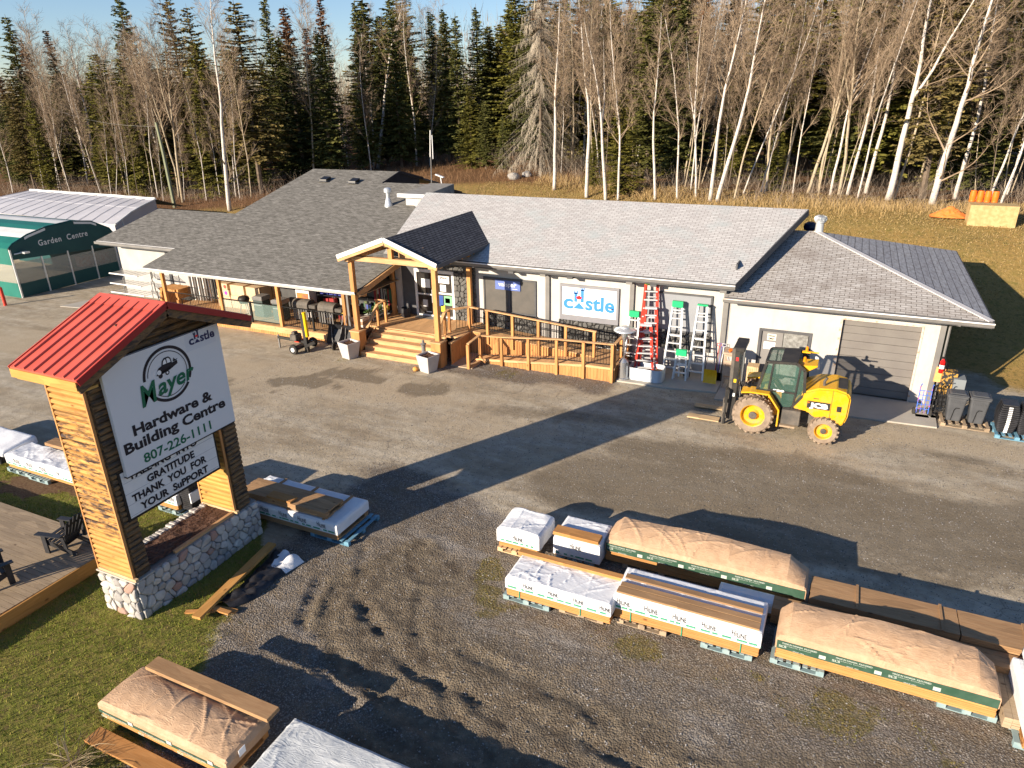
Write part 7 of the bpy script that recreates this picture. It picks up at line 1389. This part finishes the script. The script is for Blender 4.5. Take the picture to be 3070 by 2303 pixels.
# racks left of the porch
for i, (y_, z_, lb_) in enumerate(((-1.55, .8, 'lowest white wire rack shelf beside the left end of the porch'), (-1.55, 1.3, 'middle white wire rack shelf beside the left end of the porch'), (-1.55, 1.85, 'upper white wire rack shelf beside the left end of the porch'))):
    t = thing('wire_rack', lb_, 'rack', (-37.4, y_, z_)); L_ = 2.6 - i * .2; mb = MB()
    for k in range(9): mb.tube((-L_ / 2, k * .10 - .4, 0), (L_ / 2, k * .10 - .4, 0), .008, n=4)
    for k in range(7): mb.tube((-L_ / 2 + k * L_ / 6, -.4, 0), (-L_ / 2 + k * L_ / 6, .4, 0), .008, n=4)
    mb.build('wire_mesh', m_gut, t, local=True); MB().bar((-L_ / 2, -.42, 0), (L_ / 2, -.42, 0), .05, .06).build('front_edge', m_fas, t, local=True)
    for sx in (-1, 1): MB().box(sx * L_ / 2 - .02, sx * L_ / 2 + .02, .36, .40, -z_ if i == 0 else -.5, .1).build('upright', m_gut, t, local=True)
t = thing('firewood_stack', 'stack of split orange firewood at the left end of the porch', 'firewood', (-35.1, -.7, 0)); boards('logs', m_lumo, t, -35.9, -34.5, -1.2, -.3, .0, 1.1, .13, 'y', .15, 91, .05)
o = MB().path([(-37.6, -.10, 1.2), (-37.6, -.10, 2.0), (-37.3, -.10, 2.1), (-36.9, -.1, 2.0), (-36.9, -.1, 1.2)], .02).build('wall_hoop', m_black); tag(o, 'black bent hoop rail fixed to the left wing wall', 'rail')

# ------------------------------------------------------------------ back slope items
zb_ = hz(4.1, 18.6)
t = thing('chipboard_box', 'big chipboard box standing on the grass behind the garage', 'box', (4.1, 18.8, zb_)); MB().box(3.02, 5.22, 18.55, 19.7, zb_ - .1, zb_ + 1.05).build('sheet', mat('chipboard', (.40, .28, .12), (.50, .36, .17), 5, 5, rng=(.4, .6)), t)
for i in range(4):
    o = MB().lathe([(.02, 0), (.15, .0), (.17, .03), (.155, .08), (.17, .3), (.155, .55), (.14, .60), (.01, .61)], (3.25 + i * .345, 20.3 - .04 * i, zb_ + 1.0), 18).build('barrel', mat('barrel_orange', (.72, .16, .015), ro=.5)); tag(o, ('orange barrel at the left end of the row behind the chipboard box', 'second orange barrel from the left behind the chipboard box', 'third orange barrel from the left behind the chipboard box', 'orange barrel at the right end of the row behind the chipboard box')[i], 'barrel')
bm = bmesh.new(); bmesh.ops.create_grid(bm, x_segments=22, y_segments=22, size=1)
for v in bm.verts: r_ = v.co.length; v.co.z = max(0, .55 * (1 - r_)) + .10 * abs(noise.noise(v.co * 4)) * (r_ < 1.0)
me_ = bpy.data.meshes.new('orange_netting'); bm.to_mesh(me_); bm.free(); me_.materials.append(mat('netting_orange', (.70, .20, .03), (.55, .20, .06), 9, bump=.5)); o = bpy.data.objects.new('orange_netting', me_); o.location = (2.3, 20.2, hz(2.3, 20.2)); o.scale = (1.0, .7, 1.0); link(o); tag(o, 'crumpled orange netting heap left of the chipboard box', 'netting')

# ------------------------------------------------------------------ small ground cover
def scatter_tris(name, label, cat, m, n, region, size, seed, up=.6, wdt=.25, per=1):
    rr_ = np.random.RandomState(seed); P = region(rr_, n); n = len(P); h = rr_.uniform(size[0], size[1], n); a = rr_.uniform(0, 2 * PI, n); l = rr_.normal(0, 1 - up, (n, 2)); w_ = h * wdt
    base = np.stack([P[:, 0], P[:, 1], P[:, 2]], 1); off = np.stack([np.cos(a) * w_, np.sin(a) * w_, np.zeros(n)], 1); tip = base + np.stack([l[:, 0] * h, l[:, 1] * h, h * up], 1)
    V = np.stack([base - off, base + off, tip], 1).reshape(-1, 3); me = bpy.data.meshes.new(name); me.vertices.add(len(V)); me.vertices.foreach_set('co', V.ravel()); me.loops.add(len(V)); me.loops.foreach_set('vertex_index', np.arange(len(V))); me.polygons.add(n); me.polygons.foreach_set('loop_start', np.arange(0, 3 * n, 3)); me.polygons.foreach_set('loop_total', np.full(n, 3)); me.update(calc_edges=True)
    at = me.attributes.new('tint', 'FLOAT', 'FACE'); at.data.foreach_set('value', rr_.rand(n).astype(np.float32)); me.materials.append(m); o = bpy.data.objects.new(name, me); link(o); tag(o, label, cat, kind='stuff'); return o
def sample(arr, xr, yr, thr=.5):
    def f(r_, n):
        x = r_.uniform(*xr, n); y = r_.uniform(*yr, n); i = np.clip(np.searchsorted(gx, x), 1, nxg - 1); j = np.clip(np.searchsorted(gy, y), 1, nyg - 1); k = arr[i, j] > thr * r_.uniform(.6, 1.4, n); return np.stack([x[k], y[k], Z[i, j][k] - .004], 1)
    return f
N = NT('grass_blades'); m_bl = N.out(N.n('ValToRGB', ins={'Fac': N.attr('tint', 2)}).outputs[0], .9, .1); rmp = [n_ for n_ in m_bl.node_tree.nodes if n_.type == 'VALTORGB'][0].color_ramp
for p_, c_ in ((0, (.08, .12, .014)), (.5, (.17, .21, .028)), (.8, (.28, .28, .055)), (1, (.38, .29, .11))):
    e_ = rmp.elements.new(p_) if p_ not in (0, 1) else rmp.elements[0 if p_ == 0 else -1]; e_.color = (*c_, 1)
scatter_tris('lawn_grass', 'short green and yellowing grass round the road sign', 'grass', m_bl, 120000, sample(lawn * (1 - bare), (-27, -12), (-23, -14.3)), (.03, .085), 5, .75, .10)
N = NT('field_blades'); m_fb = N.out(N.ramp(N.attr('tint', 2), .1, .9, (.20, .155, .055), (.37, .265, .13)), .9, .1)
def fieldpts(r_, n):
    x = r_.uniform(-30, 9, n); y = r_.uniform(7, 27, n); i = np.clip(np.searchsorted(gx, x), 1, nxg - 1); j = np.clip(np.searchsorted(gy, y), 1, nyg - 1); k = field[i, j] > r_.uniform(.3, .9, n); return np.stack([x[k], y[k], hgt(x[k], y[k]) - .01], 1)
scatter_tris('field_grass', 'rough golden grass on the slope behind the buildings', 'grass', m_fb, 90000, fieldpts, (.04, .13), 15, .6, .25)
m_wd = mat('weed_blades', (.24, .17, .05), (.13, .13, .03), 6, ro=.9)
scatter_tris('ground_weeds', 'low yellow brown weeds and leaves along the lumber rows', 'weeds', m_wd, 90000, sample(weeds, (-17, 4), (-21, -13), .45), (.02, .06), 6, .4, .3); scatter_tris('ground_weeds', 'low brown weeds along the foot of the ramp', 'weeds', m_wd, 22000, sample(weeds, (-23, -10), (-5, -2.3), .45), (.02, .07), 7, .4, .3)
N = NT('pebbles'); m_pb = N.out(N.ramp(N.attr('tint', 2), .1, .95, (.10, .088, .075), (.46, .43, .40)), .8, .3)
def pebbles(name, label, n, fn, size, seed):
    r_ = np.random.RandomState(seed); P = fn(r_, n); n = len(P); s = r_.uniform(size[0], size[1], n) ** 1.0; O = np.array([[1, 0, 0], [0, 1, 0], [-1, 0, 0], [0, -1, 0], [0, 0, .75]]); a = r_.uniform(0, 6.28, n); c, q = np.cos(a), np.sin(a)
    V = O[None] * s[:, None, None]; V = V * r_.uniform(.6, 1.3, (n, 5, 1)); V = np.stack([V[..., 0] * c[:, None] - V[..., 1] * q[:, None], V[..., 0] * q[:, None] + V[..., 1] * c[:, None], V[..., 2]], -1) + P[:, None, :]
    F = np.array([[0, 1, 4], [1, 2, 4], [2, 3, 4], [3, 0, 4]]); F = (F[None] + 5 * np.arange(n)[:, None, None]).reshape(-1, 3); V = V.reshape(-1, 3); me = bpy.data.meshes.new(name); me.vertices.add(len(V)); me.vertices.foreach_set('co', V.ravel()); me.loops.add(F.size); me.loops.foreach_set('vertex_index', F.ravel()); me.polygons.add(len(F)); me.polygons.foreach_set('loop_start', np.arange(0, F.size, 3)); me.polygons.foreach_set('loop_total', np.full(len(F), 3)); me.update(calc_edges=True)
    at = me.attributes.new('tint', 'FLOAT', 'FACE'); at.data.foreach_set('value', np.repeat(r_.rand(n) ** 1.8, 4).astype(np.float32)); me.materials.append(m_pb); o = bpy.data.objects.new(name, me); link(o); tag(o, label, 'gravel', kind='stuff')
pebbles('loose_gravel', 'loose pale and dark stones strewn over the near gravel', 60000, sample(gravel * (1 - .5 * mud), (-16, 4), (-22, -11), .5), (.006, .022), 8)
pebbles('loose_gravel', 'scattered small stones on the worn lot', 60000, sample(1 - lawn, (-24, 6), (-13, -2), .3), (.008, .024), 9)
gt_ = thing('ornamental_grass', 'dry feathery grass clump at the bottom corner of the lawn', 'plant', (-13.3, -22.05, 0)); mb = MB(); r2_ = random.Random(3)
for i in range(80):
    a = r2_.uniform(0, 6.28); L = r2_.uniform(.4, .85); p = Vector((-13.35 + r2_.gauss(0, .14), -22.15 + r2_.gauss(0, .14), 0)); d = Vector((math.cos(a) * .45, math.sin(a) * .45, 1)).normalized(); pts = [p + d * L * u + Vector((math.cos(a), math.sin(a), -1.1)) * L * .45 * u * u for u in (0, .35, .65, .85, 1)]; mb.path(pts, [.006, .005, .004, .004, .001], 3)
mb.build('blades', mat('dry_blade', (.30, .22, .12), (.46, .36, .22), 4), gt_)
